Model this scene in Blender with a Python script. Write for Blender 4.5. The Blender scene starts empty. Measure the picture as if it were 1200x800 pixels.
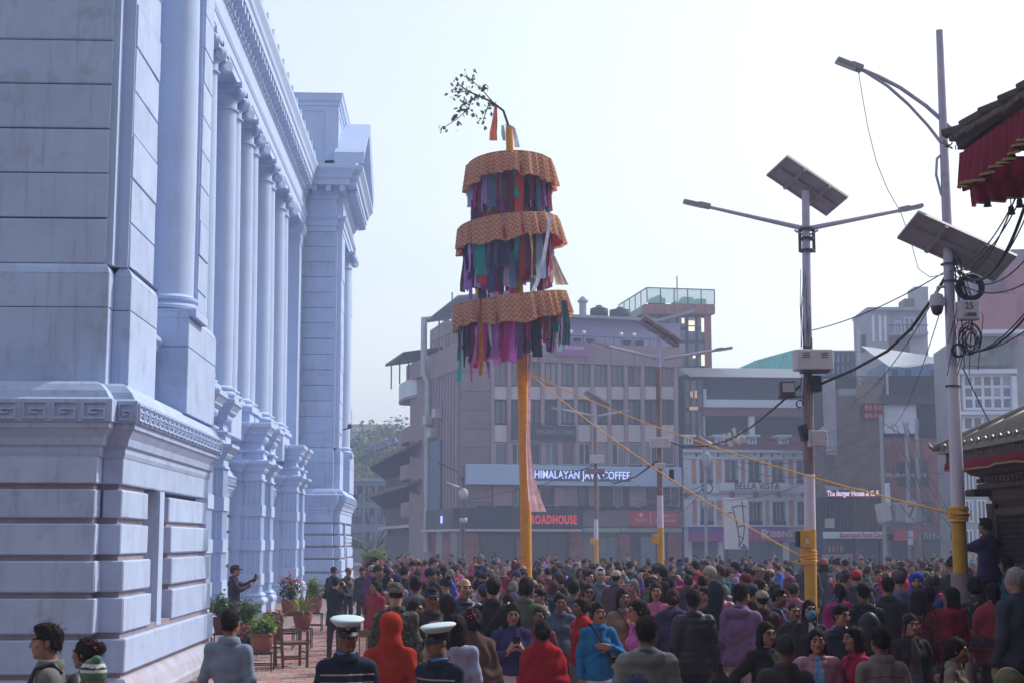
import bpy, math, random
import numpy as np
from mathutils import Vector, Matrix, Euler
# camera, sky, sun, exposure
SC = bpy.context.scene
COL = SC.collection
R = math.radians
PIXF = 1750.0            # focal length in pixels of a 1200 px wide picture
CAMH = 2.25
PITCH = math.atan(234 / PIXF)
YAW = math.atan(75 * math.cos(PITCH) / PIXF)
cam_data = bpy.data.cameras.new("camera")
cam_data.sensor_width = 36.0
cam_data.lens = PIXF / 1200 * 36.0
cam_data.clip_start = 0.1
cam_data.clip_end = 3000
cam = bpy.data.objects.new("camera", cam_data)
COL.objects.link(cam)
cam.location = (0, 0, CAMH)
cam.rotation_euler = (math.pi / 2 + PITCH, 0, -YAW)
SC.camera = cam
HAZE = 0.0018
SUN_EL = R(42)
SUN_AZ = R(57)           # from +Y towards +X
world = bpy.data.worlds.new("World")
SC.world = world
world.use_nodes = True
wn = world.node_tree
bgn = wn.nodes["Background"]
sky = wn.nodes.new("ShaderNodeTexSky")
sky.sky_type = 'NISHITA'
sky.sun_disc = False
sky.sun_elevation = SUN_EL
sky.sun_rotation = SUN_AZ
sky.altitude = 1300
sky.air_density = 2.0
sky.dust_density = 5.0
sky.ozone_density = 2.0
hsv = wn.nodes.new("ShaderNodeHueSaturation")      # thick, whitish dust haze
hsv.inputs["Saturation"].default_value = 0.45
wn.links.new(sky.outputs[0], hsv.inputs["Color"])
wn.links.new(hsv.outputs[0], bgn.inputs[0])
bgn.inputs[1].default_value = 0.15
sun_data = bpy.data.lights.new("sun", 'SUN')
sun_data.energy = 2.65
sun_data.angle = R(1.0)
sun_data.color = (1.0, 0.95, 0.87)
sun = bpy.data.objects.new("sun", sun_data)
COL.objects.link(sun)
sd = Vector((math.cos(SUN_EL) * math.sin(SUN_AZ), math.cos(SUN_EL) * math.cos(SUN_AZ), math.sin(SUN_EL)))
sun.rotation_euler = sd.to_track_quat('Z', 'Y').to_euler()
sun.location = (30, 30, 60)
SC.view_settings.view_transform = 'Standard'
SC.view_settings.look = 'None'
SC.view_settings.gamma = 1
SC.view_settings.use_curve_mapping = False
SC.view_settings.exposure = 0.34
SC.render.engine = 'CYCLES'
SC.cycles.use_denoising = True
SC.cycles.max_bounces = 6
SC.cycles.diffuse_bounces = 3
SC.cycles.glossy_bounces = 2
SC.cycles.transmission_bounces = 4
SC.cycles.transparent_max_bounces = 8
SC.cycles.volume_bounces = 1
SC.cycles.caustics_reflective = False
SC.cycles.caustics_refractive = False
random.seed(7)
RNG = np.random.RandomState(11)
# picture -> place
_f = Vector((math.sin(YAW) * math.cos(PITCH), math.cos(YAW) * math.cos(PITCH), math.sin(PITCH)))
_r = Vector((math.cos(YAW), -math.sin(YAW), 0))
_u = _r.cross(_f)
_c = Vector((0, 0, CAMH))
def at(px, py, Y):
 """the point of the place at distance Y that the photograph shows at px, py"""
 d = _f * PIXF + _r * (px - 600) + _u * (400 - py)
 return _c + d * (Y / d.y)
# materials
MATS = {}
def mat(name, col, rough=0.7, var=0.12, scale=3.0, bump=0.0, bscale=30.0, spec=0.3, metal=0.0, dirt=None, tint=False,
  coords='Object', stretch=(1, 1, 1), emit=None, estr=0.0, vary=0.0, streak=None):
 if name in MATS:
  return MATS[name]
 m = bpy.data.materials.new(name)
 m.use_nodes = True
 nt = m.node_tree
 N, L = nt.nodes, nt.links
 b = N["Principled BSDF"]
 b.inputs["Roughness"].default_value = rough
 b.inputs["Specular IOR Level"].default_value = spec
 b.inputs["Metallic"].default_value = metal
 tc = N.new("ShaderNodeTexCoord")
 mp = N.new("ShaderNodeMapping")
 mp.inputs["Scale"].default_value = stretch
 L.new(tc.outputs[coords], mp.inputs[0])
 nz = N.new("ShaderNodeTexNoise")
 nz.inputs["Scale"].default_value = scale
 nz.inputs["Detail"].default_value = 5
 nz.inputs["Roughness"].default_value = 0.6
 L.new(mp.outputs[0], nz.inputs[0])
 mr = N.new("ShaderNodeMapRange")
 mr.inputs[1].default_value = 0.25
 mr.inputs[2].default_value = 0.75
 mr.inputs[3].default_value = 1 - var
 mr.inputs[4].default_value = 1 + var
 L.new(nz.outputs[0], mr.inputs[0])
 mx = N.new("ShaderNodeMix")
 mx.data_type = 'RGBA'
 mx.blend_type = 'MULTIPLY'
 mx.inputs[0].default_value = 1
 if tint:
  oi = N.new("ShaderNodeObjectInfo")
  L.new(oi.outputs["Color"], mx.inputs[6])
 else:
  mx.inputs[6].default_value = (*col, 1)
 L.new(mr.outputs[0], mx.inputs[7])
 out = mx.outputs[2]
 if dirt:
  dcol, dsc, dlo, dhi, damt = dirt
  n2 = N.new("ShaderNodeTexNoise")
  n2.inputs["Scale"].default_value = dsc
  n2.inputs["Detail"].default_value = 7
  n2.inputs["Roughness"].default_value = 0.68
  L.new(mp.outputs[0], n2.inputs[0])
  m2 = N.new("ShaderNodeMapRange")
  m2.inputs[1].default_value = dlo
  m2.inputs[2].default_value = dhi
  m2.inputs[3].default_value = 0
  m2.inputs[4].default_value = damt
  L.new(n2.outputs[0], m2.inputs[0])
  x2 = N.new("ShaderNodeMix")
  x2.data_type = 'RGBA'
  L.new(m2.outputs[0], x2.inputs[0])
  L.new(out, x2.inputs[6])
  x2.inputs[7].default_value = (*dcol, 1)
  out = x2.outputs[2]
 if streak:
  scol, samt = streak
  m3 = N.new("ShaderNodeMapping")
  m3.inputs["Scale"].default_value = (5, 5, .35)
  L.new(tc.outputs[coords], m3.inputs[0])
  n4 = N.new("ShaderNodeTexNoise")
  n4.inputs["Scale"].default_value = 1.6
  n4.inputs["Detail"].default_value = 6
  n4.inputs["Roughness"].default_value = 0.7
  L.new(m3.outputs[0], n4.inputs[0])
  m4 = N.new("ShaderNodeMapRange")
  m4.inputs[1].default_value, m4.inputs[2].default_value, m4.inputs[4].default_value = .54, .76, samt
  L.new(n4.outputs[0], m4.inputs[0])
  x4 = N.new("ShaderNodeMix")
  x4.data_type = 'RGBA'
  L.new(m4.outputs[0], x4.inputs[0])
  L.new(out, x4.inputs[6])
  x4.inputs[7].default_value = (*scol, 1)
  out = x4.outputs[2]
 if vary:
  oi = N.new("ShaderNodeObjectInfo")
  m5 = N.new("ShaderNodeMapRange")
  m5.inputs[3].default_value, m5.inputs[4].default_value = 1 - vary, 1 + vary
  L.new(oi.outputs["Random"], m5.inputs[0])
  x5 = N.new("ShaderNodeMix")
  x5.data_type = 'RGBA'
  x5.blend_type = 'MULTIPLY'
  x5.inputs[0].default_value = 1
  L.new(out, x5.inputs[6])
  L.new(m5.outputs[0], x5.inputs[7])
  out = x5.outputs[2]
 L.new(out, b.inputs["Base Color"])
 if bump > 0:
  n3 = N.new("ShaderNodeTexNoise")
  n3.inputs["Scale"].default_value = bscale
  n3.inputs["Detail"].default_value = 4
  L.new(mp.outputs[0], n3.inputs[0])
  bp = N.new("ShaderNodeBump")
  bp.inputs["Strength"].default_value = bump
  bp.inputs["Distance"].default_value = 0.02
  L.new(n3.outputs[0], bp.inputs["Height"])
  L.new(bp.outputs[0], b.inputs["Normal"])
 if emit:
  b.inputs["Emission Color"].default_value = (*emit, 1)
  b.inputs["Emission Strength"].default_value = estr
 MATS[name] = m
 return m
def glass_mat(name, col=(0.04, 0.05, 0.06), rough=0.08, var=0.5):
 if name in MATS:
  return MATS[name]
 m = mat(name, col, rough, var, 0.6, spec=0.6)
 N, L = m.node_tree.nodes, m.node_tree.links
 b = N["Principled BSDF"]
 oi = N.new("ShaderNodeObjectInfo")           # some panes have curtains or blinds behind them
 cr = N.new("ShaderNodeValToRGB")
 cr.color_ramp.interpolation = 'CONSTANT'
 e = cr.color_ramp.elements
 e[0].color = (*col, 1)
 e[1].position, e[1].color = .62, (*[c * 2.2 + .02 for c in col], 1)
 for p, c in ((.78, (.16, .14, .15)), (.86, (.24, .20, .18)), (.93, (.10, .07, .06))):
  q = e.new(p)
  q.color = (*c, 1)
 L.new(oi.outputs["Random"], cr.inputs[0])
 L.new(cr.outputs[0], b.inputs["Base Color"])
 return m
def fabric_pattern(name, a, b, sx, sz, kind='zigzag', tint=False):
 """woven cloth with a printed zigzag or check, in the cloth's own coordinates (UV)"""
 m = bpy.data.materials.new(name)
 m.use_nodes = True
 N, L = m.node_tree.nodes, m.node_tree.links
 bs = N["Principled BSDF"]
 bs.inputs["Roughness"].default_value = 0.85
 bs.inputs["Specular IOR Level"].default_value = 0.15
 uv = N.new("ShaderNodeUVMap")
 sp = N.new("ShaderNodeSeparateXYZ")
 L.new(uv.outputs[0], sp.inputs[0])
 def math_(op, x, y=None):
  n = N.new("ShaderNodeMath")
  n.operation = op
  for i, q in enumerate((x, y)):
   if q is None:
    continue
   if isinstance(q, (int, float)):
    n.inputs[i].default_value = q
   else:
    L.new(q, n.inputs[i])
  return n.outputs[0]
 u = math_('MULTIPLY', sp.outputs[0], sx)
 v = math_('MULTIPLY', sp.outputs[1], sz)
 if kind == 'zigzag':
  z = math_('PINGPONG', u, 0.5)
  w = math_('FRACT', math_('ADD', v, math_('MULTIPLY', z, 1.6)))
  s = math_('GREATER_THAN', w, 0.52)
  g = math_('GREATER_THAN', math_('FRACT', math_('MULTIPLY', u, 4.0)), 0.22)
  s = math_('MULTIPLY', s, g)
 else:
  s = math_('GREATER_THAN', math_('MULTIPLY', math_('FRACT', u), math_('FRACT', v)), 0.3)
 nz = N.new("ShaderNodeTexNoise")
 nz.inputs["Scale"].default_value = 9
 L.new(uv.outputs[0], nz.inputs[0])
 s2 = math_('MULTIPLY', s, math_('ADD', math_('MULTIPLY', nz.outputs[0], 0.7), 0.45))
 x = N.new("ShaderNodeMix")
 x.data_type = 'RGBA'
 L.new(s2, x.inputs[0])
 x.inputs[6].default_value = (*a, 1)
 x.inputs[7].default_value = (*b, 1)
 L.new(x.outputs[2], bs.inputs["Base Color"])
 tr = N.new("ShaderNodeBsdfTranslucent")
 L.new(x.outputs[2], tr.inputs[0])
 ms = N.new("ShaderNodeMixShader")
 ms.inputs[0].default_value = 0.35
 L.new(bs.outputs[0], ms.inputs[1])
 L.new(tr.outputs[0], ms.inputs[2])
 L.new(ms.outputs[0], N["Material Output"].inputs[0])
 MATS[name] = m
 return m
def translucent(m, amt=0.35):
 N, L = m.node_tree.nodes, m.node_tree.links
 b = N["Principled BSDF"]
 tr = N.new("ShaderNodeBsdfTranslucent")
 src = b.inputs["Base Color"].links[0].from_socket
 L.new(src, tr.inputs[0])
 ms = N.new("ShaderNodeMixShader")
 ms.inputs[0].default_value = amt
 L.new(b.outputs[0], ms.inputs[1])
 L.new(tr.outputs[0], ms.inputs[2])
 L.new(ms.outputs[0], N["Material Output"].inputs[0])
 return m
# objects
def props(o, label=None, cat=None, group=None, kind=None):
 if label:
  o["label"] = label
 if cat:
  o["category"] = cat
 if group:
  o["group"] = group
 if kind:
  o["kind"] = kind
 return o
def empty(name, loc=(0, 0, 0), rz=0.0, label=None, cat=None, group=None):
 o = bpy.data.objects.new(name, None)
 o.empty_display_size = 0.2
 COL.objects.link(o)
 o.location = loc
 o.rotation_euler = (0, 0, rz)
 return props(o, label, cat, group)
def link(name, me, parent=None, loc=None, rot=None, scale=None):
 o = bpy.data.objects.new(name, me)
 COL.objects.link(o)
 if parent is not None:
  o.parent = parent
 if loc is not None:
  o.location = loc
 if rot is not None:
  o.rotation_euler = rot
 if scale is not None:
  o.scale = scale
 return o
def smooth(me, angle=None):
 me.polygons.foreach_set("use_smooth", [True] * len(me.polygons))
 if angle is not None:
  try:
   me.set_sharp_from_angle(angle=R(angle))
  except Exception:
   pass
class MB:
 """collects shapes into one mesh"""
 def __init__(s):
  s.v, s.f, s.mi, s.uv = [], [], [], {}
 def add(s, vs, fs, m=0):
  o = len(s.v)
  s.v.extend([tuple(p) for p in vs])
  s.f.extend([tuple(i + o for i in q) for q in fs])
  s.mi.extend([m] * len(fs))
  return s
 def box(s, x0, x1, y0, y1, z0, z1, m=0):
  vs = [(x, y, z) for z in (z0, z1) for y in (y0, y1) for x in (x0, x1)]
  return s.add(vs, [(0, 2, 3, 1), (4, 5, 7, 6), (0, 1, 5, 4), (2, 6, 7, 3), (0, 4, 6, 2), (1, 3, 7, 5)], m)
 def cbox(s, x0, x1, y0, y1, z0, z1, c=0.01, m=0):
  """box with chamfered edges"""
  lo, hi = (x0, y0, z0), (x1, y1, z1)
  vs, idx = [], {}
  for sx in (0, 1):
   for sy in (0, 1):
    for sz in (0, 1):
     b = [(hi if q else lo)[i] for i, q in enumerate((sx, sy, sz))]
     d = [(-c if q else c) for q in (sx, sy, sz)]
     for ax in range(3):
      p = list(b)
      for k in range(3):
       if k != ax:
        p[k] += d[k]
      idx[(sx, sy, sz, ax)] = len(vs)
      vs.append(p)
  fs = []
  for ax in range(3):
   o1, o2 = [(1, 2), (2, 0), (0, 1)][ax]
   for q in (0, 1):
    loop = []
    for a, b in ((0, 0), (1, 0), (1, 1), (0, 1)):
     k = [0, 0, 0]
     k[ax] = q
     k[o1] = a
     k[o2] = b
     loop.append(idx[(*k, ax)])
    fs.append(loop if q else loop[::-1])
  for ax in range(3):
   o1, o2 = [(1, 2), (2, 0), (0, 1)][ax]
   for a in (0, 1):
    for b in (0, 1):
     k0, k1 = [0, 0, 0], [0, 0, 0]
     k0[o1] = k1[o1] = a
     k0[o2] = k1[o2] = b
     k1[ax] = 1
     q = [idx[(*k0, o1)], idx[(*k1, o1)], idx[(*k1, o2)], idx[(*k0, o2)]]
     fs.append(q if (a == b) else q[::-1])
  for sx in (0, 1):
   for sy in (0, 1):
    for sz in (0, 1):
     t = [idx[(sx, sy, sz, ax)] for ax in range(3)]
     fs.append(t if (sx + sy + sz) % 2 else t[::-1])
  return s.add(vs, fs, m)
 def obox(s, c, ax, ay, az, m=0):
  """box from a centre and three half-axis vectors"""
  c, ax, ay, az = (Vector(q) for q in (c, ax, ay, az))
  vs = [c + ax * i + ay * j + az * k for k in (-1, 1) for j in (-1, 1) for i in (-1, 1)]
  return s.add(vs, [(0, 2, 3, 1), (4, 5, 7, 6), (0, 1, 5, 4), (2, 6, 7, 3), (0, 4, 6, 2), (1, 3, 7, 5)], m)
 def bar(s, a, b, w, h, m=0):
  a, b = Vector(a), Vector(b)
  d = (b - a)
  l = d.length
  d.normalize()
  up = Vector((0, 0, 1)) if abs(d.z) < 0.95 else Vector((1, 0, 0))
  sx = d.cross(up).normalized()
  uz = sx.cross(d)
  return s.obox((a + b) / 2, d * (l / 2), sx * (w / 2), uz * (h / 2), m)
 def tube(s, pts, r, n=8, m=0, caps=True):
  pts = [Vector(p) for p in pts]
  if isinstance(r, (int, float)):
   r = [r] * len(pts)
  o = len(s.v)
  prev = None
  for i, p in enumerate(pts):
   d = (pts[min(i + 1, len(pts) - 1)] - pts[max(i - 1, 0)]).normalized()
   if prev is None:
    up = Vector((0, 0, 1)) if abs(d.z) < 0.9 else Vector((1, 0, 0))
    sx = d.cross(up).normalized()
   else:
    sx = (prev - d * prev.dot(d)).normalized()
   prev = sx
   sy = d.cross(sx)
   for k in range(n):
    a = 2 * math.pi * k / n
    s.v.append(tuple(p + (sx * math.cos(a) + sy * math.sin(a)) * r[i]))
  for i in range(len(pts) - 1):
   for k in range(n):
    k2 = (k + 1) % n
    s.f.append((o + i * n + k, o + i * n + k2, o + (i + 1) * n + k2, o + (i + 1) * n + k))
    s.mi.append(m)
  if caps:
   s.f.append(tuple(o + k for k in range(n))[::-1])
   s.f.append(tuple(o + (len(pts) - 1) * n + k for k in range(n)))
   s.mi += [m, m]
  return s
 def lathe(s, prof, n=20, c=(0, 0, 0), m=0, a0=0.0, caps=True):
  o = len(s.v)
  for (r, z) in prof:
   for k in range(n):
    a = a0 + 2 * math.pi * k / n
    s.v.append((c[0] + r * math.cos(a), c[1] + r * math.sin(a), c[2] + z))
  for i in range(len(prof) - 1):
   for k in range(n):
    k2 = (k + 1) % n
    s.f.append((o + i * n + k, o + i * n + k2, o + (i + 1) * n + k2, o + (i + 1) * n + k))
    s.mi.append(m)
  if caps:
   s.f.append(tuple(o + k for k in range(n))[::-1])
   s.f.append(tuple(o + (len(prof) - 1) * n + k for k in range(n)))
   s.mi += [m, m]
  return s
 def sweep(s, path, prof, m=0, closed=False):
  """profile (outward offset, z) swept along a plan path with mitred corners; outward is to the RIGHT of travel"""
  n = len(path)
  P = [Vector((p[0], p[1])) for p in path]
  offs = []
  for i in range(n):
   def nrm(a, b):
    d = (b - a).normalized()
    return Vector((d.y, -d.x))
   if closed or 0 < i < n - 1:
    n1 = nrm(P[i - 1], P[i])
    n2 = nrm(P[i], P[(i + 1) % n])
    b = (n1 + n2)
    b = b / max(1e-6, (1 + n1.dot(n2)))
   elif i == 0:
    b = nrm(P[0], P[1])
   else:
    b = nrm(P[-2], P[-1])
   offs.append(b)
  o = len(s.v)
  k = len(prof)
  for i in range(n):
   for (d, z) in prof:
    q = P[i] + offs[i] * d
    s.v.append((q.x, q.y, z))
  for i in range(n if closed else n - 1):
   j = (i + 1) % n
   for q in range(k - 1):
    s.f.append((o + i * k + q, o + j * k + q, o + j * k + q + 1, o + i * k + q + 1))
    s.mi.append(m)
  if not closed:
   s.f.append(tuple(o + q for q in range(k)))
   s.f.append(tuple(o + (n - 1) * k + q for q in range(k))[::-1])
   s.mi += [m, m]
  return s
 def prism(s, poly, z0, z1, m=0):
  n = len(poly)
  vs = [(x, y, z0) for x, y in poly] + [(x, y, z1) for x, y in poly]
  fs = [tuple(range(n))[::-1], tuple(range(n, 2 * n))] + [(i, (i + 1) % n, n + (i + 1) % n, n + i) for i in range(n)]
  return s.add(vs, fs, m)
 def prism_axis(s, poly, a0, a1, axis='y', m=0):
  """2D polygon extruded along x (poly is y,z) or along y (poly is x,z)"""
  n = len(poly)
  if axis == 'y':
   vs = [(p, a0, q) for p, q in poly] + [(p, a1, q) for p, q in poly]
  else:
   vs = [(a0, p, q) for p, q in poly] + [(a1, p, q) for p, q in poly]
  fs = [tuple(range(n)), tuple(range(n, 2 * n))[::-1]] + [(i, n + i, n + (i + 1) % n, (i + 1) % n) for i in range(n)]
  return s.add(vs, fs, m)
 def mesh(s, name, mats, sm=False, angle=None):
  me = bpy.data.meshes.new(name)
  me.from_pydata(s.v, [], s.f)
  if not isinstance(mats, (list, tuple)):
   mats = [mats]
  for q in mats:
   me.materials.append(q)
  if len(mats) > 1:
   me.polygons.foreach_set("material_index", s.mi)
  me.update()
  if sm:
   smooth(me, angle)
  return me
 def build(s, name, mats, parent=None, sm=False, angle=None, **kw):
  return link(name, s.mesh(name, mats, sm, angle), parent, **kw)
def text_mesh(txt, size, mats, extrude=0.012, align='CENTER', spacing=1.0, sx=1.0, bold=0.0):
 cu = bpy.data.curves.new("lettering", 'FONT')
 cu.body = txt
 cu.size = size
 cu.align_x = align
 cu.align_y = 'CENTER'
 cu.extrude = extrude
 cu.offset = bold
 cu.space_character = spacing
 cu.resolution_u = 3
 o = bpy.data.objects.new("lettering", cu)
 COL.objects.link(o)
 bpy.context.view_layer.update()
 dg = bpy.context.evaluated_depsgraph_get()
 me = bpy.data.meshes.new_from_object(o.evaluated_get(dg))
 bpy.data.objects.remove(o)
 me.materials.clear()
 me.materials.append(mats)
 n = len(me.vertices)
 co = np.empty(n * 3, np.float32)
 me.vertices.foreach_get("co", co)
 co = co.reshape(-1, 3)
 co2 = np.stack([co[:, 0] * sx, -co[:, 2], co[:, 1]], 1)
 me.vertices.foreach_set("co", co2.ravel())
 me.update()
 return me
def lettering(txt, size, m, parent, loc, rz=0.0, **kw):
 return link("lettering", text_mesh(txt, size, m, **kw), parent, loc, (0, 0, rz))
def face_normals_out(me):
 import bmesh
 bm = bmesh.new()
 bm.from_mesh(me)
 bmesh.ops.recalc_face_normals(bm, faces=bm.faces)
 bm.to_mesh(me)
 bm.free()
# materials of the place
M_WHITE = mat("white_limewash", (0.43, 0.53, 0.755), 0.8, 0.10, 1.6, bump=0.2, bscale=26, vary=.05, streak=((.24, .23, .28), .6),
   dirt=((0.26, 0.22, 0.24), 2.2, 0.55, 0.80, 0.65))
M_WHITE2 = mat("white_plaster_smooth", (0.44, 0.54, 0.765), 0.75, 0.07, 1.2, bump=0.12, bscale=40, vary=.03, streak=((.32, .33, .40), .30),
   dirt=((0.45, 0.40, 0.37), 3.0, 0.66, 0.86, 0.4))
M_JOINT = mat("weathered_joint_plaster", (0.30, 0.25, 0.28), 0.9, 0.2, 3.0)
M_STONEBASE = mat("worn_base_plaster", (0.43, 0.44, 0.55), 0.85, 0.15, 2.0, bump=0.2, bscale=30,
    dirt=((0.42, 0.25, 0.20), 1.7, 0.48, 0.72, 0.65))
M_GROUND = mat("square_paving", (0.20, 0.17, 0.165), 0.85, 0.25, 0.6, bump=0.3, bscale=12, coords='Generated')
M_TILE = mat("brick_red_paver", (0.36, 0.155, 0.13), 0.8, 0.22, 2.2, bump=0.25, bscale=40,
   dirt=((0.36, 0.30, 0.28), 3.1, 0.42, 0.72, 0.7), tint=False)
M_TILE2 = mat("pale_grey_paver", (0.36, 0.29, 0.27), 0.8, 0.22, 2.2, bump=0.25, bscale=40,
   dirt=((0.30, 0.16, 0.14), 3.1, 0.42, 0.72, 0.7))
M_GROUT = mat("sandy_grout", (0.24, 0.20, 0.18), 0.95, 0.2, 4)
# ground
g = MB()
g.add([(-440, -55, 0), (440, -55, 0), (440, 890, 0), (-440, 890, 0)], [(0, 1, 2, 3)])
props(g.build("ground", mat("town_ground", (0.16, 0.15, 0.15), 0.9, 0.3, 0.05, coords='Object')), kind="structure")
g = MB()
N = 40
for i in range(N):
 for j in range(N):
  x0, x1 = -16 + 62 * i / N, -16 + 62 * (i + 1) / N
  y0, y1 = 2 + 118 * j / N, 2 + 118 * (j + 1) / N
  g.add([(x0, y0, .004), (x1, y0, .004), (x1, y1, .004), (x0, y1, .004)], [(0, 1, 2, 3)])
plaza = props(g.build("square_pavement", mat("dusty_square_paving", (0.23, 0.17, 0.155), 0.85, 0.3, 0.7, bump=0.3, bscale=20,
   dirt=((0.34, 0.30, 0.28), 0.9, 0.5, 0.75, 0.6))), kind="structure")
path = MB()
path.box(-4.35, 8.0, 9.0, 44.0, 0.0, 0.012)
paving = props(path.build("palace_footpath", M_GROUT), kind="structure")
TS = 0.36
tile_meshes = []
for k in range(6):
 b = MB()
 b.cbox(-TS / 2 + .008, TS / 2 - .008, -TS / 2 + .008, TS / 2 - .008, 0.0, 0.026, 0.005)
 tile_meshes.append(b.mesh("tile", M_TILE if k % 3 else M_TILE2))
cnt = 0
rest = MB()
for j in range(96):
 for i in range(34):
  x = -4.30 + TS * (i + (0.5 if j % 2 else 0)) + TS / 2
  y = 9.1 + TS * j + TS / 2
  if x > 7.8 or (x < -4.0 and y > 20):
   continue
  vis = (-4.2 < x < -1.6 and 21.5 < y < 33.5)
  if vis and cnt < 292:
   cnt += 1
   o = link("tile", tile_meshes[random.randrange(6)], paving, (x, y, 0.008 + random.uniform(-.003, .004)),
     (random.uniform(-.006, .006), random.uniform(-.006, .006), 0))
  else:
   rest.box(x - TS / 2 + .008, x + TS / 2 - .008, y - TS / 2 + .008, y + TS / 2 - .008, 0.008, 0.033, 1 if random.random() < .3 else 0)
props(rest.build("tile_field", [M_TILE, M_TILE2], paving), kind="stuff")
# the white palace
palace = empty("palace", (-4.5, 20.9, 0), 0,
   "long white neoclassical palace with tall columns, rusticated base and heavy cornice", "palace")
PO = Vector(palace.location)
class PB(MB):
 """palace pieces: made in place coordinates, hung under the palace"""
 def put(s, name, m=None, parent=None, sm=False, angle=35):
  if name.endswith("_course"):
   jit = [RNG.normal(0, .006) for _ in range(2)]
   s.v = [(x + jit[0] + RNG.normal(0, .002), y + jit[1] + RNG.normal(0, .002), z + RNG.normal(0, .003)) for x, y, z in s.v]
  par = parent or palace
  off = PO if par is palace else PO
  s.v = [(x - off.x, y - off.y, z - off.z) for x, y, z in s.v]
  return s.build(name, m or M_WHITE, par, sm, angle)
def meander_unit():
 b = MB()
 W, Hh, t, d = 0.36, 0.24, 0.026, 0.03
 for (x0, x1, z0, z1) in ((0, W - .05, 0, t), (0, t, t, Hh - t), (0, W - .05, Hh - t, Hh), (W - .05 - t, W - .05, t, Hh * .62),
       (.09, W - .05 - t - .001, Hh * .62 - t, Hh * .62), (.09, .09 + t, Hh * .3, Hh * .62 - t - .001),
       (.09 + t + .001, W - .15, Hh * .3, Hh * .3 + t)):
  b.box(x0, x1, -d, 0.003, z0, z1)
 return b.mesh("greek_key", M_WHITE)
KEY = meander_unit()
PZ0 = 3.40
BASE_PROF = [(-.4, 3.40), (.03, 3.40), (.05, 3.46), (.05, 3.53), (.09, 3.56), (.11, 3.66), (.17, 3.76), (.20, 3.79), (.20, 3.86),
   (.235, 3.87), (.235, 4.17), (.18, 4.20), (.12, 4.30), (.02, 4.40), (-.05, 4.44), (-.4, 4.44)]
COURSES = [(0.49, 0.94), (1.02, 1.49), (1.57, 1.99), (2.07, 2.49), (2.57, 2.96)]
ENT_PROF = [(-.5, 15.40), (.02, 15.40), (.02, 15.65), (.06, 15.66), (.06, 15.92), (.10, 15.95), (.16, 16.05), (.16, 16.12), (.03, 16.14),
   (.03, 16.78), (.08, 16.80), (.14, 16.92), (.14, 16.98), (.22, 17.0), (.22, 17.26), (.30, 17.30), (.62, 17.32), (.62, 17.55),
   (.70, 17.62), (.74, 17.78), (.86, 17.95), (.90, 18.0), (.90, 18.16), (.80, 18.2), (-.5, 18.24)]
def modillion(dep=0.34):
 b = MB()
 b.prism_axis([(0.0, 0.0), (dep, 0.06), (dep, 0.30), (0, 0.30)], -.11, .11, 'y')
 return b.mesh("modillion", M_WHITE2)
MOD = modillion()
DEN = MB().box(0, .07, -.05, .05, 0, .14).mesh("dentil", M_WHITE2)
def along(mesh, name, a, b, z, n, rz, parent, off=0.0):
 a, b = Vector(a), Vector(b)
 for i in range(n):
  p = a.lerp(b, (i + .5) / n)
  link(name, mesh, parent, (p.x - PO.x, p.y - PO.y, z - PO.z), (0, 0, rz))
def capital(c, r, z0, z1, parent):
 """Ionic-like capital: necking, echinus, volutes and abacus"""
 h = z1 - z0
 b = PB()
 b.lathe([(r * .86, z0), (r * 1.0, z0 + .02), (r * 1.0, z0 + .06), (r * .88, z0 + .08), (r * .88, z0 + h * .38), (r * 1.05, z0 + h * .52),
   (r * 1.12, z0 + h * .62)], 24, (c[0], c[1], 0))
 a = r * 1.36
 b.box(c[0] - a, c[0] + a, c[1] - a, c[1] + a, z0 + h * .80, z1 - .02)
 b.box(c[0] - a * .92, c[0] + a * .92, c[1] - a * .92, c[1] + a * .92, z0 + h * .60, z0 + h * .80)
 o = b.put("capital", M_WHITE2, parent)
 for sx in (-1, 1):
  for sy in (-1, 1):
   vb = PB()
   x, y = c[0] + sx * a * .86, c[1] + sy * a * .86
   d = Vector((sx, sy, 0)).normalized()
   n = Vector((-d.y, d.x, 0))
   zc = z0 + h * .52
   pts = [Vector((x, y, zc)) + n * q for q in (-.11, -.07, .07, .11)]
   vb.tube(pts, [h * .20, h * .26, h * .26, h * .20], 12)
   vb.put("volute", M_WHITE2, parent, True, 40)
 return o
def column(c, r, z0, z1, parent=None, cap=0.75, name="column"):
 """base, tapered shaft and capital"""
 root = parent or palace
 sh = PB()
 prof = []
 zs = z0 + .42
 for i in range(9):
  t = i / 8
  prof.append((r * (1 - .15 * t ** 1.7), zs + (z1 - cap - zs) * t))
 sh.lathe(prof, 32, (c[0], c[1], 0))
 o = sh.put(name, M_WHITE2, root, True, 50)
 bb = PB()
 a = r * 1.36
 bb.box(c[0] - a, c[0] + a, c[1] - a, c[1] + a, z0, z0 + .14)
 bb.lathe([(r * 1.2, z0 + .14), (r * 1.33, z0 + .17), (r * 1.33, z0 + .22), (r * 1.2, z0 + .25), (r * 1.1, z0 + .29), (r * 1.12, z0 + .31),
   (r * 1.2, z0 + .33), (r * 1.2, z0 + .38), (r * 1.06, z0 + .41), (r * 1.0, z0 + .44)], 32, (c[0], c[1], 0))
 base = bb.put("column_base", M_WHITE2, o, True, 35)
 capital(c, r, z1 - cap, z1, o)
 return o
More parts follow.
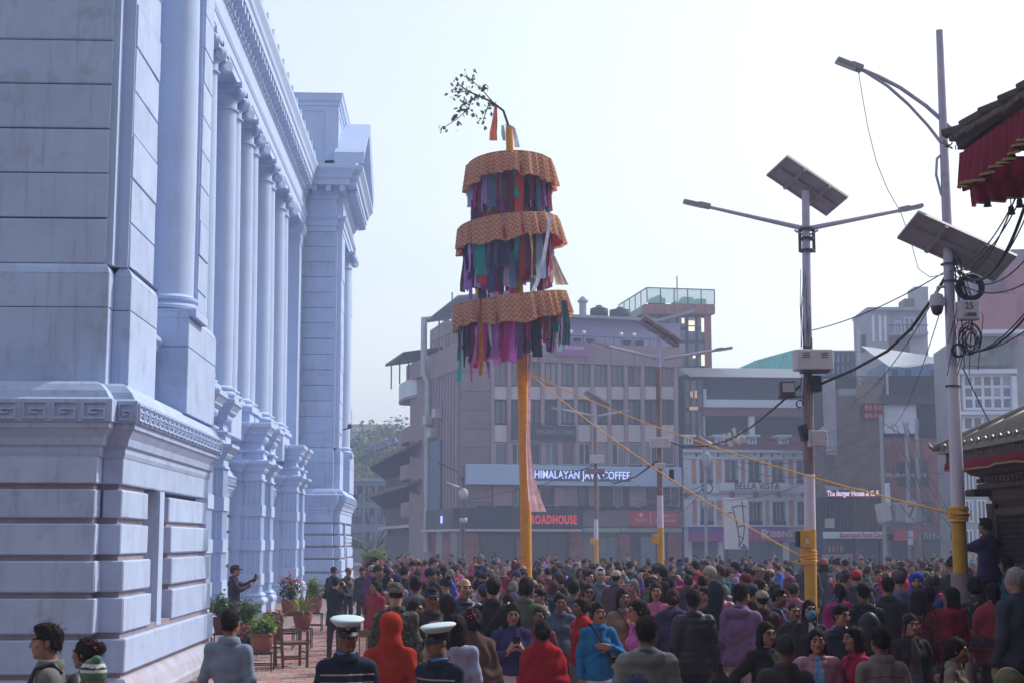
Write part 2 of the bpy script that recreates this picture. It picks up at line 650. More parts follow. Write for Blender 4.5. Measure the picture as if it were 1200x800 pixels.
def pavilion(dy, top=True):
 Y0 = 20.95 + dy           # strip plane of the south front, ground floor
 YM = 20.65 + dy           # the main south block stands 0.3 m forward
 Y1 = 28.30 + dy
 XB, XM = -4.52, -4.80
 XL = -14.0
 tag = dy == 0
 c = PB()
 c.box(XL + .02, XM - .22, YM + .22, Y1 - .02, 0, 3.6)
 c.box(XM - .22, XB - .2, Y0 + .22, Y1 - .02, 0, 3.6)
 c.box(XL + .02, -5.5, 21.9 + dy, Y1 - .02, 3.6, 15.6)
 c.put("core_wall", M_JOINT)
 p = PB()
 p.sweep([(XL, YM), (XM, YM), (XM, Y0), (XB, Y0), (XB, Y1), (-6.6, Y1)],
   [(-.3, 0.0), (.34, 0.0), (.34, .12), (.30, .16), (.24, .30), (.16, .40), (.12, .42), (-.3, .42)])
 p.put("plinth", M_STONEBASE)
 for i, (z0, z1) in enumerate(COURSES):
  e = .15 - .035 * i
  for nm, (x0, x1, y0, y1) in (("m", (XL, XM + e * .6, YM - e, YM + .5)), ("c", (XM - .1, XB + e, Y0 - e, Y0 + .6))):
   if nm == "m":
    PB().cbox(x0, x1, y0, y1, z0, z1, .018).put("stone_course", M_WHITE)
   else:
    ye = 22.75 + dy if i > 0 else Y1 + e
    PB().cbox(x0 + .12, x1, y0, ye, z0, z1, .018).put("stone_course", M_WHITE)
  if i > 0:
   PB().cbox(XB - .5, XB + e, 24.55 + dy, Y1 + e, z0, z1, .018).put("stone_course", M_WHITE)
 for i in range(5):
  e = .15 - .035 * i - .055
  za, zb = (.40, COURSES[0][0] + .02) if i == 0 else (COURSES[i - 1][1] - .02, COURSES[i][0] + .02)
  j = PB().box(XL, XM - .03, YM - e, YM + .4, za, zb)
  j.box(XM - .03, XB + e, Y0 - e, 22.70 + dy if i > 1 else Y1 + e, za, zb)
  if i > 1:
   j.box(XB - .4, XB + e, 24.60 + dy, Y1 + e, za, zb)
  j.put("joint_course", M_JOINT)
 j = PB().box(XL, XM - .03, YM + .04, YM + .4, 2.94, 3.06)
 j.box(XM - .03, XB - .04, Y0 + .04, 22.70 + dy, 2.94, 3.06)
 j.put("joint_course", M_JOINT)
 PB().box(XB - .3, XB + .07, 23.42 + dy, 23.78 + dy, .98, 3.02).put("slot_fin", M_WHITE)
 PB().cbox(XL, XM + .02, YM - .02, YM + .4, 3.04, 3.41, .012).put("stone_course", M_WHITE)
 PB().cbox(XM + .02, XB + .02, Y0 - .02, Y1 + .02, 3.04, 3.41, .012).put("stone_course", M_WHITE)
 PATH = [(XL, YM), (XM, YM), (XM, Y0), (XB, Y0), (XB, Y1), (-6.6, Y1)]
 b = PB()
 b.sweep(PATH, BASE_PROF)
 band = b.put("base_cornice", M_WHITE)
 y = Y0 - .20
 while y < Y1 - .0:
  link("greek_key", KEY, band, (XB + .236 - PO.x, y - PO.y, 3.9), (0, 0, math.pi / 2))
  y += .36
 x = XM + .2 - .36
 while x > XM - 3.2:
  link("greek_key", KEY, band, (x - PO.x, YM - .236 - PO.y, 3.9))
  x -= .40
 link("greek_key", KEY, band, (XM + .27 - PO.x, Y0 - .236 - PO.y, 3.9), None, (.55, 1, 1))
 XU = -4.62
 YS, YSM = 21.45 + dy, 21.15 + dy
 for (x0, x1, y0, y1, x) in ((XL, XM - .02, YSM - .06, 22.4 + dy, 0), (XM - .02, XU + .05, YS - .05, 23.35 + dy, 0), (-5.6, -4.42, 25.35 + dy, Y1 + .02, 0)):
  for (z0, z1) in ((4.40, 5.52), (5.53, 6.02)):
   PB().cbox(x0, x1, y0, y1, z0, z1, .008).put("pedestal", M_WHITE)
  q = PB()
  q.sweep([(x0, y1), (x0, y0), (x1, y0), (x1, y1)], [(-.25, 6.0), (0.0, 6.02), (-.03, 6.10), (-.07, 6.16), (-.25, 6.16)])
  q.put("pedestal_moulding", M_WHITE)
 rl = PB()
 rl.sweep([(-5.1, 23.3 + dy), (-4.95, 23.3 + dy), (-4.95, 25.4 + dy), (-5.1, 25.4 + dy)],
   [(-.1, 5.42), (.04, 5.42), (.06, 5.50), (.12, 5.56), (.12, 5.62), (.05, 5.68), (-.1, 5.68)])
 rl.put("balustrade_rail", M_WHITE)
 PB().box(-5.2, -4.98, 23.3 + dy, 25.4 + dy, 4.40, 4.62).put("balustrade_base", M_WHITE)
 bal = MB().lathe([(.07, 0), (.07, .06), (.05, .1), (.09, .25), (.10, .34), (.05, .6), (.06, .72), (.07, .8)], 12).mesh("baluster", M_WHITE2, True, 40)
 for k in range(7):
  link("baluster", bal, palace, (-5.04 - PO.x, 23.48 + dy + .29 * k - PO.y, 4.62))
 z = 6.16
 nC = 14
 hC = (15.40 - z) / nC
 for i in range(nC):
  z0, z1 = z + hC * i + .009, z + hC * (i + 1) - .009
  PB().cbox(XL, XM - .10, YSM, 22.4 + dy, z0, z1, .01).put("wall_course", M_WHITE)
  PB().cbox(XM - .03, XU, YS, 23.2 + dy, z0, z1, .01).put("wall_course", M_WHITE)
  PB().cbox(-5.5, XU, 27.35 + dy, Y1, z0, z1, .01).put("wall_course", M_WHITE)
  if i % 1 == 0:
   pass
 PB().box(XM - .02, XU - .02, YS - .03, YS + .1, z, 15.4).put("corner_strip", M_WHITE2)
 PB().box(XM - .2, XU - .035, YS + .05, 23.26 + dy, z, 15.4).put("pier_core", M_WHITE)
 PB().box(-5.45, XU - .035, 27.30 + dy, Y1 - .03, z, 15.4).put("pier_core", M_WHITE)
 PB().box(XM - .12, XM - .01, YSM + .05, 21.9 + dy, z, 15.4).put("corner_strip", M_WHITE2)
 PB().box(-5.62, -5.4, 23.2 + dy, 27.3 + dy, 4.4, 15.4).put("recess_wall", M_WHITE2)
 column((-4.94, 26.02 + dy), .46, 6.04, 15.38)
 EP = [(XL, YSM), (XM - .1, YSM), (XM - .1, YS), (XU, YS), (XU, Y1), (-6.4, Y1)]
 b = PB()
 b.sweep(EP, ENT_PROF)
 ent = b.put("entablature", M_WHITE2)
 along(MOD, "modillion", (XU + .25, YS - .1), (XU + .25, Y1 + .5), 17.0, 14, 0, ent)
 along(MOD, "modillion", (XM - 6.0, YSM - .25), (XM + .5, YSM - .25), 17.0, 11, -math.pi / 2, ent)
 a = PB()
 a.box(XL, -4.9, YSM + .1, Y1 + .1, 18.2, 21.0)
 at_ = a.put("attic", M_WHITE2)
 b = PB()
 b.sweep([(XL, YSM + .1), (-4.9, YSM + .1), (-4.9, Y1 + .1), (XL, Y1 + .1)],
   [(-.5, 20.75), (.03, 20.75), (.05, 20.95), (.10, 20.98), (.10, 21.1), (.18, 21.2), (.20, 21.45), (.24, 21.5), (-.5, 21.55)])
 b.put("attic_cornice", M_WHITE2, at_)
 b = PB()
 b.box(-5.4, -4.84, YSM + .04, YSM + .3, 18.2, 20.75)
 b.box(XL, -4.84, YSM + .04, YSM + .3, 18.2, 18.55)
 b.put("attic_panel_frame", M_WHITE2, at_)
 ym = (YS + Y1) / 2
 ya, yb = YS - .9, Y1 + .9
 b = PB()
 prof = [(ya, 18.24), (ym, 21.3), (yb, 18.24), (yb, 18.0 + .24), (ym, 20.75), (ya + .9, 18.24)]
 for (y0, y1) in ((ya, ym), (yb, ym)):
  b.add([(-4.95, y0, 18.25), (-3.72, y0, 18.25), (-3.72, y1, 20.7), (-4.95, y1, 20.7),
   (-4.95, y0, 18.75), (-3.66, y0, 18.75), (-3.66, y1, 21.2), (-4.95, y1, 21.2)],
   [(0, 1, 2, 3), (7, 6, 5, 4), (0, 4, 5, 1), (2, 6, 7, 3), (1, 5, 6, 2), (0, 3, 7, 4)])
 pd = b.put("pediment", M_WHITE2)
 b = PB()
 b.prism_axis([(ya + .5, 18.25), (yb - .5, 18.25), (ym, 20.6)], -4.9, -4.25, 'x')
 b.put("tympanum", M_WHITE2, pd)
pavilion(0.0)
pavilion(42.0)
YA, YB = 28.32, 62.9
c = PB()
c.box(-14, -6.75, YA, YB, 0, 6.0)
c.box(-14, -8.6, YA, YB, 6.0, 16.0)
c.put("core_wall", M_WHITE2)
for i, (z0, z1) in enumerate(COURSES + [(3.04, 3.41)]):
 PB().cbox(-6.95, -6.55, YA, YB, z0, z1, .018).put("stone_course", M_WHITE)
PB().box(-6.9, -6.3, YA, YB, 0, .42).put("plinth", M_STONEBASE)
b = PB()
b.sweep([(-6.6, YA), (-6.6, YB)], BASE_PROF)
band = b.put("base_cornice", M_WHITE)
y = YA + 6
while y < YB - .3:
 link("greek_key", KEY, band, (-6.6 + .236 - PO.x, y - PO.y, 3.9), (0, 0, math.pi / 2))
 y += .36
PB().box(-8.6, -6.45, YA, YB, 5.95, 6.2).put("balcony_floor", M_WHITE2)
PB().box(-6.9, -6.62, YA, YB, 4.44, 5.95).put("balcony_wall", M_WHITE2)
M_SHUT = mat("dark_wooden_shutter", (0.10, 0.055, 0.04), 0.6, 0.3, 4)
for k in range(6):
 y = 33.5 + 4.65 * k
 w = PB().box(-8.62, -8.55, y - .7, y + .7, 7.0, 11.0).put("window", M_SHUT)
 fr = PB()
 for (y0, y1, z0, z1) in ((y - .95, y - .7, 6.9, 11.2), (y + .7, y + .95, 6.9, 11.2), (y - .7, y + .7, 11.0, 11.2)):
  fr.box(-8.62, -8.45, y0, y1, z0, z1)
 fr.put("window_frame", M_WHITE2, w)
for yc in (33.3, 34.4, 38.0, 39.1, 42.75, 43.75, 46.6, 47.85, 51.5, 52.6, 55.9, 57.1):
 PB().cbox(-7.15, -6.1, yc - .52, yc + .52, 5.2, 6.22, .02).put("column_pedestal", M_WHITE2)
 column((-6.65, yc), .46, 6.2, 15.42)
PB().box(-7.3, -6.25, 61.6, 62.7, 5.2, 15.4).put("wall_pilaster", M_WHITE2)
b = PB()
b.sweep([(-7.3, 61.6), (-6.25, 61.6), (-6.25, 62.7)], [(-.2, 14.6), (.02, 14.6), (.05, 14.75), (.03, 14.8), (.05, 15.0), (.16, 15.15), (.2, 15.4), (-.2, 15.4)])
b.put("pilaster_capital", M_WHITE2)
b = PB()
prof = [(d * .62 if d > 0 else d * 1.0, z) for d, z in ENT_PROF]
prof[0] = (-1.9, 15.40)
prof[-1] = (-1.9, 18.24)
b.sweep([(-6.18, YA - .2), (-6.18, YB)], prof)
ent = b.put("entablature", M_WHITE2)
mod2 = MB()
mod2.prism_axis([(0.0, 0.0), (.22, 0.06), (.22, 0.30), (0, 0.30)], -.12, .12, 'y')
mod2 = mod2.mesh("modillion", M_WHITE2)
along(mod2, "modillion", (-6.18 + .14, YA + 1), (-6.18 + .14, YB - .5), 17.0, 58, 0, ent)
den2 = MB().box(0, .045, -.06, .06, 0, .13).mesh("dentil", M_WHITE2)
along(den2, "dentil", (-6.18 + .085, YA + 1), (-6.18 + .085, YB - .4), 16.84, 110, 0, ent)
par = PB()
par.box(-6.7, -6.2, YA, YB - .1, 18.2, 18.55)
par.put("parapet", M_WHITE2)
ante = MB().prism_axis([(-.16, 0), (.16, 0), (.13, .2), (.0, .34), (-.13, .2)], 0, .12, 'x').mesh("antefix", M_WHITE2)
for k in range(22):
 link("antefix", ante, palace, (-5.78 - PO.x, 30 + 1.5 * k - PO.y, 18.2))
def fluted_pier(yc):
 X0, X1, X2 = -7.0, -6.28, -5.66
 w, w2 = .42, .60
 def plan(e=0.0):
  return [(X0, yc - w2 - e), (X1 + e * .5, yc - w2 - e), (X1 + e * .5, yc - w - e), (X2 + e, yc - w - e), (X2 + e, yc + w + e),
    (X1 + e * .5, yc + w + e), (X1 + e * .5, yc + w2 + e), (X0, yc + w2 + e)]
 PB().prism(plan(.10), 0, .40).put("pier_plinth", M_WHITE2)
 b = PB()
 b.sweep(plan(), [(-.3, .38), (.14, .40), (.16, .48), (.12, .54), (.06, .58), (.10, .64), (.02, .72), (-.3, .72)])
 b.put("pier_base", M_WHITE2)
 segs = [(.70, 1.30), (1.62, 2.36), (2.70, 3.10), (3.42, 4.12)]
 segs = [(.70, .95), (1.28, 1.98), (2.30, 3.02), (3.36, 4.10)]
 bands = [(.95, 1.28), (1.98, 2.30), (3.02, 3.36)]
 nf = 6
 fl = []
 fl += [(X0, yc - w2), (X1, yc - w2), (X1, yc - w)]
 def groove(a, b, fixed, axis, sgn):
  n = 4 if axis == 'x' else nf
  out = []
  for i in range(n):
   t0, t1 = (i + .18) / n, (i + .82) / n
   p = [a + (b - a) * t0, a + (b - a) * (t0 + (t1 - t0) * .25), a + (b - a) * (t0 + (t1 - t0) * .75), a + (b - a) * t1]
   dd = [0, .028, .028, 0]
   for q, d in zip(p, dd):
    out.append((q, fixed + sgn * d) if axis == 'x' else (fixed + sgn * d, q))
  return out
 fl += groove(X1, X2, yc - w, 'x', 1) + [(X2, yc - w)]
 fl += groove(yc - w, yc + w, X2, 'y', -1) + [(X2, yc + w)]
 fl += [(X1, yc + w), (X1, yc + w2), (X0, yc + w2)]
 for (z0, z1) in segs:
  PB().prism(fl, z0, z1).put("fluted_drum", M_WHITE2)
 for (z0, z1) in bands:
  PB().prism(plan(.035), z0, z1).put("pier_band", M_WHITE2)
 b = PB()
 b.sweep(plan(), [(-.3, 4.08), (.04, 4.08), (.04, 4.14), (.0, 4.16), (.0, 4.30), (.05, 4.34), (.10, 4.42), (.10, 4.46), (.18, 4.54), (.24, 4.60),
     (.24, 4.68), (.16, 4.70), (.05, 4.72), (.03, 4.90), (.10, 4.95), (.10, 5.0), (.0, 5.03), (-.04, 5.08), (-.04, 5.22), (.04, 5.26),
     (.08, 5.36), (.08, 5.42), (.16, 5.50), (.16, 5.54), (.24, 5.66), (.28, 5.70), (.28, 5.80), (.24, 5.84), (-.3, 5.86)])
 b.put("pier_capital", M_WHITE2)
 for k in range(4):
  y = yc - .3 + .2 * k
  PB().box(X2 - .04, X2 + .085, y - .05, y + .05, 5.285, 5.36).put("pier_dentil", M_WHITE2)
  x = X1 + .1 + .15 * k
  PB().box(x - .04, x + .04, yc - w - .085, yc - w + .04, 5.285, 5.36).put("pier_dentil", M_WHITE2)
for yc in (35.9, 38.4, 46.2, 48.6, 56.8, 59.1):
 fluted_pier(yc)
M_CAMB = mat("black_plastic", (0.02, 0.02, 0.022), 0.4, 0.2, 8)
s = empty("security_camera", (-4.40, 64.2, 7.0), 0, "small dark security camera on the palace wall near the street corner", "camera")
MB().tube([(-.12, 0, 0), (.25, 0, .1)], .03, 8).build("bracket", M_CAMB, s)
MB().tube([(.16, -.2, .12), (.16, .16, .2)], .09, 10).build("camera_body", M_CAMB, s)
# ceremonial pole hung with cloth
M_ZIG = fabric_pattern("orange_zigzag_brocade", (0.56, 0.20, 0.13), (0.76, 0.57, 0.30), 9.0, 10.0)
M_LIN = translucent(mat("pink_red_lining", (0.60, 0.07, 0.11), 0.9, 0.1, 4), 0.5)
M_RIB = translucent(mat("tinted_ribbon_cloth", (1, 1, 1), 0.85, 0.3, 6, tint=True, bump=0.2, bscale=90), 0.45)
M_YPOLE = mat("marigold_wrapped_cloth", (0.74, 0.31, 0.03), 0.85, 0.16, 6, bump=0.4, bscale=14, stretch=(1, 1, 4))
M_ROPE = mat("orange_rope", (0.85, 0.44, 0.06), 0.8, 0.2, 30)
M_TWIG = mat("dark_twig_bark", (0.06, 0.045, 0.035), 0.9, 0.2, 10)
M_LEAF = translucent(mat("green_leaf", (0.055, 0.11, 0.035), 0.6, 0.35, 3.0, spec=0.3), 0.3)
YP = 33.0
pb = at(617, 690, YP)
pole_root = empty("ceremonial_pole", (pb.x, YP, 0), 0,
    "tall orange cloth-wrapped ceremonial pole carrying three tiers of hanging ribbons", "pole")
PR = Vector(pole_root.location)
def rel(p, o):
 return tuple(Vector(p) - Vector(o))
axis_pts = [Vector((PR.x + .02, YP, 0.0))] + [at(px, py, YP) for px, py in
   ((617, 690), (616, 600), (613.5, 500), (612, 430), (608, 350), (603, 265), (598, 190), (596.5, 148))]
rad = [.125, .125, .12, .118, .115, .11, .10, .09, .075]
fine, fr = [], []
for i in range(len(axis_pts) - 1):
 for k in range(4):
  t = k / 4
  fine.append(axis_pts[i].lerp(axis_pts[i + 1], t))
  fr.append((rad[i] * (1 - t) + rad[i + 1] * t) * (1 + random.uniform(-.03, .03)))
fine.append(axis_pts[-1])
fr.append(rad[-1])
MB().tube([rel(p, PR) for p in fine], fr, 20).build("shaft", M_YPOLE, pole_root, True, 60)
def axis_at(z):
 for i in range(len(axis_pts) - 1):
  a, b = axis_pts[i], axis_pts[i + 1]
  if a.z <= z <= b.z:
   return a.lerp(b, (z - a.z) / (b.z - a.z))
 return axis_pts[-1]
def ring_cloth(c, r, tilt, h, m, name, amp=.075, seed=1, parent=None, n=220, rows=7, flare=.06, a_from=0.0, a_to=2 * math.pi):
 rs = random.Random(seed)
 ph = [rs.uniform(0, 6.28) for _ in range(4)]
 vs, uvs, fs = [], [], []
 for j in range(rows + 1):
  v = j / rows
  for i in range(n + 1):
   a = a_from + (a_to - a_from) * i / n
   ruff = math.sin(a * 30 + ph[0] + 1.6 * math.sin(a * 5 + ph[1])) * .7 + math.sin(a * 17 + ph[2]) * .5
   rr = r + flare * v + amp * ruff * (0.4 + .6 * v)
   hh = h * (1.04 + .12 * math.sin(a * 3 + ph[3]) + .06 * math.sin(a * 11 + ph[1]))
   p = Vector((rr * math.cos(a), rr * math.sin(a), -hh * v))
   p = tilt @ p
   vs.append(p + c)
   uvs.append((a * r, -h * v))
 for j in range(rows):
  for i in range(n):
   q = j * (n + 1) + i
   fs.append((q, q + 1, q + n + 2, q + n + 1))
 me = bpy.data.meshes.new(name)
 me.from_pydata([tuple(v) for v in vs], [], fs)
 ul = me.uv_layers.new(name="UVMap")
 for lo in me.loops:
  ul.data[lo.index].uv = uvs[lo.vertex_index]
 me.materials.append(m)
 smooth(me)
 return link(name, me, parent)
RIBCOL = [(.20, .03, .06), (.28, .02, .05), (.35, .03, .16), (.40, .10, .42), (.30, .12, .36), (.03, .04, .10), (.05, .06, .16), (.02, .02, .035),
  (.10, .16, .22), (.16, .20, .28), (.02, .24, .20), (.50, .03, .18), (.14, .03, .10), (.45, .32, .18), (.55, .24, .03), (.48, .38, .58),
  (.30, .36, .50), (.11, .03, .07), (.38, .04, .03), (.06, .13, .14), (.42, .20, .45), (.09, .05, .12)]
def ribbon_mesh(seed):
 rs = random.Random(seed)
 w, n = 1.0, 10
 vs, fs = [], []
 ph, am, tw = rs.uniform(0, 6), rs.uniform(.01, .035), rs.uniform(-.35, .35)
 for j in range(n + 1):
  t = j / n
  a = tw * t * t
  off = am * math.sin(ph + t * 7)
  for i, x in enumerate((-.5, -.17, .17, .5)):
   fold = .018 * math.sin(x * 9 + ph + 2 * t)
   vs.append((x * math.cos(a) * (1 - .1 * t), x * math.sin(a) * .9 + off + fold, -t + (.03 * x * rs.uniform(-1, 1) if j == n else 0)))
 for j in range(n):
  for i in range(3):
   q = j * 4 + i
   fs.append((q, q + 1, q + 5, q + 4))
 me = bpy.data.meshes.new("ribbon")
 me.from_pydata(vs, [], fs)
 me.materials.append(M_RIB)
 smooth(me)
 sol = None
 return me
RIBS = [ribbon_mesh(k) for k in range(8)]
M_HOOP = mat("bamboo_hoop", (0.30, 0.20, 0.09), 0.7, 0.2, 6)
tiers = [  # (left, right) ring ends in the picture, radius, cloth height, strip length range
 ((541, 197), (654, 194), .53, (.75, 1.0), 100, .13),
 ((531, 270), (660, 257), .51, (.85, 1.2), 110, .02),
 ((526, 360), (669, 341), .52, (.7, 1.2), 115, -.12),
]
for ti, (l, r_, h, (l0, l1), nr, up) in enumerate(tiers):
 a, b = at(l[0], l[1], YP), at(r_[0], r_[1], YP)
 c = (a + b) / 2
 rr = (b - a).length / 2
 ang = math.atan2(b.z - a.z, b.x - a.x)
 tilt = Matrix.Rotation(-ang, 3, 'Y') @ Matrix.Rotation(-math.atan(up / rr), 3, 'X')
 cc = c - PR
 rr -= .11
 cl = ring_cloth(cc, rr, tilt, h, M_ZIG, "valance", seed=ti + 3, parent=pole_root)
 ring_cloth(cc, rr - .035, tilt, h * .93, M_LIN, "lining", amp=.03, seed=ti + 3, parent=cl)
 hp = MB()
 hp.tube([tilt @ Vector((rr * .98 * math.cos(t), rr * .98 * math.sin(t), 0)) + cc for t in [2 * math.pi * k / 48 for k in range(49)]], .02, 6, caps=False)
 hp.build("hoop", M_HOOP, pole_root)
 for k in range(3):
  t = math.pi * k / 3 + .3
  d = tilt @ Vector((math.cos(t), math.sin(t), 0)) * rr * .98
  MB().tube([cc - d, cc + d], .018, 6).build("hoop_spoke", M_HOOP, pole_root)
 rs = random.Random(40 + ti)
 for k in range(nr):
  t = 2 * math.pi * (k + rs.uniform(-.3, .3)) / nr
  q = rr * rs.choice((.80, .72, .84, .88, .62))
  p = tilt @ Vector((q * math.cos(t), q * math.sin(t), 0)) + cc
  L = h * .95 + rs.uniform(l0, l1) * rs.choice((.55, .7, .8, .9, 1.0))
  o = link("ribbon", RIBS[rs.randrange(8)], pole_root, tuple(p), (rs.uniform(-.04, .04), rs.uniform(-.06, .06), t + math.pi / 2 + rs.uniform(-.4, .4)),
    (rs.uniform(.10, .24), .8, L))
  kc = rs.uniform(1.0, 2.1)
  o.color = (*[min(.8, q_ * kc) for q_ in rs.choice(RIBCOL)], 1)
def strip(pts, ws, m, name, parent, o, col=None, n=3, fold=.02):
 """cloth strip along picture points [(px,py,Y)], width in metres"""
 P = [at(*p) - Vector(o) for p in pts]
 vs, fs = [], []
 k = 6
 for i, p in enumerate(P):
  for j in range(k + 1):
   x = (j / k - .5) * ws[i]
   vs.append((p.x + x, p.y + fold * math.sin(j * 2.1 + i * .7), p.z))
 for i in range(len(P) - 1):
  for j in range(k):
   q = i * (k + 1) + j
   fs.append((q, q + 1, q + k + 2, q + k + 1))
 me = bpy.data.meshes.new(name)
 me.from_pydata(vs, [], fs)
 me.materials.append(m)
 smooth(me)
 ob = link(name, me, parent)
 if col:
  ob.color = (*col, 1)
 return ob
strip([(621, 415, 32.8), (620, 470, 32.8), (619, 520, 32.8), (622, 560, 32.78), (627, 585, 32.75), (631, 599, 32.72)], [.06, .07, .09, .16, .28, .34], M_RIB, "scarf", pole_root, PR, (.85, .55, .62))
strip([(615, 415, 32.8), (615, 430, 32.8), (615, 446, 32.78), (614, 452, 32.8)], [.11, .12, .12, .10], M_RIB, "ribbon", pole_root, PR, (.7, .30, .05))
strip([(645, 250, 31.8), (642, 275, 31.75), (637, 305, 31.8), (630, 330, 31.8), (625, 341, 31.9)], [.07, .07, .08, .09, .09], M_RIB, "ribbon", pole_root, PR, (.62, .68, .85))
strip([(648, 300, 32.0), (654, 320, 31.9), (659, 334, 31.9)], [.08, .2, .28], M_RIB, "ribbon", pole_root, PR, (.55, .42, .33))
strip([(565, 345, 31.7), (556, 420, 31.7), (552, 430, 31.7), (553, 447, 31.7)], [.02, .07, .08, .03], M_RIB, "ribbon", pole_root, PR, (.62, .25, .5))
strip([(563, 350, 31.7), (564, 425, 31.7), (563, 440, 31.7)], [.05, .10, .07], M_RIB, "ribbon", pole_root, PR, (.65, .26, .02))
strip([(661, 352, 31.75), (664, 380, 31.75), (663, 404, 31.75)], [.12, .16, .17], M_RIB, "ribbon", pole_root, PR, (.03, .09, .10))
strip([(601, 148, 32.9), (604, 160, 32.88), (606, 173, 32.88)], [.05, .10, .13], M_RIB, "ribbon", pole_root, PR, (.6, .65, .8))
strip([(592, 146, 32.85), (597, 149, 32.8), (605, 152, 32.85)], [.03, .05, .03], M_RIB, "ribbon", pole_root, PR, (.6, .65, .8))
strip([(589, 147, 32.85), (590, 158, 32.83), (591, 165, 32.83)], [.06, .10, .06], M_RIB, "ribbon", pole_root, PR, (.6, .65, .8))
strip([(581, 123, 33), (580, 140, 32.98), (578, 156, 32.98), (578, 165, 33)], [.06, .12, .17, .18], M_RIB, "ribbon", pole_root, PR, (.55, .14, .09))
tw = MB()
branches = [[(596, 148), (590, 130), (577, 120), (562, 113), (548, 107), (536, 98)],
   [(577, 120), (565, 105), (552, 94), (540, 87)], [(562, 113), (552, 118), (549, 128), (535, 140), (520, 150)],
   [(548, 107), (540, 108), (532, 108)], [(574, 119), (570, 130), (566, 142)], [(549, 128), (543, 122), (540, 130)],
   [(565, 105), (569, 104)], [(552, 94), (556, 88)]]
tips = []
for bi, br in enumerate(branches):
 pts = [at(x, y, YP + .12 * math.sin(bi * 2.3) * (i / 3)) for i, (x, y) in enumerate(br)]
 tw.tube([rel(p, PR) for p in pts], [(.028 if bi == 0 else .010) * (1 - .7 * i / len(pts)) + .004 for i in range(len(pts))], 5)
 tips += pts[2:] if bi == 0 else pts[1:]
branch = tw.build("branch", M_TWIG, pole_root)
lf = MB()
rs = random.Random(9)
for p in tips:
 for k in range(9):
  c = p + Vector((rs.gauss(0, .075), rs.gauss(0, .09), rs.gauss(0, .07))) - PR
  d = Vector((rs.gauss(0, 1), rs.gauss(0, 1), rs.gauss(-.6, .7))).normalized()
  s = d.cross(Vector((rs.gauss(0, 1), rs.gauss(0, 1), .3))).normalized()
  L, w = rs.uniform(.08, .15), rs.uniform(.03, .05)
  lf.add([c, c + d * L * .5 + s * w, c + d * L, c + d * L * .5 - s * w], [(0, 1, 2, 3)])
props(lf.build("foliage", M_LEAF, branch), kind="stuff")
# street lamp posts
M_PGAL = mat("grey_lilac_pole_paint", (0.46, 0.42, 0.56), 0.5, 0.14, 3, spec=0.4, dirt=((.16, .12, .11), 5, .58, .75, .6))
M_PWHT = mat("white_lilac_pole_paint", (0.62, 0.56, 0.66), 0.5, 0.1, 3, dirt=((.25, .2, .2), 6, .62, .78, .5))
M_PYEL = mat("yellow_pole_paint", (0.60, 0.32, 0.03), 0.5, 0.14, 3, dirt=((.20, .14, .08), 7, .60, .74, .7))
M_RUST = mat("rusty_brown_pole", (0.24, 0.17, 0.18), 0.75, 0.3, 4, dirt=((.20, .09, .05), 6, .5, .7, .6))
M_DARKM = mat("dark_metal", (0.045, 0.045, 0.055), 0.55, 0.2, 6, spec=0.4)
M_ALU = mat("grey_aluminium", (0.30, 0.31, 0.34), 0.45, 0.12, 5, spec=0.5, metal=0.2)
M_PVB = mat("solar_panel_back", (0.34, 0.32, 0.38), 0.5, 0.1, 4)
M_PVF = mat("solar_cells", (0.02, 0.03, 0.07), 0.25, 0.2, 4, spec=0.6)
M_BOX = mat("pale_grey_meter_box", (0.50, 0.47, 0.52), 0.55, 0.1, 4, dirt=((.22, .15, .12), 5, .58, .76, .6))
M_CABLE = mat("black_cable", (0.018, 0.017, 0.02), 0.6, 0.2, 20)
M_WIREW = mat("pale_wire", (0.45, 0.43, 0.47), 0.6, 0.2, 20)
def solar_panel(parent, c, Lv, Wv):
 """panel with frame, back rails; c, half-length and half-width vectors"""
 c, Lv, Wv = Vector(c), Vector(Lv), Vector(Wv)
 n = Lv.cross(Wv).normalized()
 if n.z < 0:
  n = -n
 b = MB()
 b.obox(c, Lv * .985, Wv * .985, n * .008, 0)
 b.obox(c + n * .0115, Lv * .985, Wv * .985, n * .003, 1)
 p = b.build("solar_panel", [M_PVB, M_PVF], parent)
 fr = MB()
 lu, wu = Lv.normalized(), Wv.normalized()
 for s in (-1, 1):
  fr.obox(c + Wv * s, Lv + lu * .02, wu * .02, n * .025)
  fr.obox(c + Lv * s, lu * .02, Wv - wu * .021, n * .024)
 fr.build("panel_frame", M_ALU, p)
 rl = MB()
 for s in (-.42, .42):
  rl.obox(c + Lv * s - n * .04, lu * .025, Wv * 1.05, n * .025)
 rl.obox(c - n * .04, Lv * .9, wu * .03, n * .022)
 rl.build("panel_rail", M_ALU, p)
 return p
def lamp_head(parent, a, d, L=.45, w=.12, name="lamp_head"):
 a, d = Vector(a), Vector(d).normalized()
 s = d.cross(Vector((0, 0, 1))).normalized()
 n = s.cross(d)
 b = MB()
 b.obox(a + d * L * .5, d * L * .5, s * w * .5, n * .03)
 b.obox(a + d * L * .22 + n * .032, d * L * .22, s * w * .42, n * .02)
 h = b.build(name, M_ALU, parent)
 MB().obox(a + d * L * .6 - n * .034, d * L * .36, s * w * .4, n * .006).build("lamp_lens", mat("frosted_lens", (.7, .72, .75), .3, .05, 3), h)
 return h
def shaft_parts(root, O, zs, r0, r1, mats_, n=14):
 """one shaft in painted lengths; zs are the break heights"""
 H = zs[-1]
 o = None
 for i in range(len(zs) - 1):
  ra = r0 + (r1 - r0) * zs[i] / H
  rb = r0 + (r1 - r0) * zs[i + 1] / H
  MB().tube([(0, 0, zs[i]), (0, 0, zs[i + 1])], [ra, rb], n).build("shaft", mats_[i], root, True, 50)
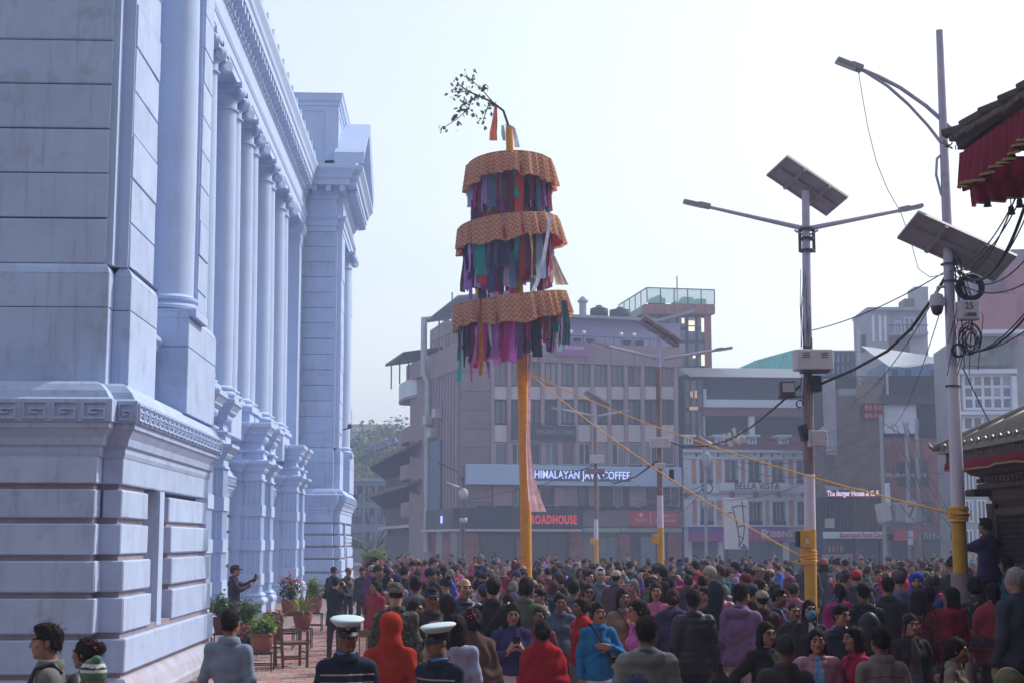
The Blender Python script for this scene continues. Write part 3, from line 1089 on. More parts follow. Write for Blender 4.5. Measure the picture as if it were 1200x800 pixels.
def torus(b, c, R1, r, ax, n=28, k=6, sq=1.0):
 c, ax = Vector(c), Vector(ax).normalized()
 s = ax.cross(Vector((0, 0, 1))).normalized()
 t = s.cross(ax)
 b.tube([c + s * R1 * math.cos(2 * math.pi * i / n) + t * R1 * sq * math.sin(2 * math.pi * i / n) for i in range(n + 1)], r, k, caps=False)
# the lamp post wrapped at its foot in rope, by the carved temple
Y1p = 20.0
b0 = at(1127, 700, Y1p)
lp = empty("lamp_post", (b0.x, Y1p, 0), 0, "lamp post with yellow-painted foot, cable coils, dome camera and box numbered 25", "lamp post")
LO = Vector(lp.location)
zz = lambda py: at(1120, py, Y1p).z
shaft_parts(lp, LO, [0, zz(672), zz(602), zz(430), zz(36)], .112, .048, [M_RUST, M_PYEL, M_PWHT, M_PGAL])
MB().tube([(0, 0, .02), (0, 0, zz(672) + .01)], [.16, .13], 14).build("foot_collar", M_RUST, lp, True)
rp = MB()
rs = random.Random(3)
for k in range(9):
 torus(rp, (rs.uniform(-.008, .008), 0, zz(610) + .022 * k), .112 + .018 * rs.random(), .013, (rs.uniform(-.12, .12), rs.uniform(-.12, .12), 1.0001))
for k in range(7):
 a = rs.uniform(0, 6.28)
 p = Vector((.13 * math.cos(a), .13 * math.sin(a), zz(606)))
 rp.tube([p, p + Vector((.03 * math.cos(a), .03 * math.sin(a), rs.uniform(.05, .09))), p + Vector((.05 * math.cos(a), .05 * math.sin(a), rs.uniform(-.04, .08)))], .007, 5)
rp.build("rope_wrap", M_ROPE, lp)
def lpos(px, py, dy=0.0):
 return at(px, py, Y1p + dy) - LO
solar_panel(lp, lpos(1121, 289, -.1), (.66, .02, -.29), (-.08, .2, -.13))
arm = MB()
arm.tube([lpos(1122, 158), lpos(1108, 145), lpos(1085, 124), lpos(1055, 103), lpos(1030, 90), lpos(1008, 81)], .032, 8)
arm.tube([lpos(1103, 168), lpos(1088, 148), lpos(1065, 123), lpos(1040, 101), lpos(1012, 83)], .024, 8)
arm.build("lamp_arm", M_PGAL, lp, True, 50)
MB().tube([lpos(1107, 178), lpos(1098, 186), lpos(1097, 205), lpos(1103, 228), lpos(1111, 240)], .02, 8).build("cable_conduit", M_PGAL, lp, True)
lamp_head(lp, lpos(1010, 82), lpos(979, 70) - lpos(1010, 82), .38, .16)
br = MB()
br.tube([lpos(1116, 337), lpos(1106, 336), lpos(1099, 337), lpos(1098, 343)], .022, 8)
cb = br.build("camera_bracket", M_BOX, lp, True, 50)
cc = lpos(1098, 357)
MB().lathe([(.03, .16), (.085, .13), (.1, .06), (.1, -.02), (.09, -.03)], 18, cc).build("dome_camera", M_BOX, lp, True, 40)
MB().lathe([(.085, -.03), (.083, -.07), (.06, -.13), (.02, -.155)], 18, cc).build("camera_dome", mat("smoked_dome", (.03, .02, .025), .15, .1, 3, spec=.6), lp, True, 60)
q = lpos(1129, 367)
bx = MB().cbox(q.x - .15, q.x + .13, -.30, -.10, q.z - .13, q.z + .13, .012).build("number_box", M_BOX, lp)
lettering("25", .13, mat("stencil_black", (.04, .035, .05), .7, .1, 5), bx, (q.x - .02, -.302, q.z + .05), extrude=.002)
MB().box(q.x - .05, q.x + .07, -.306, -.301, q.z - .09, q.z - .04).build("box_sticker", mat("purple_sticker", (.12, .06, .2), .6, .2, 30), bx)
MB().box(q.x - .09, q.x - .06, -.306, -.301, q.z - .09, q.z - .055).build("box_sticker", mat("red_sticker", (.5, .12, .1), .6, .2, 30), bx)
co = MB()
rs = random.Random(5)
for k in range(9):
 torus(co, lpos(1130, 340) + Vector((rs.uniform(-.012, .012), -.16 - .012 * k, rs.uniform(-.012, .012))), .155 + rs.uniform(-.025, .03), .013, (rs.uniform(-.06, .06), 1, rs.uniform(-.05, .05)), sq=.95)
co.build("cable_coil", M_CABLE, lp)
co = MB()
for k in range(7):
 torus(co, lpos(1131, 400) + Vector((rs.uniform(-.03, .03), -.15 - .02 * k, rs.uniform(-.04, .04))), .12 + rs.uniform(-.035, .035), .008, (rs.uniform(-.25, .25), 1, rs.uniform(-.2, .2)), sq=1.35)
co.build("cable_coil", M_CABLE, lp)
co = MB()
for k in range(6):
 torus(co, lpos(1119, 412) + Vector((0, -.14 - .012 * k, 0)), .085 + rs.uniform(-.01, .012), .010, (rs.uniform(-.1, .1), 1, 0))
co.build("cable_coil", M_CABLE, lp)
for py in (310, 330, 452):
 torus_b = MB()
 torus(torus_b, (0, 0, zz(py)), .10, .012, (0, .0001, 1))
 torus_b.build("clamp", M_DARKM, lp)
drp = MB()
for k in range(12):
 x0, y0 = rs.uniform(1112, 1126), rs.uniform(300, 320)
 x1, y1 = rs.uniform(1108, 1146), rs.uniform(395, 440)
 bow = rs.uniform(-14, 22)
 drp.tube([lpos(x0, y0, -.1), lpos((x0 + x1) / 2 + bow, (y0 + y1) / 2, -.2), lpos(x1, y1, -.15)], .006, 5)
drp.build("loose_cable", M_CABLE, lp)
# the solar street light with two arms in the square
Y2p = 25.0
b0 = at(949, 700, Y2p)
l2 = empty("lamp_post", (b0.x, Y2p, 0), 0, "twin-arm solar lamp post with rusty shaft, boxes and rope-tied yellow foot", "lamp post")
LO2 = Vector(l2.location)
def lq(px, py, dy=0.0):
 return at(px, py, Y2p + dy) - LO2
z2 = lambda py: at(946, py, Y2p).z
top2 = at(944, 226, Y2p) - LO2
for i, (za, zb, ra, rb, m_) in enumerate(((0, .25, .11, .105, M_RUST), (.25, z2(620), .105, .10, M_PYEL), (z2(620), z2(555), .098, .092, M_PWHT),
          (z2(555), z2(405), .09, .08, M_RUST), (z2(405), z2(224), .078, .065, M_PGAL))):
 MB().tube([(top2.x * za / top2.z, 0, za), (top2.x * zb / top2.z, 0, zb)], [ra, rb], 14).build("shaft", m_, l2, True, 50)
solar_panel(l2, lq(946, 218), (.54, .15, -.31), (-.12, .24, -.10))
for s, (x0, y0, x1, y1) in ((-1, (942, 268, 832, 243)), (1, (948, 268, 1054, 247))):
 ar = MB()
 ar.tube([lq(x0, y0), lq(x1, y1)], [.045, .03], 8)
 ar.tube([lq(x0, y0 + 8), lq(x0 + (x1 - x0) * .1, y0 + 2)], .02, 6)
 ar.build("lamp_arm", M_PGAL, l2, True, 50)
 tip = lq(801, 236) if s < 0 else lq(1081, 241)
 a = lq(x1, y1)
 lamp_head(l2, a, tip - a, (tip - a).length, .13)
cl = MB()
for py in (269, 280, 294):
 cl.tube([(top2.x, 0, z2(py) - .02), (top2.x, 0, z2(py) + .02)], .13, 14)
for s in (-1, 1):
 cl.bar((top2.x + s * .12, 0, z2(266)), (top2.x + s * .12, 0, z2(296)), .03, .05)
cl.build("arm_clamp", M_DARKM, l2)
q = lq(948.5, 424)
bx = MB().cbox(q.x - .31, q.x + .31, -.42, -.06, q.z - .17, q.z + .17, .015).build("cable_cabinet", M_BOX, l2)
sl = MB()
for k in range(3):
 for s in (-.15, .16):
  sl.bar((q.x + s - .06, -.422, q.z + .1 - .035 * k), (q.x + s + .06, -.422, q.z + .11 - .035 * k), .012, .012)
sl.build("cabinet_vent", M_DARKM, bx)
MB().box(q.x - .2, q.x + .25, -.38, -.1, q.z - .21, q.z - .172).build("cabinet_foot", M_DARKM, bx)
q = lq(921, 458)
fl = MB().cbox(q.x - .13, q.x + .12, -.20, -.02, q.z - .10, q.z + .15, .012).build("flood_lamp", M_DARKM, l2)
MB().box(q.x - .10, q.x + .10, -.206, -.201, q.z - .03, q.z + .12).build("flood_lens", mat("flood_reflector", (.42, .38, .43), .35, .1, 4), fl)
MB().bar(lq(912, 466), lq(948, 464), .04, .03).build("flood_bracket", M_RUST, l2)
q = lq(956, 450)
MB().cbox(q.x - .08, q.x + .07, -.16, .1, q.z - .13, q.z + .14, .02).build("horn_speaker", M_CABLE, l2)
q = lq(940, 507)
MB().obox(q + Vector((0, -.12, 0)), (.06, .02, .02), (0, .10, 0), (-.03, 0, .13)).build("spot_lamp", M_CABLE, l2)
MB().tube([lq(953, 515, -.1), lq(966, 500, -.15)], .035, 8).build("bullet_camera", M_BOX, l2)
q = lq(954, 515)
bx = MB().cbox(q.x - .15, q.x + .15, -.34, -.12, q.z - .13, q.z + .14, .012).build("meter_box", M_BOX, l2)
MB().box(q.x + .11, q.x + .13, -.345, -.341, q.z - .01, q.z + .02).build("box_latch", M_RUST, bx)
MB().box(q.x - .14, q.x - .13, -.345, -.341, q.z - .12, q.z + .12).build("rust_streak", M_RUST, bx)
q = lq(938, 631)
bx = MB().cbox(q.x - .06, q.x + .12, -.25, -.1, q.z - .14, q.z + .14, .01).build("switch_box", M_PYEL, l2)
MB().cbox(q.x - .12, q.x - .062, -.24, -.1, q.z - .13, q.z + .13, .01).build("switch_box_lid", M_DARKM, l2)
MB().box(q.x + .03, q.x + .08, -.256, -.251, q.z - .08, q.z).build("switch_sticker", M_PWHT, bx)
rp = MB()
for k in range(8):
 torus(rp, (0.0, 0, z2(660) + .03 * k), .115 + .015 * rs.random(), .016, (rs.uniform(-.1, .1), rs.uniform(-.1, .1), 1.0001))
rp.tube([lq(935, 656, -.13), lq(927, 658, -.2), lq(938, 660, -.16)], .012, 5)
rp.build("rope_wrap", M_ROPE, l2)
co = MB()
for k in range(3):
 torus(co, lq(937, 473, -.1) + Vector((0, -.02 * k, 0)), .06, .008, (0, 1, .1))
co.build("cable_coil", M_CABLE, l2)
lo = MB()
for k in range(10):
 x = rs.uniform(938, 952)
 y0 = rs.uniform(300, 400)
 lo.tube([lq(x, y0, -.1), lq(x + rs.uniform(-6, 6), y0 + 40, -.14), lq(x + rs.uniform(-4, 4), y0 + 90, -.1)], .006, 4)
lo.build("loose_cable", M_CABLE, l2)
# two more solar lamp posts farther off
def far_lamp(px, pbase, Y, topy, arms, panel, breaks, label, boxes):
 b0 = at(px, pbase, Y)
 root = empty("lamp_post", (b0.x, Y, 0), 0, label, "lamp post")
 O = Vector(root.location)
 z = lambda py: at(px, py, Y).z
 g_ = lambda x, y, dy=0.0: at(x, y, Y + dy) - O
 zs = [0] + [z(q) for q in breaks] + [z(topy)]
 shaft_parts(root, O, zs, .10, .065, [M_PYEL, M_PWHT, M_RUST, M_PGAL][:len(zs) - 1], 10)
 for (x0, y0, x1, y1) in arms:
  MB().tube([g_(x0, y0), g_(x0 + (x1 - x0) * .75, y0 + (y1 - y0) * .75)], [.05, .035], 8).build("lamp_arm", M_PGAL, root, True, 50)
  a = g_(x0 + (x1 - x0) * .75, y0 + (y1 - y0) * .75)
  t = g_(x1, y1)
  lamp_head(root, a, t - a, (t - a).length, .15)
 if panel:
  solar_panel(root, g_(*panel[0]), panel[1], panel[2])
 for nm, (x, y), (w, h, d), m_ in boxes:
  q = g_(x, y)
  MB().cbox(q.x - w / 2, q.x + w / 2, -d - .08, -.08, q.z - h / 2, q.z + h / 2, .015).build(nm, m_, root)
 return root
far_lamp(775, 700, 41.0, 392, [(773, 420, 693, 401), (779, 420, 858, 407)], ((774, 388), (.52, .15, -.31), (-.06, .28, -.05)), (618, 580, 430),
  "twin-arm solar lamp post in front of the shops with the red tea house sign",
  [("cable_cabinet", (772, 519), (.55, .28, .3), M_BOX), ("meter_box", (772, 546), (.28, .16, .2), M_BOX), ("switch_box", (767, 631), (.18, .26, .15), M_PYEL),
  ("horn_speaker", (786, 556), (.12, .30, .15), M_CABLE)])
far_lamp(699, 690, 60.0, 470, [(697, 487, 646, 477), (701, 487, 738, 480)], ((700, 467), (.5, .15, -.28), (-.05, .28, -.05)), (632, 608, 500),
  "slim twin-arm solar lamp post beside the poster window of the coffee building",
  [("cable_cabinet", (699, 538), (.55, .34, .3), M_BOX), ("junction_box", (697, 552), (.75, .2, .3), M_RUST), ("switch_box", (694, 634), (.2, .26, .15), M_PYEL)])
# ropes and overhead wires
def catenary(a, b, sag, n=18):
 a, b = Vector(a), Vector(b)
 return [a.lerp(b, i / n) - Vector((0, 0, sag * 4 * (i / n) * (1 - i / n))) for i in range(n + 1)]
def wire(name, pts, r, m, label, cat, group=None, n=5):
 p0 = Vector(pts[0])
 o = MB().tube([Vector(p) - p0 for p in pts], r, n).build(name, m, None, True)
 o.location = p0
 return props(o, label, cat, group)
wire("rope", catenary(at(621, 437, 33), at(1116, 601, 20.0), .22), .013, M_ROPE, "orange rope from the ceremonial pole to the numbered lamp post", "rope")
wire("rope", catenary(at(621, 438, 33), at(940, 652, 25.0), .20), .013, M_ROPE, "orange rope from the ceremonial pole to the lamp post with twin arms and rusty shaft", "rope")
bp = [at(1112, 318, 20), at(1095, 347, 20.6), at(1068, 385, 21.6), at(1040, 411, 22.6), at(1000, 433, 23.7), at(963, 449, 24.9)]
wire("cable_bundle", bp, .024, M_CABLE, "thick sagging cable bundle between two lamp posts in the square", "cable", n=7)
bp = [at(937, 452, 25), at(905, 480, 29), at(880, 500, 33), at(855, 515, 36), at(830, 522, 38.5), at(800, 523, 40.2), at(780, 515, 41)]
wire("cable_bundle", bp, .02, M_CABLE, "thick cable bundle hung with plastic scraps near the Bella Vista sign", "cable", n=7)
bp = [at(770, 540, 41), at(745, 558, 47), at(720, 566, 53), at(702, 555, 60)]
wire("cable_bundle", bp, .025, M_CABLE, "drooping cable bundle crossing the white coffee shop board", "cable", n=6)
bp = [at(697, 545, 60), at(665, 555, 68), at(640, 566, 76), at(600, 575, 85), at(550, 585, 96)]
wire("cable_bundle", bp, .022, M_CABLE, "dark cable running from the slim lamp post along the coffee building", "cable", n=6)
WG = "thin overhead wires"
for (a, b, sag, l_) in (((1112, 316, 20), (952, 387, 25), .1, "to the cable cabinet post"), ((1112, 318, 20), (1200, 225, 15.5), .25, "up to the tiled roof"), ((1116, 315, 20), (1200, 212, 15), .22, "up to the red frill"),
      ((1118, 322, 20), (1204, 250, 16), .35, "sagging below the tiled roof"), ((1121, 330, 20), (1205, 330, 17), .15, "level before the pink wall"),
      ((1112, 320, 20), (1000, 470, 40), .3, "down to the brown bricks"), ((1116, 318, 20), (1040, 500, 60), .6, "down to the transformer frame"), ((1135, 415, 20), (1205, 362, 17), .1, "from the cable coils upward"),
      ((1140, 412, 20), (1205, 385, 17.5), .06, "from the cable coils past the windows"), ((1128, 430, 20), (1205, 570, 24), .1, "down behind the carved shrine"), ((1128, 325, 20), (1205, 300, 16.5), .2, "past the solar panel edge"),
      ((1122, 320, 20), (1200, 200, 15), .35, "slack under the roof corner")):
 wire("overhead_wire", catenary(at(*a), at(*b), sag), .009, M_CABLE, "thin wire from the numbered lamp post " + l_, "wire", WG)
wire("cable_bundle", catenary(at(1124, 318, 19.9), at(1206, 226, 15.6), .45), .02, M_CABLE, "twisted black cable bundle rising from the solar panel towards the fringed roof", "cable")
wire("cable_bundle", catenary(at(1138, 412, 19.9), at(1206, 366, 17), .12), .015, M_CABLE, "black cable pair rising from the coils on the numbered lamp post", "cable")
wire("lamp_wire", [at(1006, 84, 20), at(1010, 110, 20), at(1017, 150, 20), at(1027, 190, 20.1), at(1040, 222, 20.2), at(1056, 250, 20.4), at(1068, 285, 20.5), at(1076, 315, 20.4), at(1090, 325, 20.2), at(1110, 321, 20)],
 .007, M_WIREW, "pale loose wire dangling from the curved lamp arm", "wire")
sc = MB()
rs = random.Random(21)
c0 = at(862, 514, 35.2)
for k in range(14):
 c = Vector((rs.uniform(-.25, .25), rs.uniform(-.04, .04), rs.uniform(-.05, .05)))
 d = Vector((rs.gauss(0, 1), rs.gauss(0, .4), rs.gauss(0, 1))).normalized()
 s_ = d.cross(Vector((0, 1, .3))).normalized()
 L = rs.uniform(.08, .2)
 sc.add([c, c + d * L + s_ * .04, c + d * L * 1.2 - s_ * .05, c - s_ * .06], [(0, 1, 2, 3)])
o = sc.build("plastic_scrap", mat("torn_white_plastic", (.62, .66, .64), .6, .3, 10))
o.location = c0
props(o, "torn pale plastic scrap snagged on the overhead cable bundle", "plastic scrap")
# buildings round the square
def brick_mat(name, c1, c2, mortar, scale=1.0):
 m = bpy.data.materials.new(name)
 m.use_nodes = True
 N, L = m.node_tree.nodes, m.node_tree.links
 b = N["Principled BSDF"]
 b.inputs["Roughness"].default_value = 0.9
 tc = N.new("ShaderNodeTexCoord")
 mp = N.new("ShaderNodeMapping")
 mp.inputs["Rotation"].default_value = (R(90), 0, 0)
 L.new(tc.outputs["Object"], mp.inputs[0])
 bt = N.new("ShaderNodeTexBrick")
 bt.inputs["Scale"].default_value = scale
 bt.inputs["Color1"].default_value = (*c1, 1)
 bt.inputs["Color2"].default_value = (*c2, 1)
 bt.inputs["Mortar"].default_value = (*mortar, 1)
 bt.inputs["Mortar Size"].default_value = 0.012
 bt.inputs["Brick Width"].default_value = 0.24
 bt.inputs["Row Height"].default_value = 0.075
 L.new(mp.outputs[0], bt.inputs[0])
 nz = N.new("ShaderNodeTexNoise")
 nz.inputs["Scale"].default_value = 0.8
 nz.inputs["Detail"].default_value = 6
 L.new(tc.outputs["Object"], nz.inputs[0])
 mr = N.new("ShaderNodeMapRange")
 mr.inputs[1].default_value, mr.inputs[2].default_value = .3, .7
 mr.inputs[3].default_value, mr.inputs[4].default_value = .65, 1.25
 L.new(nz.outputs[0], mr.inputs[0])
 mx = N.new("ShaderNodeMix")
 mx.data_type = 'RGBA'
 mx.blend_type = 'MULTIPLY'
 mx.inputs[0].default_value = 1
 L.new(bt.outputs[0], mx.inputs[6])
 L.new(mr.outputs[0], mx.inputs[7])
 L.new(mx.outputs[2], b.inputs["Base Color"])
 MATS[name] = m
 return m
M_PINKC = mat("pinkish_grey_render", (0.28, 0.20, 0.23), 0.85, 0.14, 1.1, dirt=((.13, .10, .10), 1.4, .55, .75, .5), vary=0.05, streak=((.09, .07, .08), .4))
M_PIER = mat("mauve_pier_render", (0.33, 0.23, 0.30), 0.85, 0.12, 1.5, stretch=(1, 1, .3), vary=0.06, streak=((.09, .07, .08), .4))
M_SPAN = mat("pale_spandrel_panel", (0.50, 0.46, 0.50), 0.8, 0.12, 1.0, dirt=((.2, .16, .15), 2, .6, .8, .5), vary=0.06, streak=((.09, .07, .08), .4))
M_BEIGE = mat("taupe_wall_panel", (0.21, 0.165, 0.18), 0.85, 0.14, .9, dirt=((.13, .1, .1), 1.2, .55, .75, .5), vary=0.06, streak=((.09, .07, .08), .4))
M_LAV = mat("lavender_wall", (0.36, 0.32, 0.52), 0.8, 0.1, 1.0)
M_GLASSD = glass_mat("dark_window_glass", (0.035, 0.035, 0.045), .3)
M_GLASSB = glass_mat("grey_blue_window_glass", (0.11, 0.13, 0.18), .12)
M_WOODO = mat("orange_wood_frame", (0.24, 0.11, 0.06), 0.6, 0.2, 3)
M_ALUW = mat("pale_window_frame", (0.42, 0.40, 0.44), 0.5, 0.1, 3)
M_DKF = mat("dark_window_frame", (0.05, 0.04, 0.045), 0.6, 0.2, 3)
M_SIGNW = mat("pale_blue_sign_board", (0.36, 0.48, 0.68), 0.5, 0.06, .6)
M_SIGNN = mat("navy_slatted_board", (0.045, 0.05, 0.075), 0.6, 0.15, 2)
M_BRICKR = brick_mat("red_brick_pier", (.32, .075, .06), (.26, .06, .05), (.16, .12, .11))
M_BRICKB = brick_mat("brown_brick_wall", (.20, .10, .075), (.16, .085, .07), (.13, .11, .10))
M_BRICKP = brick_mat("pink_brick_panel", (.62, .20, .14), (.54, .17, .12), (.5, .38, .34))
M_TERRA = mat("terracotta_cladding", (0.28, 0.13, 0.11), 0.7, 0.1, 1.5)
M_TANK = mat("black_water_tank", (0.025, 0.025, 0.03), 0.5, 0.2, 3)
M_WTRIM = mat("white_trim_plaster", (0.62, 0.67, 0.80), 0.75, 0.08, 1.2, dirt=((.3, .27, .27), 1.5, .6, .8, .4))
M_REDT = mat("red_roof_tile", (0.36, 0.08, 0.08), 0.75, 0.2, 2)
M_TIN = mat("weathered_tin_sheet", (0.40, 0.40, 0.45), 0.45, 0.15, 1.5, metal=.3, dirt=((.3, .18, .13), 1.2, .55, .75, .5))
M_CONC = mat("bare_concrete", (0.30, 0.30, 0.34), 0.9, 0.15, 1.2)
M_DARKIN = mat("dark_interior", (0.018, 0.016, 0.018), 0.9, 0.3, 1)  # near-black colour paints the unlit depth behind openings
M_GREEN = mat("potted_shrub_leaf", (0.035, 0.06, 0.03), 0.7, 0.4, 2)
class Facade:
 """a building front: local x along it, y into the building, z up; q() finds the local point the photograph shows"""
 def __init__(s, name, px, Y, ang, label, cat="building"):
  p = at(px, 640, Y)
  s.root = empty(name, (p.x, Y, 0), R(ang), label, cat)
  s.O = Vector((p.x, Y, 0))
  s.dx = Vector((math.cos(R(ang)), math.sin(R(ang)), 0))
  s.dy = Vector((-math.sin(R(ang)), math.cos(R(ang)), 0))
 def q(s, px, py, off=0.0):
  d = _f * PIXF + _r * (px - 600) + _u * (400 - py)
  t = ((s.O + s.dy * off) - _c).dot(s.dy) / d.dot(s.dy)
  p = _c + d * t - s.O
  return p.dot(s.dx), p.z
 def blk(s, name, px0, py0, px1, py1, d0, d1, m, parent=None, cham=0.0):
  x0, z1 = s.q(px0, (py0 + py1) / 2, d0)[0], s.q((px0 + px1) / 2, py0, d0)[1]
  x1, z0 = s.q(px1, (py0 + py1) / 2, d0)[0], s.q((px0 + px1) / 2, py1, d0)[1]
  b = MB()
  if cham:
   b.cbox(x0, x1, d0, d1, max(z0, 0), z1, cham)
  else:
   b.box(x0, x1, d0, d1, max(z0, 0), z1)
  return b.build(name, m, parent or s.root)
 def win(s, px0, py0, px1, py1, d, cols=2, rows=1, fm=None, gm=None, t=.06, parent=None, name="window"):
  """framed window; panes are its own children"""
  x0, z1 = s.q(px0, (py0 + py1) / 2, d)[0], s.q((px0 + px1) / 2, py0, d)[1]
  x1, z0 = s.q(px1, (py0 + py1) / 2, d)[0], s.q((px0 + px1) / 2, py1, d)[1]
  return s.winl(x0, x1, z0, z1, d, cols, rows, fm, gm, t, parent, name)
 def winl(s, x0, x1, z0, z1, d, cols=2, rows=1, fm=None, gm=None, t=.06, parent=None, name="window"):
  b = MB()
  cw, rh = (x1 - x0 - t) / cols, (z1 - z0 - t) / rows
  for i in range(cols + 1):
   b.box(x0 + cw * i, x0 + cw * i + t, d, d + .08, z0, z1)
  for j in range(rows + 1):
   for i in range(cols):
    b.box(x0 + cw * i + t, x0 + cw * (i + 1), d + .004, d + .076, z0 + rh * j, z0 + rh * j + t)
  w = b.build(name, fm or M_DKF, parent or s.root)
  key = (round(cw - t, 2), round(rh - t, 2), (gm or M_GLASSD).name)
  me = PANES.get(key)
  if me is None:
   me = MB().box(-(cw - t) / 2, (cw - t) / 2, 0, .015, -(rh - t) / 2, (rh - t) / 2).mesh("pane", gm or M_GLASSD)
   PANES[key] = me
  for i in range(cols):
   for j in range(rows):
    link("pane", me, w, (x0 + cw * (i + .5) + t / 2, d + .05, z0 + rh * (j + .5) + t / 2), (random.uniform(-.01, .01), 0, random.uniform(-.012, .012)))
  return w
PANES = {}
def wall_open(b, x0, x1, z0, z1, ops, y0, y1):
 """one wall with openings (list of x0,x1,z0,z1)"""
 zs = sorted({z0, z1} | {q for o in ops for q in o[2:] if z0 < q < z1})
 for k in range(len(zs) - 1):
  a, c = zs[k], zs[k + 1]
  cur = x0
  for o in sorted(o for o in ops if o[2] <= a + 1e-6 and o[3] >= c - 1e-6):
   if o[0] > cur + 1e-4:
    b.box(cur, o[0], y0, y1, a, c)
   cur = max(cur, o[1])
  if cur < x1 - 1e-4:
   b.box(cur, x1, y0, y1, a, c)
# the coffee-shop building
A = Facade("corner_building", 540, 105.0, 15.6, "five-storey mauve corner building with ribbed window bays and coffee signs")
rA = A.root
LA = A.q(800, 540)[0]
zt = A.q(650, 402)[1]
core = MB()
core.box(.3, LA - .1, .62, 16, 0, A.q(650, 425)[1])
core.box(.05, LA, .02, 16.4, A.q(650, 425)[1], A.q(650, 403)[1])
core.build("core_wall", M_PINKC, rA)
edge = A.q(577, 500)[0]
prev = 0.0
for z1 in [A.q(558, y)[1] for y in (588, 566, 546, 524, 502, 480, 458, 436, 418)]:
 if prev == 0.0:
  prev = A.q(558, 596)[1]
 MB().cbox(0, edge, 0, .6, prev + .012, z1 - .012, .02).build("wall_panel", M_BEIGE, rA)
 prev = z1
n = 9
for i in range(n):
 x0, x1 = LA * i / n, LA * (i + 1) / n
 MB().cbox(x0 + .01, x1 - .01, -.12, .2, A.q(650, 425)[1], A.q(650, 401)[1], .02).build("parapet_panel", M_PINKC, rA)
bays = [577 + 19.6 * i for i in range(12)]
rowsA = [(424, 452, 'o'), (468, 497, 'd'), (518, 545, 'm')]
for i, px in enumerate(bays):
 x = A.q(px, 500)[0]
 z0, z1 = A.q(650, 546)[1], A.q(650, 425)[1]
 MB().cbox(x - .14, x + .14, -.10, .4, z0, z1, .03).build("pier", M_PIER, rA)
for (y0, y1, kd) in rowsA:
 for i in range(len(bays) - 1):
  a, b_ = bays[i] + 2.6, bays[i + 1] - 2.6
  fm = {'o': M_WOODO, 'd': M_DKF, 'm': M_ALUW}[kd]
  gm = M_GLASSB if (kd == 'o' and i < 8) or random.random() < .25 else M_GLASSD
  A.win(a, y0 + .6, b_, y1 - .6, .2, 2 if kd != 'm' or i % 2 else 1, 1, fm, gm, .09)
for (y0, y1) in ((452.5, 467.5), (497.5, 517.5)):
 for i in range(len(bays) - 1):
  A.blk("spandrel", bays[i] + 2.4, y0, bays[i + 1] - 2.4, y1, .06, .4, M_SPAN, cham=.02)
bd = A.blk("sign_board", 600, 497.5, 675, 515.5, -.22, -.12, M_SIGNN)
x, z = A.q(638, 506)
lettering("ORGANIC COFFEE", .46, mat("dull_sign_lettering", (.30, .32, .38), .6, .1, 4), bd, (x + .75, -.225, z), extrude=.01, spacing=1.1, sx=.72)
bd = A.blk("sign_board", 548, 545, 799, 568.5, -.75, -.12, M_SIGNW, cham=.03)
x0, z = A.q(622, 555.5)
x1 = A.q(733, 555.5)[0]
M_LETB = mat("lit_blue_lettering", (.4, .45, .9), .5, .05, 4, emit=(.45, .55, 1.0), estr=.8)
MB().box(A.q(620, 555)[0], x1 + .1, -.79, -.752, z - .45, z + .32).build("letter_backing", mat("slate_backing", (.10, .11, .17), .6, .1, 3), bd)
tm = text_mesh("HIMALAYAN JAVA COFFEE", .78, M_LETB, .02, spacing=1.05, bold=.012)
w = max(v.co.x for v in tm.vertices) - min(v.co.x for v in tm.vertices)
o = link("lettering", tm, bd, ((x0 + x1) / 2, -.80, z - .04))
o.scale = ((x1 - x0) / w, 1, 1)
mz = [548, 562, 578, 601, 612, 632, 650, 664, 677, 690, 704, 718, 730, 738, 758, 775, 797]
for i in range(len(mz) - 1):
 if i in (2, 6, 9, 13):
  A.blk("pier", mz[i], 569, mz[i + 1], 594, 0, .4, M_PIER, cham=.03)
 else:
  A.win(mz[i] + .4, 569.5, mz[i + 1] - .4, 593, .25, 1 if i % 3 else 2, 1, M_ALUW if i % 2 else M_DKF, M_GLASSD, .08)
for i in range(10):   # flower boxes on the ledge
 px = 560 + 24 * i
 A.blk("planter", px, 592, px + 18, 596, -.35, -.14, mat("dark_planter", (.05, .03, .03), .8, .2, 3))
bd = A.blk("sign_board", 546, 595, 682, 619, -.45, -.1, M_SIGNN)
x0, z0 = A.q(546, 607, -.45)[0], A.q(614, 619, -.45)[1]
x1, z1 = A.q(682, 607, -.45)[0], A.q(614, 595, -.45)[1]
n = 56
sl = MB().box(-.05, .05, -.03, 0, 0, z1 - z0 - .1).mesh("slat", M_SIGNN)
for i in range(n):
 link("slat", sl, bd, (x0 + (x1 - x0) * (i + .5) / n, -.452, z0 + .05))
x, z = A.q(646, 609)
tm = text_mesh("ROADHOUSE", .85, mat("red_lettering", (.55, .03, .04), .5, .05, 4, emit=(.9, .08, .08), estr=.35), .03, bold=.02, sx=.62, spacing=1.15)
link("lettering", tm, bd, (x, -.52, z))
bl = A.blk("blue_lamp_sign", 524, 0, 527, 0, 0, 0.1, M_LETB) if False else None
A.blk("awning_edge", 546, 619.5, 682, 622, -.7, -.1, M_SPAN)
A.blk("fascia", 683, 597, 800, 617, -.12, .3, M_BEIGE)
A.blk("green_strip", 683, 618, 727, 623, -.2, .2, mat("faded_green_strip", (.25, .36, .30), .7, .2, 3))
A.blk("grey_strip", 728, 618, 799, 623, -.2, .2, M_CONC)
bd = A.blk("sign_board", 739, 598, 795, 616, -.3, -.12, mat("red_sign_board", (.48, .05, .065), .5, .06, 1), cham=.02)
ML = mat("pale_pink_lettering", (.75, .45, .48), .6, .05, 3)
x, z = A.q(749.5, 608.5)
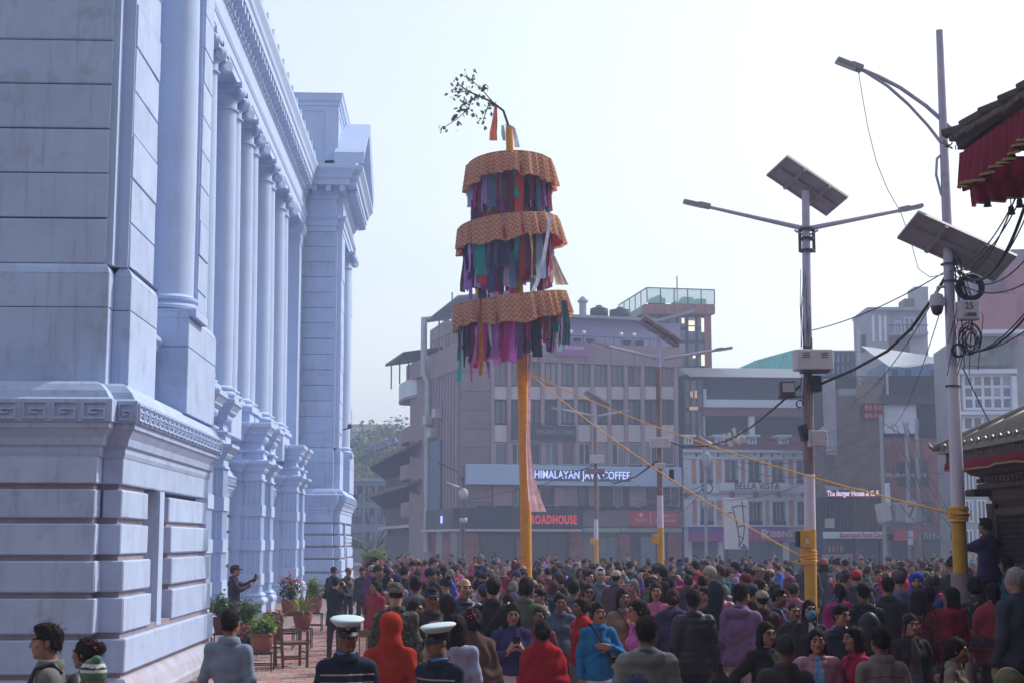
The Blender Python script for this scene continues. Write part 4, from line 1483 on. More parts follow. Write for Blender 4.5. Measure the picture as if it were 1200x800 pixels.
lettering("Pasara", .36, ML, bd, (x, -.305, z), extrude=.004)
dm = MB()
dm.obox((x, -.303, z + .33), (.09, 0, .09), (0, .004, 0), (.09, 0, -.09))
dm.obox((x, -.304, z + .46), (.05, 0, .05), (0, .004, 0), (.05, 0, -.05))
dm.build("emblem", ML, bd)
x, z = A.q(779, 604)
lettering("EVEREST", .30, ML, bd, (x, -.305, z), extrude=.004)
lettering("TEA HOUSE", .30, ML, bd, (x - .1, -.305, z - .34), extrude=.004)
MB().box(A.q(760.5, 606)[0] - .03, A.q(760.5, 606)[0] + .03, -.305, -.30, A.q(760, 613)[1], A.q(760, 601)[1]).build("divider", ML, bd)
for (a, b_) in ((546, 561), (606, 616), (668, 681), (726, 739), (784, 799)):
 A.blk("brick_pier", a, 623, b_, 680, -.05, .5, M_BRICKR)
A.win(562, 624, 605, 668, .3, 1, 2, M_DKF, M_GLASSD, .1)
A.win(617, 624, 667, 668, .3, 2, 1, M_DKF, M_GLASSD, .1)
pw = A.win(700, 625, 725, 668, .3, 2, 1, mat("teal_window_frame", (.10, .25, .28), .5, .1, 3), M_GLASSD, .1)
po = A.blk("poster", 702, 629, 711, 662, .27, .29, mat("orange_teal_poster", (.20, .16, .14), .6, .5, 1.2, dirt=((.06, .26, .30), 1.2, .45, .6, .8)), pw)
po = A.blk("poster", 714, 629, 723, 652, .27, .29, mat("teal_poster", (.10, .22, .25), .6, .4, 1.5, dirt=((.3, .12, .1), 1.7, .5, .6, .7)), pw)
dr = A.blk("shop_door", 740, 624, 783, 680, .3, .4, M_GLASSD)
A.blk("door_panel", 751, 628, 768, 668, .24, .29, mat("grey_blue_door", (.18, .21, .28), .6, .1, 2), dr)
A.blk("door_frame", 777, 626, 779, 668, .22, .29, M_ALUW, dr)
zs0, zs1 = A.q(540, 596)[1], A.q(540, 432)[1]
for k in range(10):
 y = .7 + .82 * k
 MB().cbox(-.22, .25, y - .12, y + .12, zs0, zs1, .03).build("fin", M_PIER, rA)
MB().box(-.05, .3, .5, 8.3, zs0 - 3.4, zs1).build("side_wall", M_PINKC, rA)
MB().box(-.25, .3, -.1, 8.4, zs1, A.q(540, 418)[1]).build("side_parapet", M_PINKC, rA)
for (y, py) in ((6.9, 483), (4.2, 478), (5.6, 500)):
 z = A.q(540, py)[1]
 MB().cbox(-.8, -.24, y, y + .9, z - .35, z + .35, .04).build("air_conditioner", M_ALUW, rA)
sb = MB().box(-.5, -.05, .2, 8.2, A.q(540, 619)[1], A.q(540, 595)[1]).build("sign_board", M_SIGNN, rA)
MB().box(-.75, -.05, .0, 8.3, A.q(540, 622)[1], A.q(540, 619.2)[1]).build("awning_edge", M_SPAN, rA)
MB().box(-.53, -.50, 3.0, 3.5, A.q(540, 612)[1], A.q(540, 603)[1]).build("lit_logo", M_LETB, sb)
for k in range(4):
 MB().box(-.1, .1, .6 + 2 * k, 2.2 + 2 * k, 0, 3.0).build("brick_pier" if k % 2 else "shop_window", M_BRICKR if k % 2 else M_GLASSD, rA)
du = MB()
xd = -.35
z_ = lambda py: A.q(530, py)[1] * 1.07
du.tube([(xd, 7.9, 1.5), (xd, 7.9, z_(448)), (xd - .3, 8.1, z_(440)), (xd - .3, 8.1, z_(375)), (xd + 1.6, 8.1, z_(373))], .25, 10)
du.build("ventilation_duct", M_TIN, rA, True, 40)
bb = MB().box(-.34, -.23, 4.4, 7.5, z_(600), z_(520)).build("blue_wall_panel", mat("steel_blue_panel", (.10, .13, .22), .6, .1, 1), rA)
ZP = A.q(650, 401)[1]
tb = A.blk("terrace_wall", 580, 374, 797, 402, 3.0, 9.0, M_LAV)
rf = MB()
x0, x1 = A.q(600, 372, 2.2)[0], A.q(812, 372, 2.2)[0]
za, zb = A.q(700, 374, 2.2)[1], A.q(700, 370, 2.2)[1]
rf.add([(x0, 1.8, za), (x1 - 3, 1.8, za), (x1, 1.8, za + .9), (x1, 9.5, za + .9), (x1 - 3, 9.5, za), (x0, 9.5, za),
  (x0, 1.8, za + .2), (x1 - 3, 1.8, za + .2), (x1, 1.8, za + 1.1), (x1, 9.5, za + 1.1), (x1 - 3, 9.5, za + .2), (x0, 9.5, za + .2)],
 [(0, 1, 4, 5), (1, 2, 3, 4), (11, 10, 7, 6), (10, 9, 8, 7), (0, 6, 7, 1), (1, 7, 8, 2), (2, 8, 9, 3), (3, 9, 10, 4), (4, 10, 11, 5), (5, 11, 6, 0)])
rf.build("terrace_roof", M_CONC, rA)
for px in (669, 684, 728, 743, 785):
 x, z = A.q(px, 401, .6)
 MB().tube([(x, .6, ZP), (x, .6, ZP + .75)], .03, 6).build("globe_lamp_stem", M_DKF, rA)
 MB().lathe([(.02, 0), (.12, .05), (.16, .16), (.12, .27), (.02, .32)], 12, (x, .6, ZP + .72)).build("globe_lamp", mat("milky_globe", (.75, .75, .78), .3, .03, 3), rA, True)
for px in (675, 690, 733, 748, 790):
 x, z = A.q(px, 399, .4)
 MB().lathe([(.28, 0), (.36, .42)], 4, (x + .1, .4, ZP), a0=.78).build("planter", M_TANK, rA)
rl = MB()
for k in range(24):
 x = .3 + (LA - .6) * k / 23
 rl.bar((x, .15, ZP), (x, .15, ZP + .55), .03, .03)
rl.bar((.2, .15, ZP + .56), (LA - .2, .15, ZP + .56), .05, .04)
for k in range(9):
 y = .3 + 8 * k / 8
 rl.bar((.0, y, ZP), (.0, y, ZP + .75), .03, .03)
rl.bar((.0, .2, ZP + .76), (.0, 8.3, ZP + .76), .05, .04)
rl.build("terrace_railing", M_DKF, rA)
cn = MB()
for (x, y) in ((.4, .6), (.4, 4), (.4, 7.6)):
 cn.bar((x, y, ZP), (x, y, ZP + 2.5), .1, .1)
cn.add([(-.4, -.3, ZP + 2.9), (-.4, 9, ZP + 2.3), (4.5, 9, ZP + 3.2), (4.5, -.3, ZP + 3.6), (-.4, -.3, ZP + 3.0), (-.4, 9, ZP + 2.4), (4.5, 9, ZP + 3.3), (4.5, -.3, ZP + 3.7)],
 [(0, 1, 2, 3), (7, 6, 5, 4), (0, 4, 5, 1), (1, 5, 6, 2), (2, 6, 7, 3), (3, 7, 4, 0)])
cn.build("terrace_canopy", M_CONC, rA)
sg = A.blk("sign_board", 652, 400, 690, 417, -.30, -.13, mat("purple_sign_board", (.26, .10, .30), .6, .08, 1))
x, z = A.q(676, 407.5)
lettering("Review", .52, mat("pale_lilac_lettering", (.62, .55, .70), .6, .05, 3), sg, (x - .3, -.305, z), extrude=.006)
pass
tz = A.q(700, 372, 5)[1]
for (pa, pb_, pt) in ((692, 712, 359), (715, 738, 360)):
 xa, xb, zt_ = A.q(pa, 365, 6)[0], A.q(pb_, 365, 6)[0], A.q(700, pt, 6)[1]
 r_ = (xb - xa) / 2
 t = empty("water_tank", rA.matrix_basis @ Vector(((xa + xb) / 2, 6, tz - .3)), 0, "black plastic water tank on the coffee building roof" , "water tank", "rooftop water tanks")
 MB().lathe([(r_ * .96, 0), (r_, .1), (r_, .5), (r_ * .96, .55), (r_, .6), (r_, 1.0), (r_ * .96, 1.05), (r_, 1.1), (r_ * .97, zt_ - tz + .1), (r_ * .4, zt_ - tz + .25), (r_ * .3, zt_ - tz + .3)], 20).build("tank_body", M_TANK, t, True, 40)
 MB().lathe([(r_ * .32, zt_ - tz + .24), (r_ * .32, zt_ - tz + .36)], 14).build("tank_lid", M_TANK, t)
ch = MB()
x = A.q(683, 365, 5)[0]
ch.lathe([(.28, 0), (.28, 1.5)], 12, (x, 5, tz - .4))
ch.lathe([(.40, 1.5), (.42, 1.62), (.1, 1.95)], 12, (x, 5, tz - .4))
ch.build("roof_chimney", M_CONC, rA)
# glass tower with terrace behind it
T = Facade("tower_building", 757, 118.0, 8, "terracotta and glass tower with glass-railed rooftop terrace")
rT = T.root
T.blk("tower_core", 759, 372, 834, 560, .3, 9, M_PINKC)
for i in range(6):
 for j in range(5):
  a, b_ = 760 + 11.3 * i, 760 + 11.3 * (i + 1)
  y0, y1 = 370 + 15 * j, 370 + 15 * (j + 1)
  lit = i in (4, 5) and j in (0, 1, 4)
  T.win(a + .2, y0 + .2, b_ - .2, y1 - .2, .1, 1, 1, M_DKF, M_GLASSB, .10, name="curtain_panel")
ml = mat("lit_interior_glow", (.7, .6, .45), .6, .2, 2, emit=(1.0, .86, .62), estr=.9)
for (x0, x1, y0, y1) in ((799, 802, 373, 379), (807, 814, 376, 381), (807, 814, 383, 388), (822, 826, 373, 389), (822, 826, 415, 428), (812, 815, 416, 419)):
 T.blk("lit_window", x0, y0, x1, y1, .06, .09, ml)
T.blk("corner_pier", 827, 369, 835, 560, -.05, .5, M_TERRA)
for i in range(7):
 T.blk("slab_panel", 755 + 11.9 * i, 356.5, 755 + 11.9 * (i + 1) - .4, 368, -.5, .3, M_TERRA, cham=.03)
T.blk("roof_slab", 756, 357.5, 838, 366, -.2, 9, M_CONC)
gm = bpy.data.materials.new("clear_green_glass")
gm.use_nodes = True
gb = gm.node_tree.nodes["Principled BSDF"]
gb.inputs["Base Color"].default_value = (.45, .75, .72, 1)
gb.inputs["Roughness"].default_value = .06
gb.inputs["Alpha"].default_value = .38
zA, zB = T.q(790, 356.5)[1], T.q(790, 339)[1]
x0, x1 = T.q(757, 350)[0], T.q(836, 350)[0]
for i in range(5):
 xa, xb = x0 + (x1 - x0) * i / 5, x0 + (x1 - x0) * (i + 1) / 5
 MB().box(xa + .04, xb - .04, -.32, -.29, zA, zB).build("glass_panel", gm, rT)
 MB().bar((xa, -.3, zA), (xa, -.3, zB), .07, .07).build("rail_post", M_DKF, rT)
for i in range(5):
 ya, yb = -.3 + 9 * i / 5, -.3 + 9 * (i + 1) / 5
 MB().box(x0 - .015, x0 + .015, ya + .04, yb - .04, zA, zB).build("glass_panel", gm, rT)
 MB().bar((x0, yb, zA), (x0, yb, zB), .07, .07).build("rail_post", M_DKF, rT)
MB().bar((x1, -.3, zA), (x1, -.3, zB), .07, .07).build("rail_post", M_DKF, rT)
MB().bar((x0, -.3, zB), (x1, -.3, zB), .08, .07).build("handrail", M_DKF, rT)
MB().bar((x0, -.3, zB), (x0, 8.7, zB), .08, .07).build("handrail", M_DKF, rT)
for (pa, pb_, py) in ((763, 780, 349), (790, 798, 353), (800, 813, 348), (815, 828, 350), (770, 776, 346)):
 T.blk("terrace_sofa", pa, py, pb_, 357, 2.0, 3.0, M_TANK, cham=.06)
MB().tube([(T.q(806, 340)[0], 3, zA), (T.q(806, 330)[0], 3, T.q(806, 324, 3)[1])], .05, 6).build("antenna_mast", M_DKF, rT)
# the white-trimmed brick building with the BELLA VISTA board
B = Facade("brick_building", 802, 110.0, 2.5, "white-trimmed brick building with arched windows and the BELLA VISTA board")
rB = B.root
LB = B.q(965, 580)[0]
ops, uw, lw = [], [], []
for c in (827.5, 857, 884.5, 912, 941):
 x0, x1 = B.q(c - 8, 551)[0], B.q(c + 8, 551)[0]
 uw.append((x0, x1, B.q(880, 566)[1], B.q(880, 538.5)[1]))
 lw.append((x0, x1, B.q(880, 614.5)[1], B.q(880, 587)[1]))
zg = B.q(880, 634)[1]
shop = [(B.q(811, 650)[0], B.q(842, 650)[0], 0, zg), (B.q(848, 650)[0], B.q(918, 650)[0], 0, zg), (B.q(925, 650)[0], B.q(950, 650)[0], 0, zg)]
b = MB()
wall_open(b, 0, LB, 0, B.q(880, 527)[1], uw + lw + shop, 0, .4)
b.build("wall", M_WTRIM, rB)
MB().box(.1, LB - .1, .9, 9, 0, B.q(880, 520)[1]).build("core_wall", M_DARKIN, rB)
for (x0, x1, z0, z1) in uw:
 w = B.winl(x0 + .06, x1 - .06, z0 + .02, z1 - .02, .2, 2, 1, M_ALUW, M_GLASSD, .07)
 f = MB()
 f.box(x0 - .16, x0 - .01, -.08, .1, z0 - .1, z1 + .14)
 f.box(x1 + .01, x1 + .16, -.08, .1, z0 - .1, z1 + .14)
 f.box(x0 - .005, x1 + .005, -.07, .1, z1 + .01, z1 + .14)
 f.build("window_surround", M_WTRIM, w)
 MB().box(x0 + .02, x1 - .02, .02, .12, z0, z0 + .28).build("window_box", M_DKF, w)
 c = (x0 + x1) / 2
 md = MB().tube([(c, -.14, z1 + .52), (c, .05, z1 + .52)], .40, 16).build("roundel", M_WTRIM, rB)
 MB().tube([(c, -.17, z1 + .50), (c, -.13, z1 + .50)], .15, 10).build("roundel_centre", M_BRICKP, md)
for k, (x0, x1, z0, z1) in enumerate(lw):
 w = B.winl(x0 + .05, x1 - .05, z0 + .02, z1 - .02, .2, 3, 1, M_ALUW, M_GLASSD, .06)
 f = MB()
 f.box(x0 - .18, x0 - .01, -.08, .1, z0 - .1, z1)
 f.box(x1 + .01, x1 + .18, -.08, .1, z0 - .1, z1)
 c = (x0 + x1) / 2
 pts = [(c - (x1 - x0) * .72, z1 + .02)] + [(c + (x1 - x0) * .72 * math.cos(math.pi - math.pi * i / 10), z1 + .1 + .42 * math.sin(math.pi * i / 10)) for i in range(11)] + [(c + (x1 - x0) * .72, z1 + .02)]
 f.prism_axis(pts, -.12, .05, 'y')
 f.build("window_surround", M_WTRIM, w)
 MB().box(x0 + .02, x1 - .02, .0, .12, z0, z0 + .3).build("window_box", M_DKF, w)
for row in (uw, lw):
 xs = [0.55] + [q for o_ in row for q in (o_[0], o_[1])] + [LB - .55]
 for i in range(0, len(xs), 2):
  a, c = xs[i] + (.24 if i else .1), xs[i + 1] - (.24 if i < len(xs) - 2 else .1)
  if c - a > .15:
   MB().box(a, c, -.035, .1, row[0][2] - .05, row[0][3] + .1).build("brick_panel", M_BRICKP, rB)
for (a, c) in ((0, .5), (LB - .5, LB)):
 for k in range(12):
  z = .2 + .74 * k
  if z + .7 < B.q(880, 528)[1]:
   MB().cbox(a - .02, c + .02, -.1, .2, z, z + .71, .02).build("quoin", M_WTRIM, rB)
for (ya, yb, d) in ((526, 529.5, .45), (535, 537, .2), (574.5, 577.5, .3), (615, 617, .25)):
 B.blk("moulding", 801, ya, 967, yb, -d, .1, M_WTRIM)
for k in range(26):
 px = 806 + 6.1 * k
 B.blk("bracket", px, 578, px + 2.4, 581.5, -.16, .05, M_WTRIM)
for px in (803.5, 857, 884.5, 911, 940, 962):
 x, z = B.q(px, 579)
 MB().tube([(x, -.36, z), (x, -.2, z)], .2, 10).build("red_boss", mat("red_boss_paint", (.30, .06, .06), .7, .1, 3), rB)
for k in range(12):
 px = 815 + 12.7 * k
 B.blk("frieze_tile", px, 530, px + 2.2, 535, -.06, .05, MATS["red_boss_paint"])
bd = B.blk("sign_board", 843, 565, 926, 574.5, -.55, -.34, M_WTRIM, cham=.02)
x, z = B.q(885, 569.5)
tm = text_mesh("BELLA VISTA", .70, mat("dark_brown_lettering", (.10, .07, .06), .6, .1, 3), .03, spacing=1.15, bold=.01)
w_ = max(v.co.x for v in tm.vertices) - min(v.co.x for v in tm.vertices)
o = link("lettering", tm, bd, (x, -.58, z))
o.scale = ((B.q(911, 570)[0] - B.q(859, 570)[0]) / w_, 1, 1)
def gradient_board(name, c1, c2):
 m = bpy.data.materials.new(name)
 m.use_nodes = True
 N_, L_ = m.node_tree.nodes, m.node_tree.links
 bs = N_["Principled BSDF"]
 tc = N_.new("ShaderNodeTexCoord")
 sp = N_.new("ShaderNodeSeparateXYZ")
 L_.new(tc.outputs["Generated"], sp.inputs[0])
 cr = N_.new("ShaderNodeValToRGB")
 cr.color_ramp.elements[0].color = (*c1, 1)
 cr.color_ramp.elements[1].color = (*c2, 1)
 L_.new(sp.outputs[2], cr.inputs[0])
 L_.new(cr.outputs[0], bs.inputs["Base Color"])
 bs.inputs["Roughness"].default_value = .5
 return m
MG1 = gradient_board("magenta_to_blue_print", (.40, .03, .20), (.05, .07, .34))
MG2 = gradient_board("magenta_to_violet_print", (.42, .03, .22), (.16, .05, .34))
B.blk("sign_board", 808, 616.5, 848, 634, -.5, -.05, MG1, cham=.02)
bd = B.blk("sign_board", 877, 616.5, 924, 634, -.5, -.05, MG2, cham=.02)
M_LW = mat("white_lettering", (.72, .68, .78), .5, .05, 3)
x, z = B.q(908, 625.5)
lettering("ROBBINS", .62, M_LW, bd, (x, -.505, z), extrude=.006, sx=.95, bold=.01)
x, z = B.q(886, 625.5)
lettering("31", .95, mat("hot_pink_lettering", (.65, .05, .22), .5, .05, 3), bd, (x - .35, -.505, z), extrude=.006, bold=.02)
lettering("R", .95, M_LW, bd, (x + .55, -.506, z), extrude=.006, bold=.02)
B.blk("yellow_strip", 924.5, 624, 963, 630, -.25, -.05, mat("yellow_board", (.50, .34, .03), .6, .1, 2))
for (x0, x1, z0, z1) in shop:
 n = 14
 me = MB().box(x0, x1, .2, .23, 0, (z1 - z0) / n - .02).mesh("slat", mat("slate_blue_shutter", (.13, .16, .22), .55, .1, 2))
 sh = MB().box(x0, x1, .26, .3, z0, z1).build("roller_shutter", M_CONC, rB)
 for k in range(n):
  link("slat", me, sh, (0, 0, z0 + (z1 - z0) * k / n))
x0, x1 = B.q(801, 520)[0], B.q(966, 520)[0]
za, zb = B.q(880, 526)[1], B.q(880, 510)[1]
r_ = MB()
r_.add([(x0, -.5, za), (x1, -.5, za), (x1, 1.1, zb), (x0, 1.1, zb), (x0, 1.4, za), (x1, 1.4, za), (x1, 1.4, zb), (x0, 1.4, zb)],
 [(0, 1, 2, 3), (3, 2, 6, 7), (0, 3, 7, 4), (1, 5, 6, 2), (0, 4, 5, 1), (4, 7, 6, 5)])
roof = r_.build("mansard_roof", M_REDT, rB)
n = 9
for k in range(n):
 t0 = k / n
 y, z = -.5 + 1.6 * t0, za + (zb - za) * t0
 MB().bar((x0, y - .03, z + .05), (x1, y - .03, z + .05), .14, .05).build("tile_row", M_REDT, roof)
for c in (807, 844, 882, 919):
 d = B.blk("dormer", c - 5, 511, c + 5, 520, -.45, 1.0, M_WTRIM)
 B.win(c - 4, 512.5, c + 4, 519.5, -.52, 2, 1, M_WTRIM, M_GLASSB, .07, d)
 x, z = B.q(c, 510.5, -.5)
 MB().box(x - .55, x + .55, -.65, 1.0, z - .05, z + .1).build("dormer_cap", M_WTRIM, d)
B.blk("terrace_back_wall", 801, 440, 968, 512, 4.0, 6.0, M_DARKIN)
B.blk("terrace_slab", 824, 468, 966, 477, 1.0, 5.0, M_WTRIM)
B.blk("terrace_beam", 822, 477, 966, 487, 1.2, 1.6, mat("maroon_beam", (.20, .07, .08), .7, .1, 2))
for px in (820, 878):
 B.blk("terrace_column", px, 487, px + 6.5, 511, 1.3, 1.8, M_WTRIM)
B.blk("terrace_column", 823, 455, 828, 474, 1.3, 1.7, M_WTRIM)
B.blk("netting", 830, 442, 962, 468, 1.6, 1.7, mat("charcoal_netting", (.045, .045, .055), .9, .3, 3))  # dark sheet paints the shade under the tin roof
B.blk("netting", 828, 488, 962, 511, 2.6, 2.7, MATS["charcoal_netting"])  # dark sheet paints the shade of the open terrace void
r_ = MB()
x0, x1 = B.q(812, 440)[0], B.q(956, 440)[0]
za, zb = B.q(880, 442, .6)[1], B.q(880, 430, 5)[1]
n = 40
for k in range(n):
 a, c = x0 + (x1 - x0) * k / n, x0 + (x1 - x0) * (k + 1) / n
 r_.add([(a, .6, za), ((a + c) / 2, .6, za + .07), (c, .6, za), (c, 6, zb), ((a + c) / 2, 6, zb + .07), (a, 6, zb)], [(0, 1, 4, 5), (1, 2, 3, 4)])
r_.build("tin_roof", M_TIN, rB)
for (y0, y1) in ((444, 478), (480, 513)):
 for i in range(3):
  B.win(802 + 7.5 * i, y0, 802 + 7.5 * (i + 1) - .4, y1, .5, 1, 2, M_DKF, M_GLASSB if i == 1 else M_GLASSD, .08)
for (x0_, x1_, y0, y1) in ((809, 812, 458, 465), (814, 817, 457, 466), (808, 818, 476, 480)):
 B.blk("lit_window", x0_, y0, x1_, y1, .44, .48, mat("dim_lit_interior", (.5, .35, .2), .6, .2, 2, emit=(.9, .55, .25), estr=.25))
mb = empty("map_board", (at(862, 650, 104).x, 104, 0), 0, "upright white street map board with dark lines before the brick building", "map board")
mo = Vector(mb.location)
p0, p1 = at(849, 643, 104) - mo, at(876, 583, 104) - mo
mp_ = MB().cbox(p0.x, p1.x, -.06, .06, p0.z, p1.z, .02).build("board", mat("pale_map_print", (.70, .68, .72), .6, .12, 2), mb)
MB().box(p0.x + .15, p0.x + .25, -.02, .1, 0, p0.z + .2).build("leg", M_DKF, mb)
MB().box(p1.x - .25, p1.x - .15, -.02, .1, 0, p0.z + .2).build("leg", M_DKF, mb)
ms = MB()
MD = mat("map_ink", (.035, .04, .06), .7, .1, 3)
g2 = lambda x, y: at(x, y, 104) - mo + Vector((0, -.075, 0))
for pl in ([(858, 593), (861, 604), (864, 617), (866, 631), (866, 641)], [(870, 592), (871, 604), (872, 618), (871, 631)], [(858, 594), (866, 592), (874, 593)],
  [(851, 601), (858, 600)], [(864, 617), (872, 615)], [(866, 627), (871, 631), (867, 638)], [(869, 587), (870, 592)]):
 for i in range(len(pl) - 1):
  ms.bar(g2(*pl[i]), g2(*pl[i + 1]), .02, .08)
props(ms.build("map_line", MD, mp_), kind="stuff")
tri = MB()
a = g2(871.5, 640)
tri.prism_axis([(a.x - .28, a.z - .15), (a.x + .28, a.z - .15), (a.x, a.z + .25)], -.08, -.07, 'y')
tri.build("map_symbol", mat("map_blue", (.08, .10, .25), .7, .1, 3), mp_)
# brick building with the burger sign and roof terrace
G = Facade("brown_brick_building", 966, 100.0, -3, "brown brick building with burger and food court signs and rooftop bar")
rG = G.root
G.blk("brick_wall", 978, 462, 1036, 582, 0, 8, M_BRICKB)
G.blk("brick_wall", 966, 515, 978, 582, .2, 8, M_BRICKB)
G.blk("concrete_column", 968, 443, 980, 532, -.3, .6, M_CONC)
G.blk("parapet_step", 983, 455, 1006, 463, 0, 2, M_CONC)
G.blk("back_wall", 966, 440, 1112, 690, 1.2, 8, M_DARKIN)
sg = G.blk("sign_board", 966.5, 575, 1031, 581.5, -.5, -.1, mat("crimson_sign_board", (.30, .03, .07), .5, .08, 1))
x, z = G.q(998, 578)
tm = text_mesh("The Burger House & C. F.", .50, mat("lit_white_lettering", (.75, .68, .8), .5, .03, 3, emit=(.9, .8, 1.0), estr=.5), .02, bold=.015)
w_ = max(v.co.x for v in tm.vertices) - min(v.co.x for v in tm.vertices)
o = link("lettering", tm, sg, (x, -.53, z))
o.scale = ((G.q(1029, 578)[0] - G.q(967.5, 578)[0]) / w_, 1, 1)
aw = MB()
xa, xb, zz_ = G.q(966, 575)[0], G.q(1012, 575)[0], G.q(990, 574)[1]
aw.add([(xa, -.9, zz_), (xb, -.9, zz_), (xb, .2, zz_ + .22), (xa, .2, zz_ + .35)], [(0, 1, 2, 3)])
aw.build("awning", M_TIN, rG)
G.blk("timber_screen", 1000, 583, 1030, 621, .2, .4, mat("orange_timber_screen", (.16, .08, .035), .7, .2, 2))
G.blk("shade_panel", 967, 583, 1000, 621, .5, .7, M_DARKIN)
for k in range(16):
 px = 968 + 4 * k
 G.blk("louvre", px, 584, px + 1.2, 620, .1, .2, M_DKF)
mb_ = G.blk("menu_box", 968, 607, 978, 618, -.3, .1, M_ALUW)
G.blk("menu_logo", 971, 610, 975, 616, -.33, -.31, mat("yellow_logo", (.5, .42, .1), .6, .1, 3), mb_)
sg = G.blk("sign_board", 967, 622.5, 1038, 630.5, -.9, -.1, M_WTRIM, cham=.02)
x, z = G.q(1007, 626.5)
tm = text_mesh("Basantapur Food Court", .46, mat("faded_red_lettering", (.48, .10, .09), .6, .05, 3), .01, bold=.008)
w_ = max(v.co.x for v in tm.vertices) - min(v.co.x for v in tm.vertices)
o = link("lettering", tm, sg, (x, -.92, z))
o.scale = ((G.q(1036, 626)[0] - G.q(983, 626)[0]) / w_, 1, 1)
dc = G.blk("drinks_cooler", 967, 633, 990, 648, .3, .9, mat("navy_cooler", (.03, .04, .10), .5, .1, 2))
for k, c in enumerate(((.4, .25, .08), (.5, .12, .1), (.35, .05, .2), (.45, .3, .1))):
 px = 971 + 4.6 * k
 G.blk("bottle", px, 639, px + 2.4, 646.5, .24, .29, mat("juice_%d" % k, c, .5, .2, 4), dc)
G.blk("counter", 967, 649, 1000, 680, .2, 1, M_CONC)
G.blk("shop_shutter", 1003, 632, 1030, 685, .5, .8, mat("dark_slate_shutter", (.07, .075, .09), .7, .2, 2, stretch=(1, 1, 12)))
G.blk("brick_wall", 1036, 512, 1112, 625, .3, 8, M_BRICKR)
for (a, c, y0, y1) in ((1051, 1070, 540, 570), (1073, 1088, 540, 570), (1102, 1112, 543, 572), (1104, 1112, 590, 610), (1084, 1094, 588, 612)):
 G.win(a, y0, c, y1, .2, 2, 2, M_DKF, M_GLASSD, .08)
bk = G.blk("lantern_panel", 1009, 474, 1034, 492, -.4, -.2, M_DARKIN)
lm = mat("red_lantern_paper", (.5, .03, .05), .7, .1, 4, emit=(1, .08, .12), estr=.04)
for i, px in enumerate((1013.5, 1018, 1024, 1029.5)):
 for py in (478, 487.5):
  x, z = G.q(px, py)
  MB().lathe([(.03, -.2), (.12, -.1), (.14, 0), (.12, .1), (.03, .2)], 8, (x, -.5, z)).build("lantern", lm, bk)
G.blk("plywood_wall", 1004, 452, 1034, 472, -.2, .3, mat("weathered_plywood", (.20, .14, .10), .8, .2, 1.5))
G.win(1004, 440, 1036, 452, -.1, 4, 2, mat("brown_frame", (.2, .12, .09), .7, .1, 3), M_GLASSB, .10)
G.blk("white_panel", 1036, 473, 1074, 507, -.15, .3, M_WTRIM)
G.blk("dark_opening", 1076, 474, 1112, 512, .1, .5, M_DARKIN)
G.blk("deck_edge", 1032, 462, 1112, 473, -.6, 6, M_DKF)
rl = MB()
xa, xb = G.q(1035, 455)[0], G.q(1112, 455)[0]
za, zb = G.q(1070, 463)[1], G.q(1070, 450)[1]
for k in range(20):
 x = xa + (xb - xa) * k / 19
 rl.bar((x, -.5, za), (x, -.5, zb), .05, .05)
for z in (zb, (za + zb) / 2, za + .2):
 rl.bar((xa, -.5, z), (xb, -.5, z), .05, .05)
rl.build("deck_railing", M_DKF, rG)
MBLU = mat("sky_blue_wall", (.14, .25, .42), .8, .1, 1)
G.blk("blue_wall", 1036, 425, 1112, 462, 4, 9, MBLU)
for px in (1046, 1062, 1092):
 G.blk("door", px, 432, px + 6, 462, 3.9, 4.1, mat("dark_blue_door", (.05, .09, .18), .7, .1, 2))
G.blk("blue_glass_wall", 967, 410, 1003, 446, 2, 8, M_CONC)
for i in range(6):
 for j in range(2):
  G.win(968 + 5.8 * i, 412 + 14 * j, 968 + 5.8 * (i + 1) - .2, 425.5 + 14 * j, 1.85, 1, 1, M_DKF, glass_mat("blue_curtain_glass", (.08, .18, .42), .1, .2), .08)
sail = MB()
pts = [(1009, 405, -2), (1043, 430, -3), (1112, 421, -2), (1060, 412, 6)]
V = []
n = 10
for i in range(n + 1):
 for j in range(n + 1):
  u, v = i / n, j / n
  def gp(p):
   x, z = G.q(p[0], p[1], p[2])
   return Vector((x, p[2], z))
  a, b_, c_, d_ = (gp(p) for p in pts)
  P = a * (1 - u) * (1 - v) + b_ * u * (1 - v) + c_ * u * v + d_ * (1 - u) * v
  P.z -= 1.2 * 16 * u * (1 - u) * v * (1 - v) * .55
  V.append(P)
F_ = [(i * (n + 1) + j, (i + 1) * (n + 1) + j, (i + 1) * (n + 1) + j + 1, i * (n + 1) + j + 1) for i in range(n) for j in range(n)]
sail.add(V, F_)
sail.build("shade_sail", translucent(mat("white_sail_cloth", (.62, .66, .74), .8, .06, 1), .4), rG, True)
for (px, py, o_) in ((1039, 430, -.5), (1097, 425, -.5), (1005, 385, 0)):
 x, z = G.q(px, py, o_)
 MB().tube([(x, o_, za - .3), (x, o_, z)], .09, 8).build("sail_post", M_ALUW, rG)
sg = G.blk("sign_board", 1048, 622, 1078, 633, -.4, -.1, MATS["red_sign_board"])
pass
sg = G.blk("sign_board", 1084, 622, 1112, 633, -.4, -.1, M_SIGNN)
lettering("BENT", .62, mat("dull_sign_lettering", (.3, .32, .38), .6, .1, 4), sg, (G.q(1093, 627.5)[0], -.41, G.q(1093, 627.5)[1]), extrude=.01)
x, z = G.q(1104.5, 627.5)
MB().tube([(x, -.43, z), (x, -.405, z)], .27, 14).build("round_logo", mat("peach_logo", (.55, .25, .18), .6, .1, 3), sg)
for (a, c) in ((1036, 1045), (1072, 1082)):
 G.blk("shop_pier", a, 633, c, 690, 0, 1, M_BRICKB)
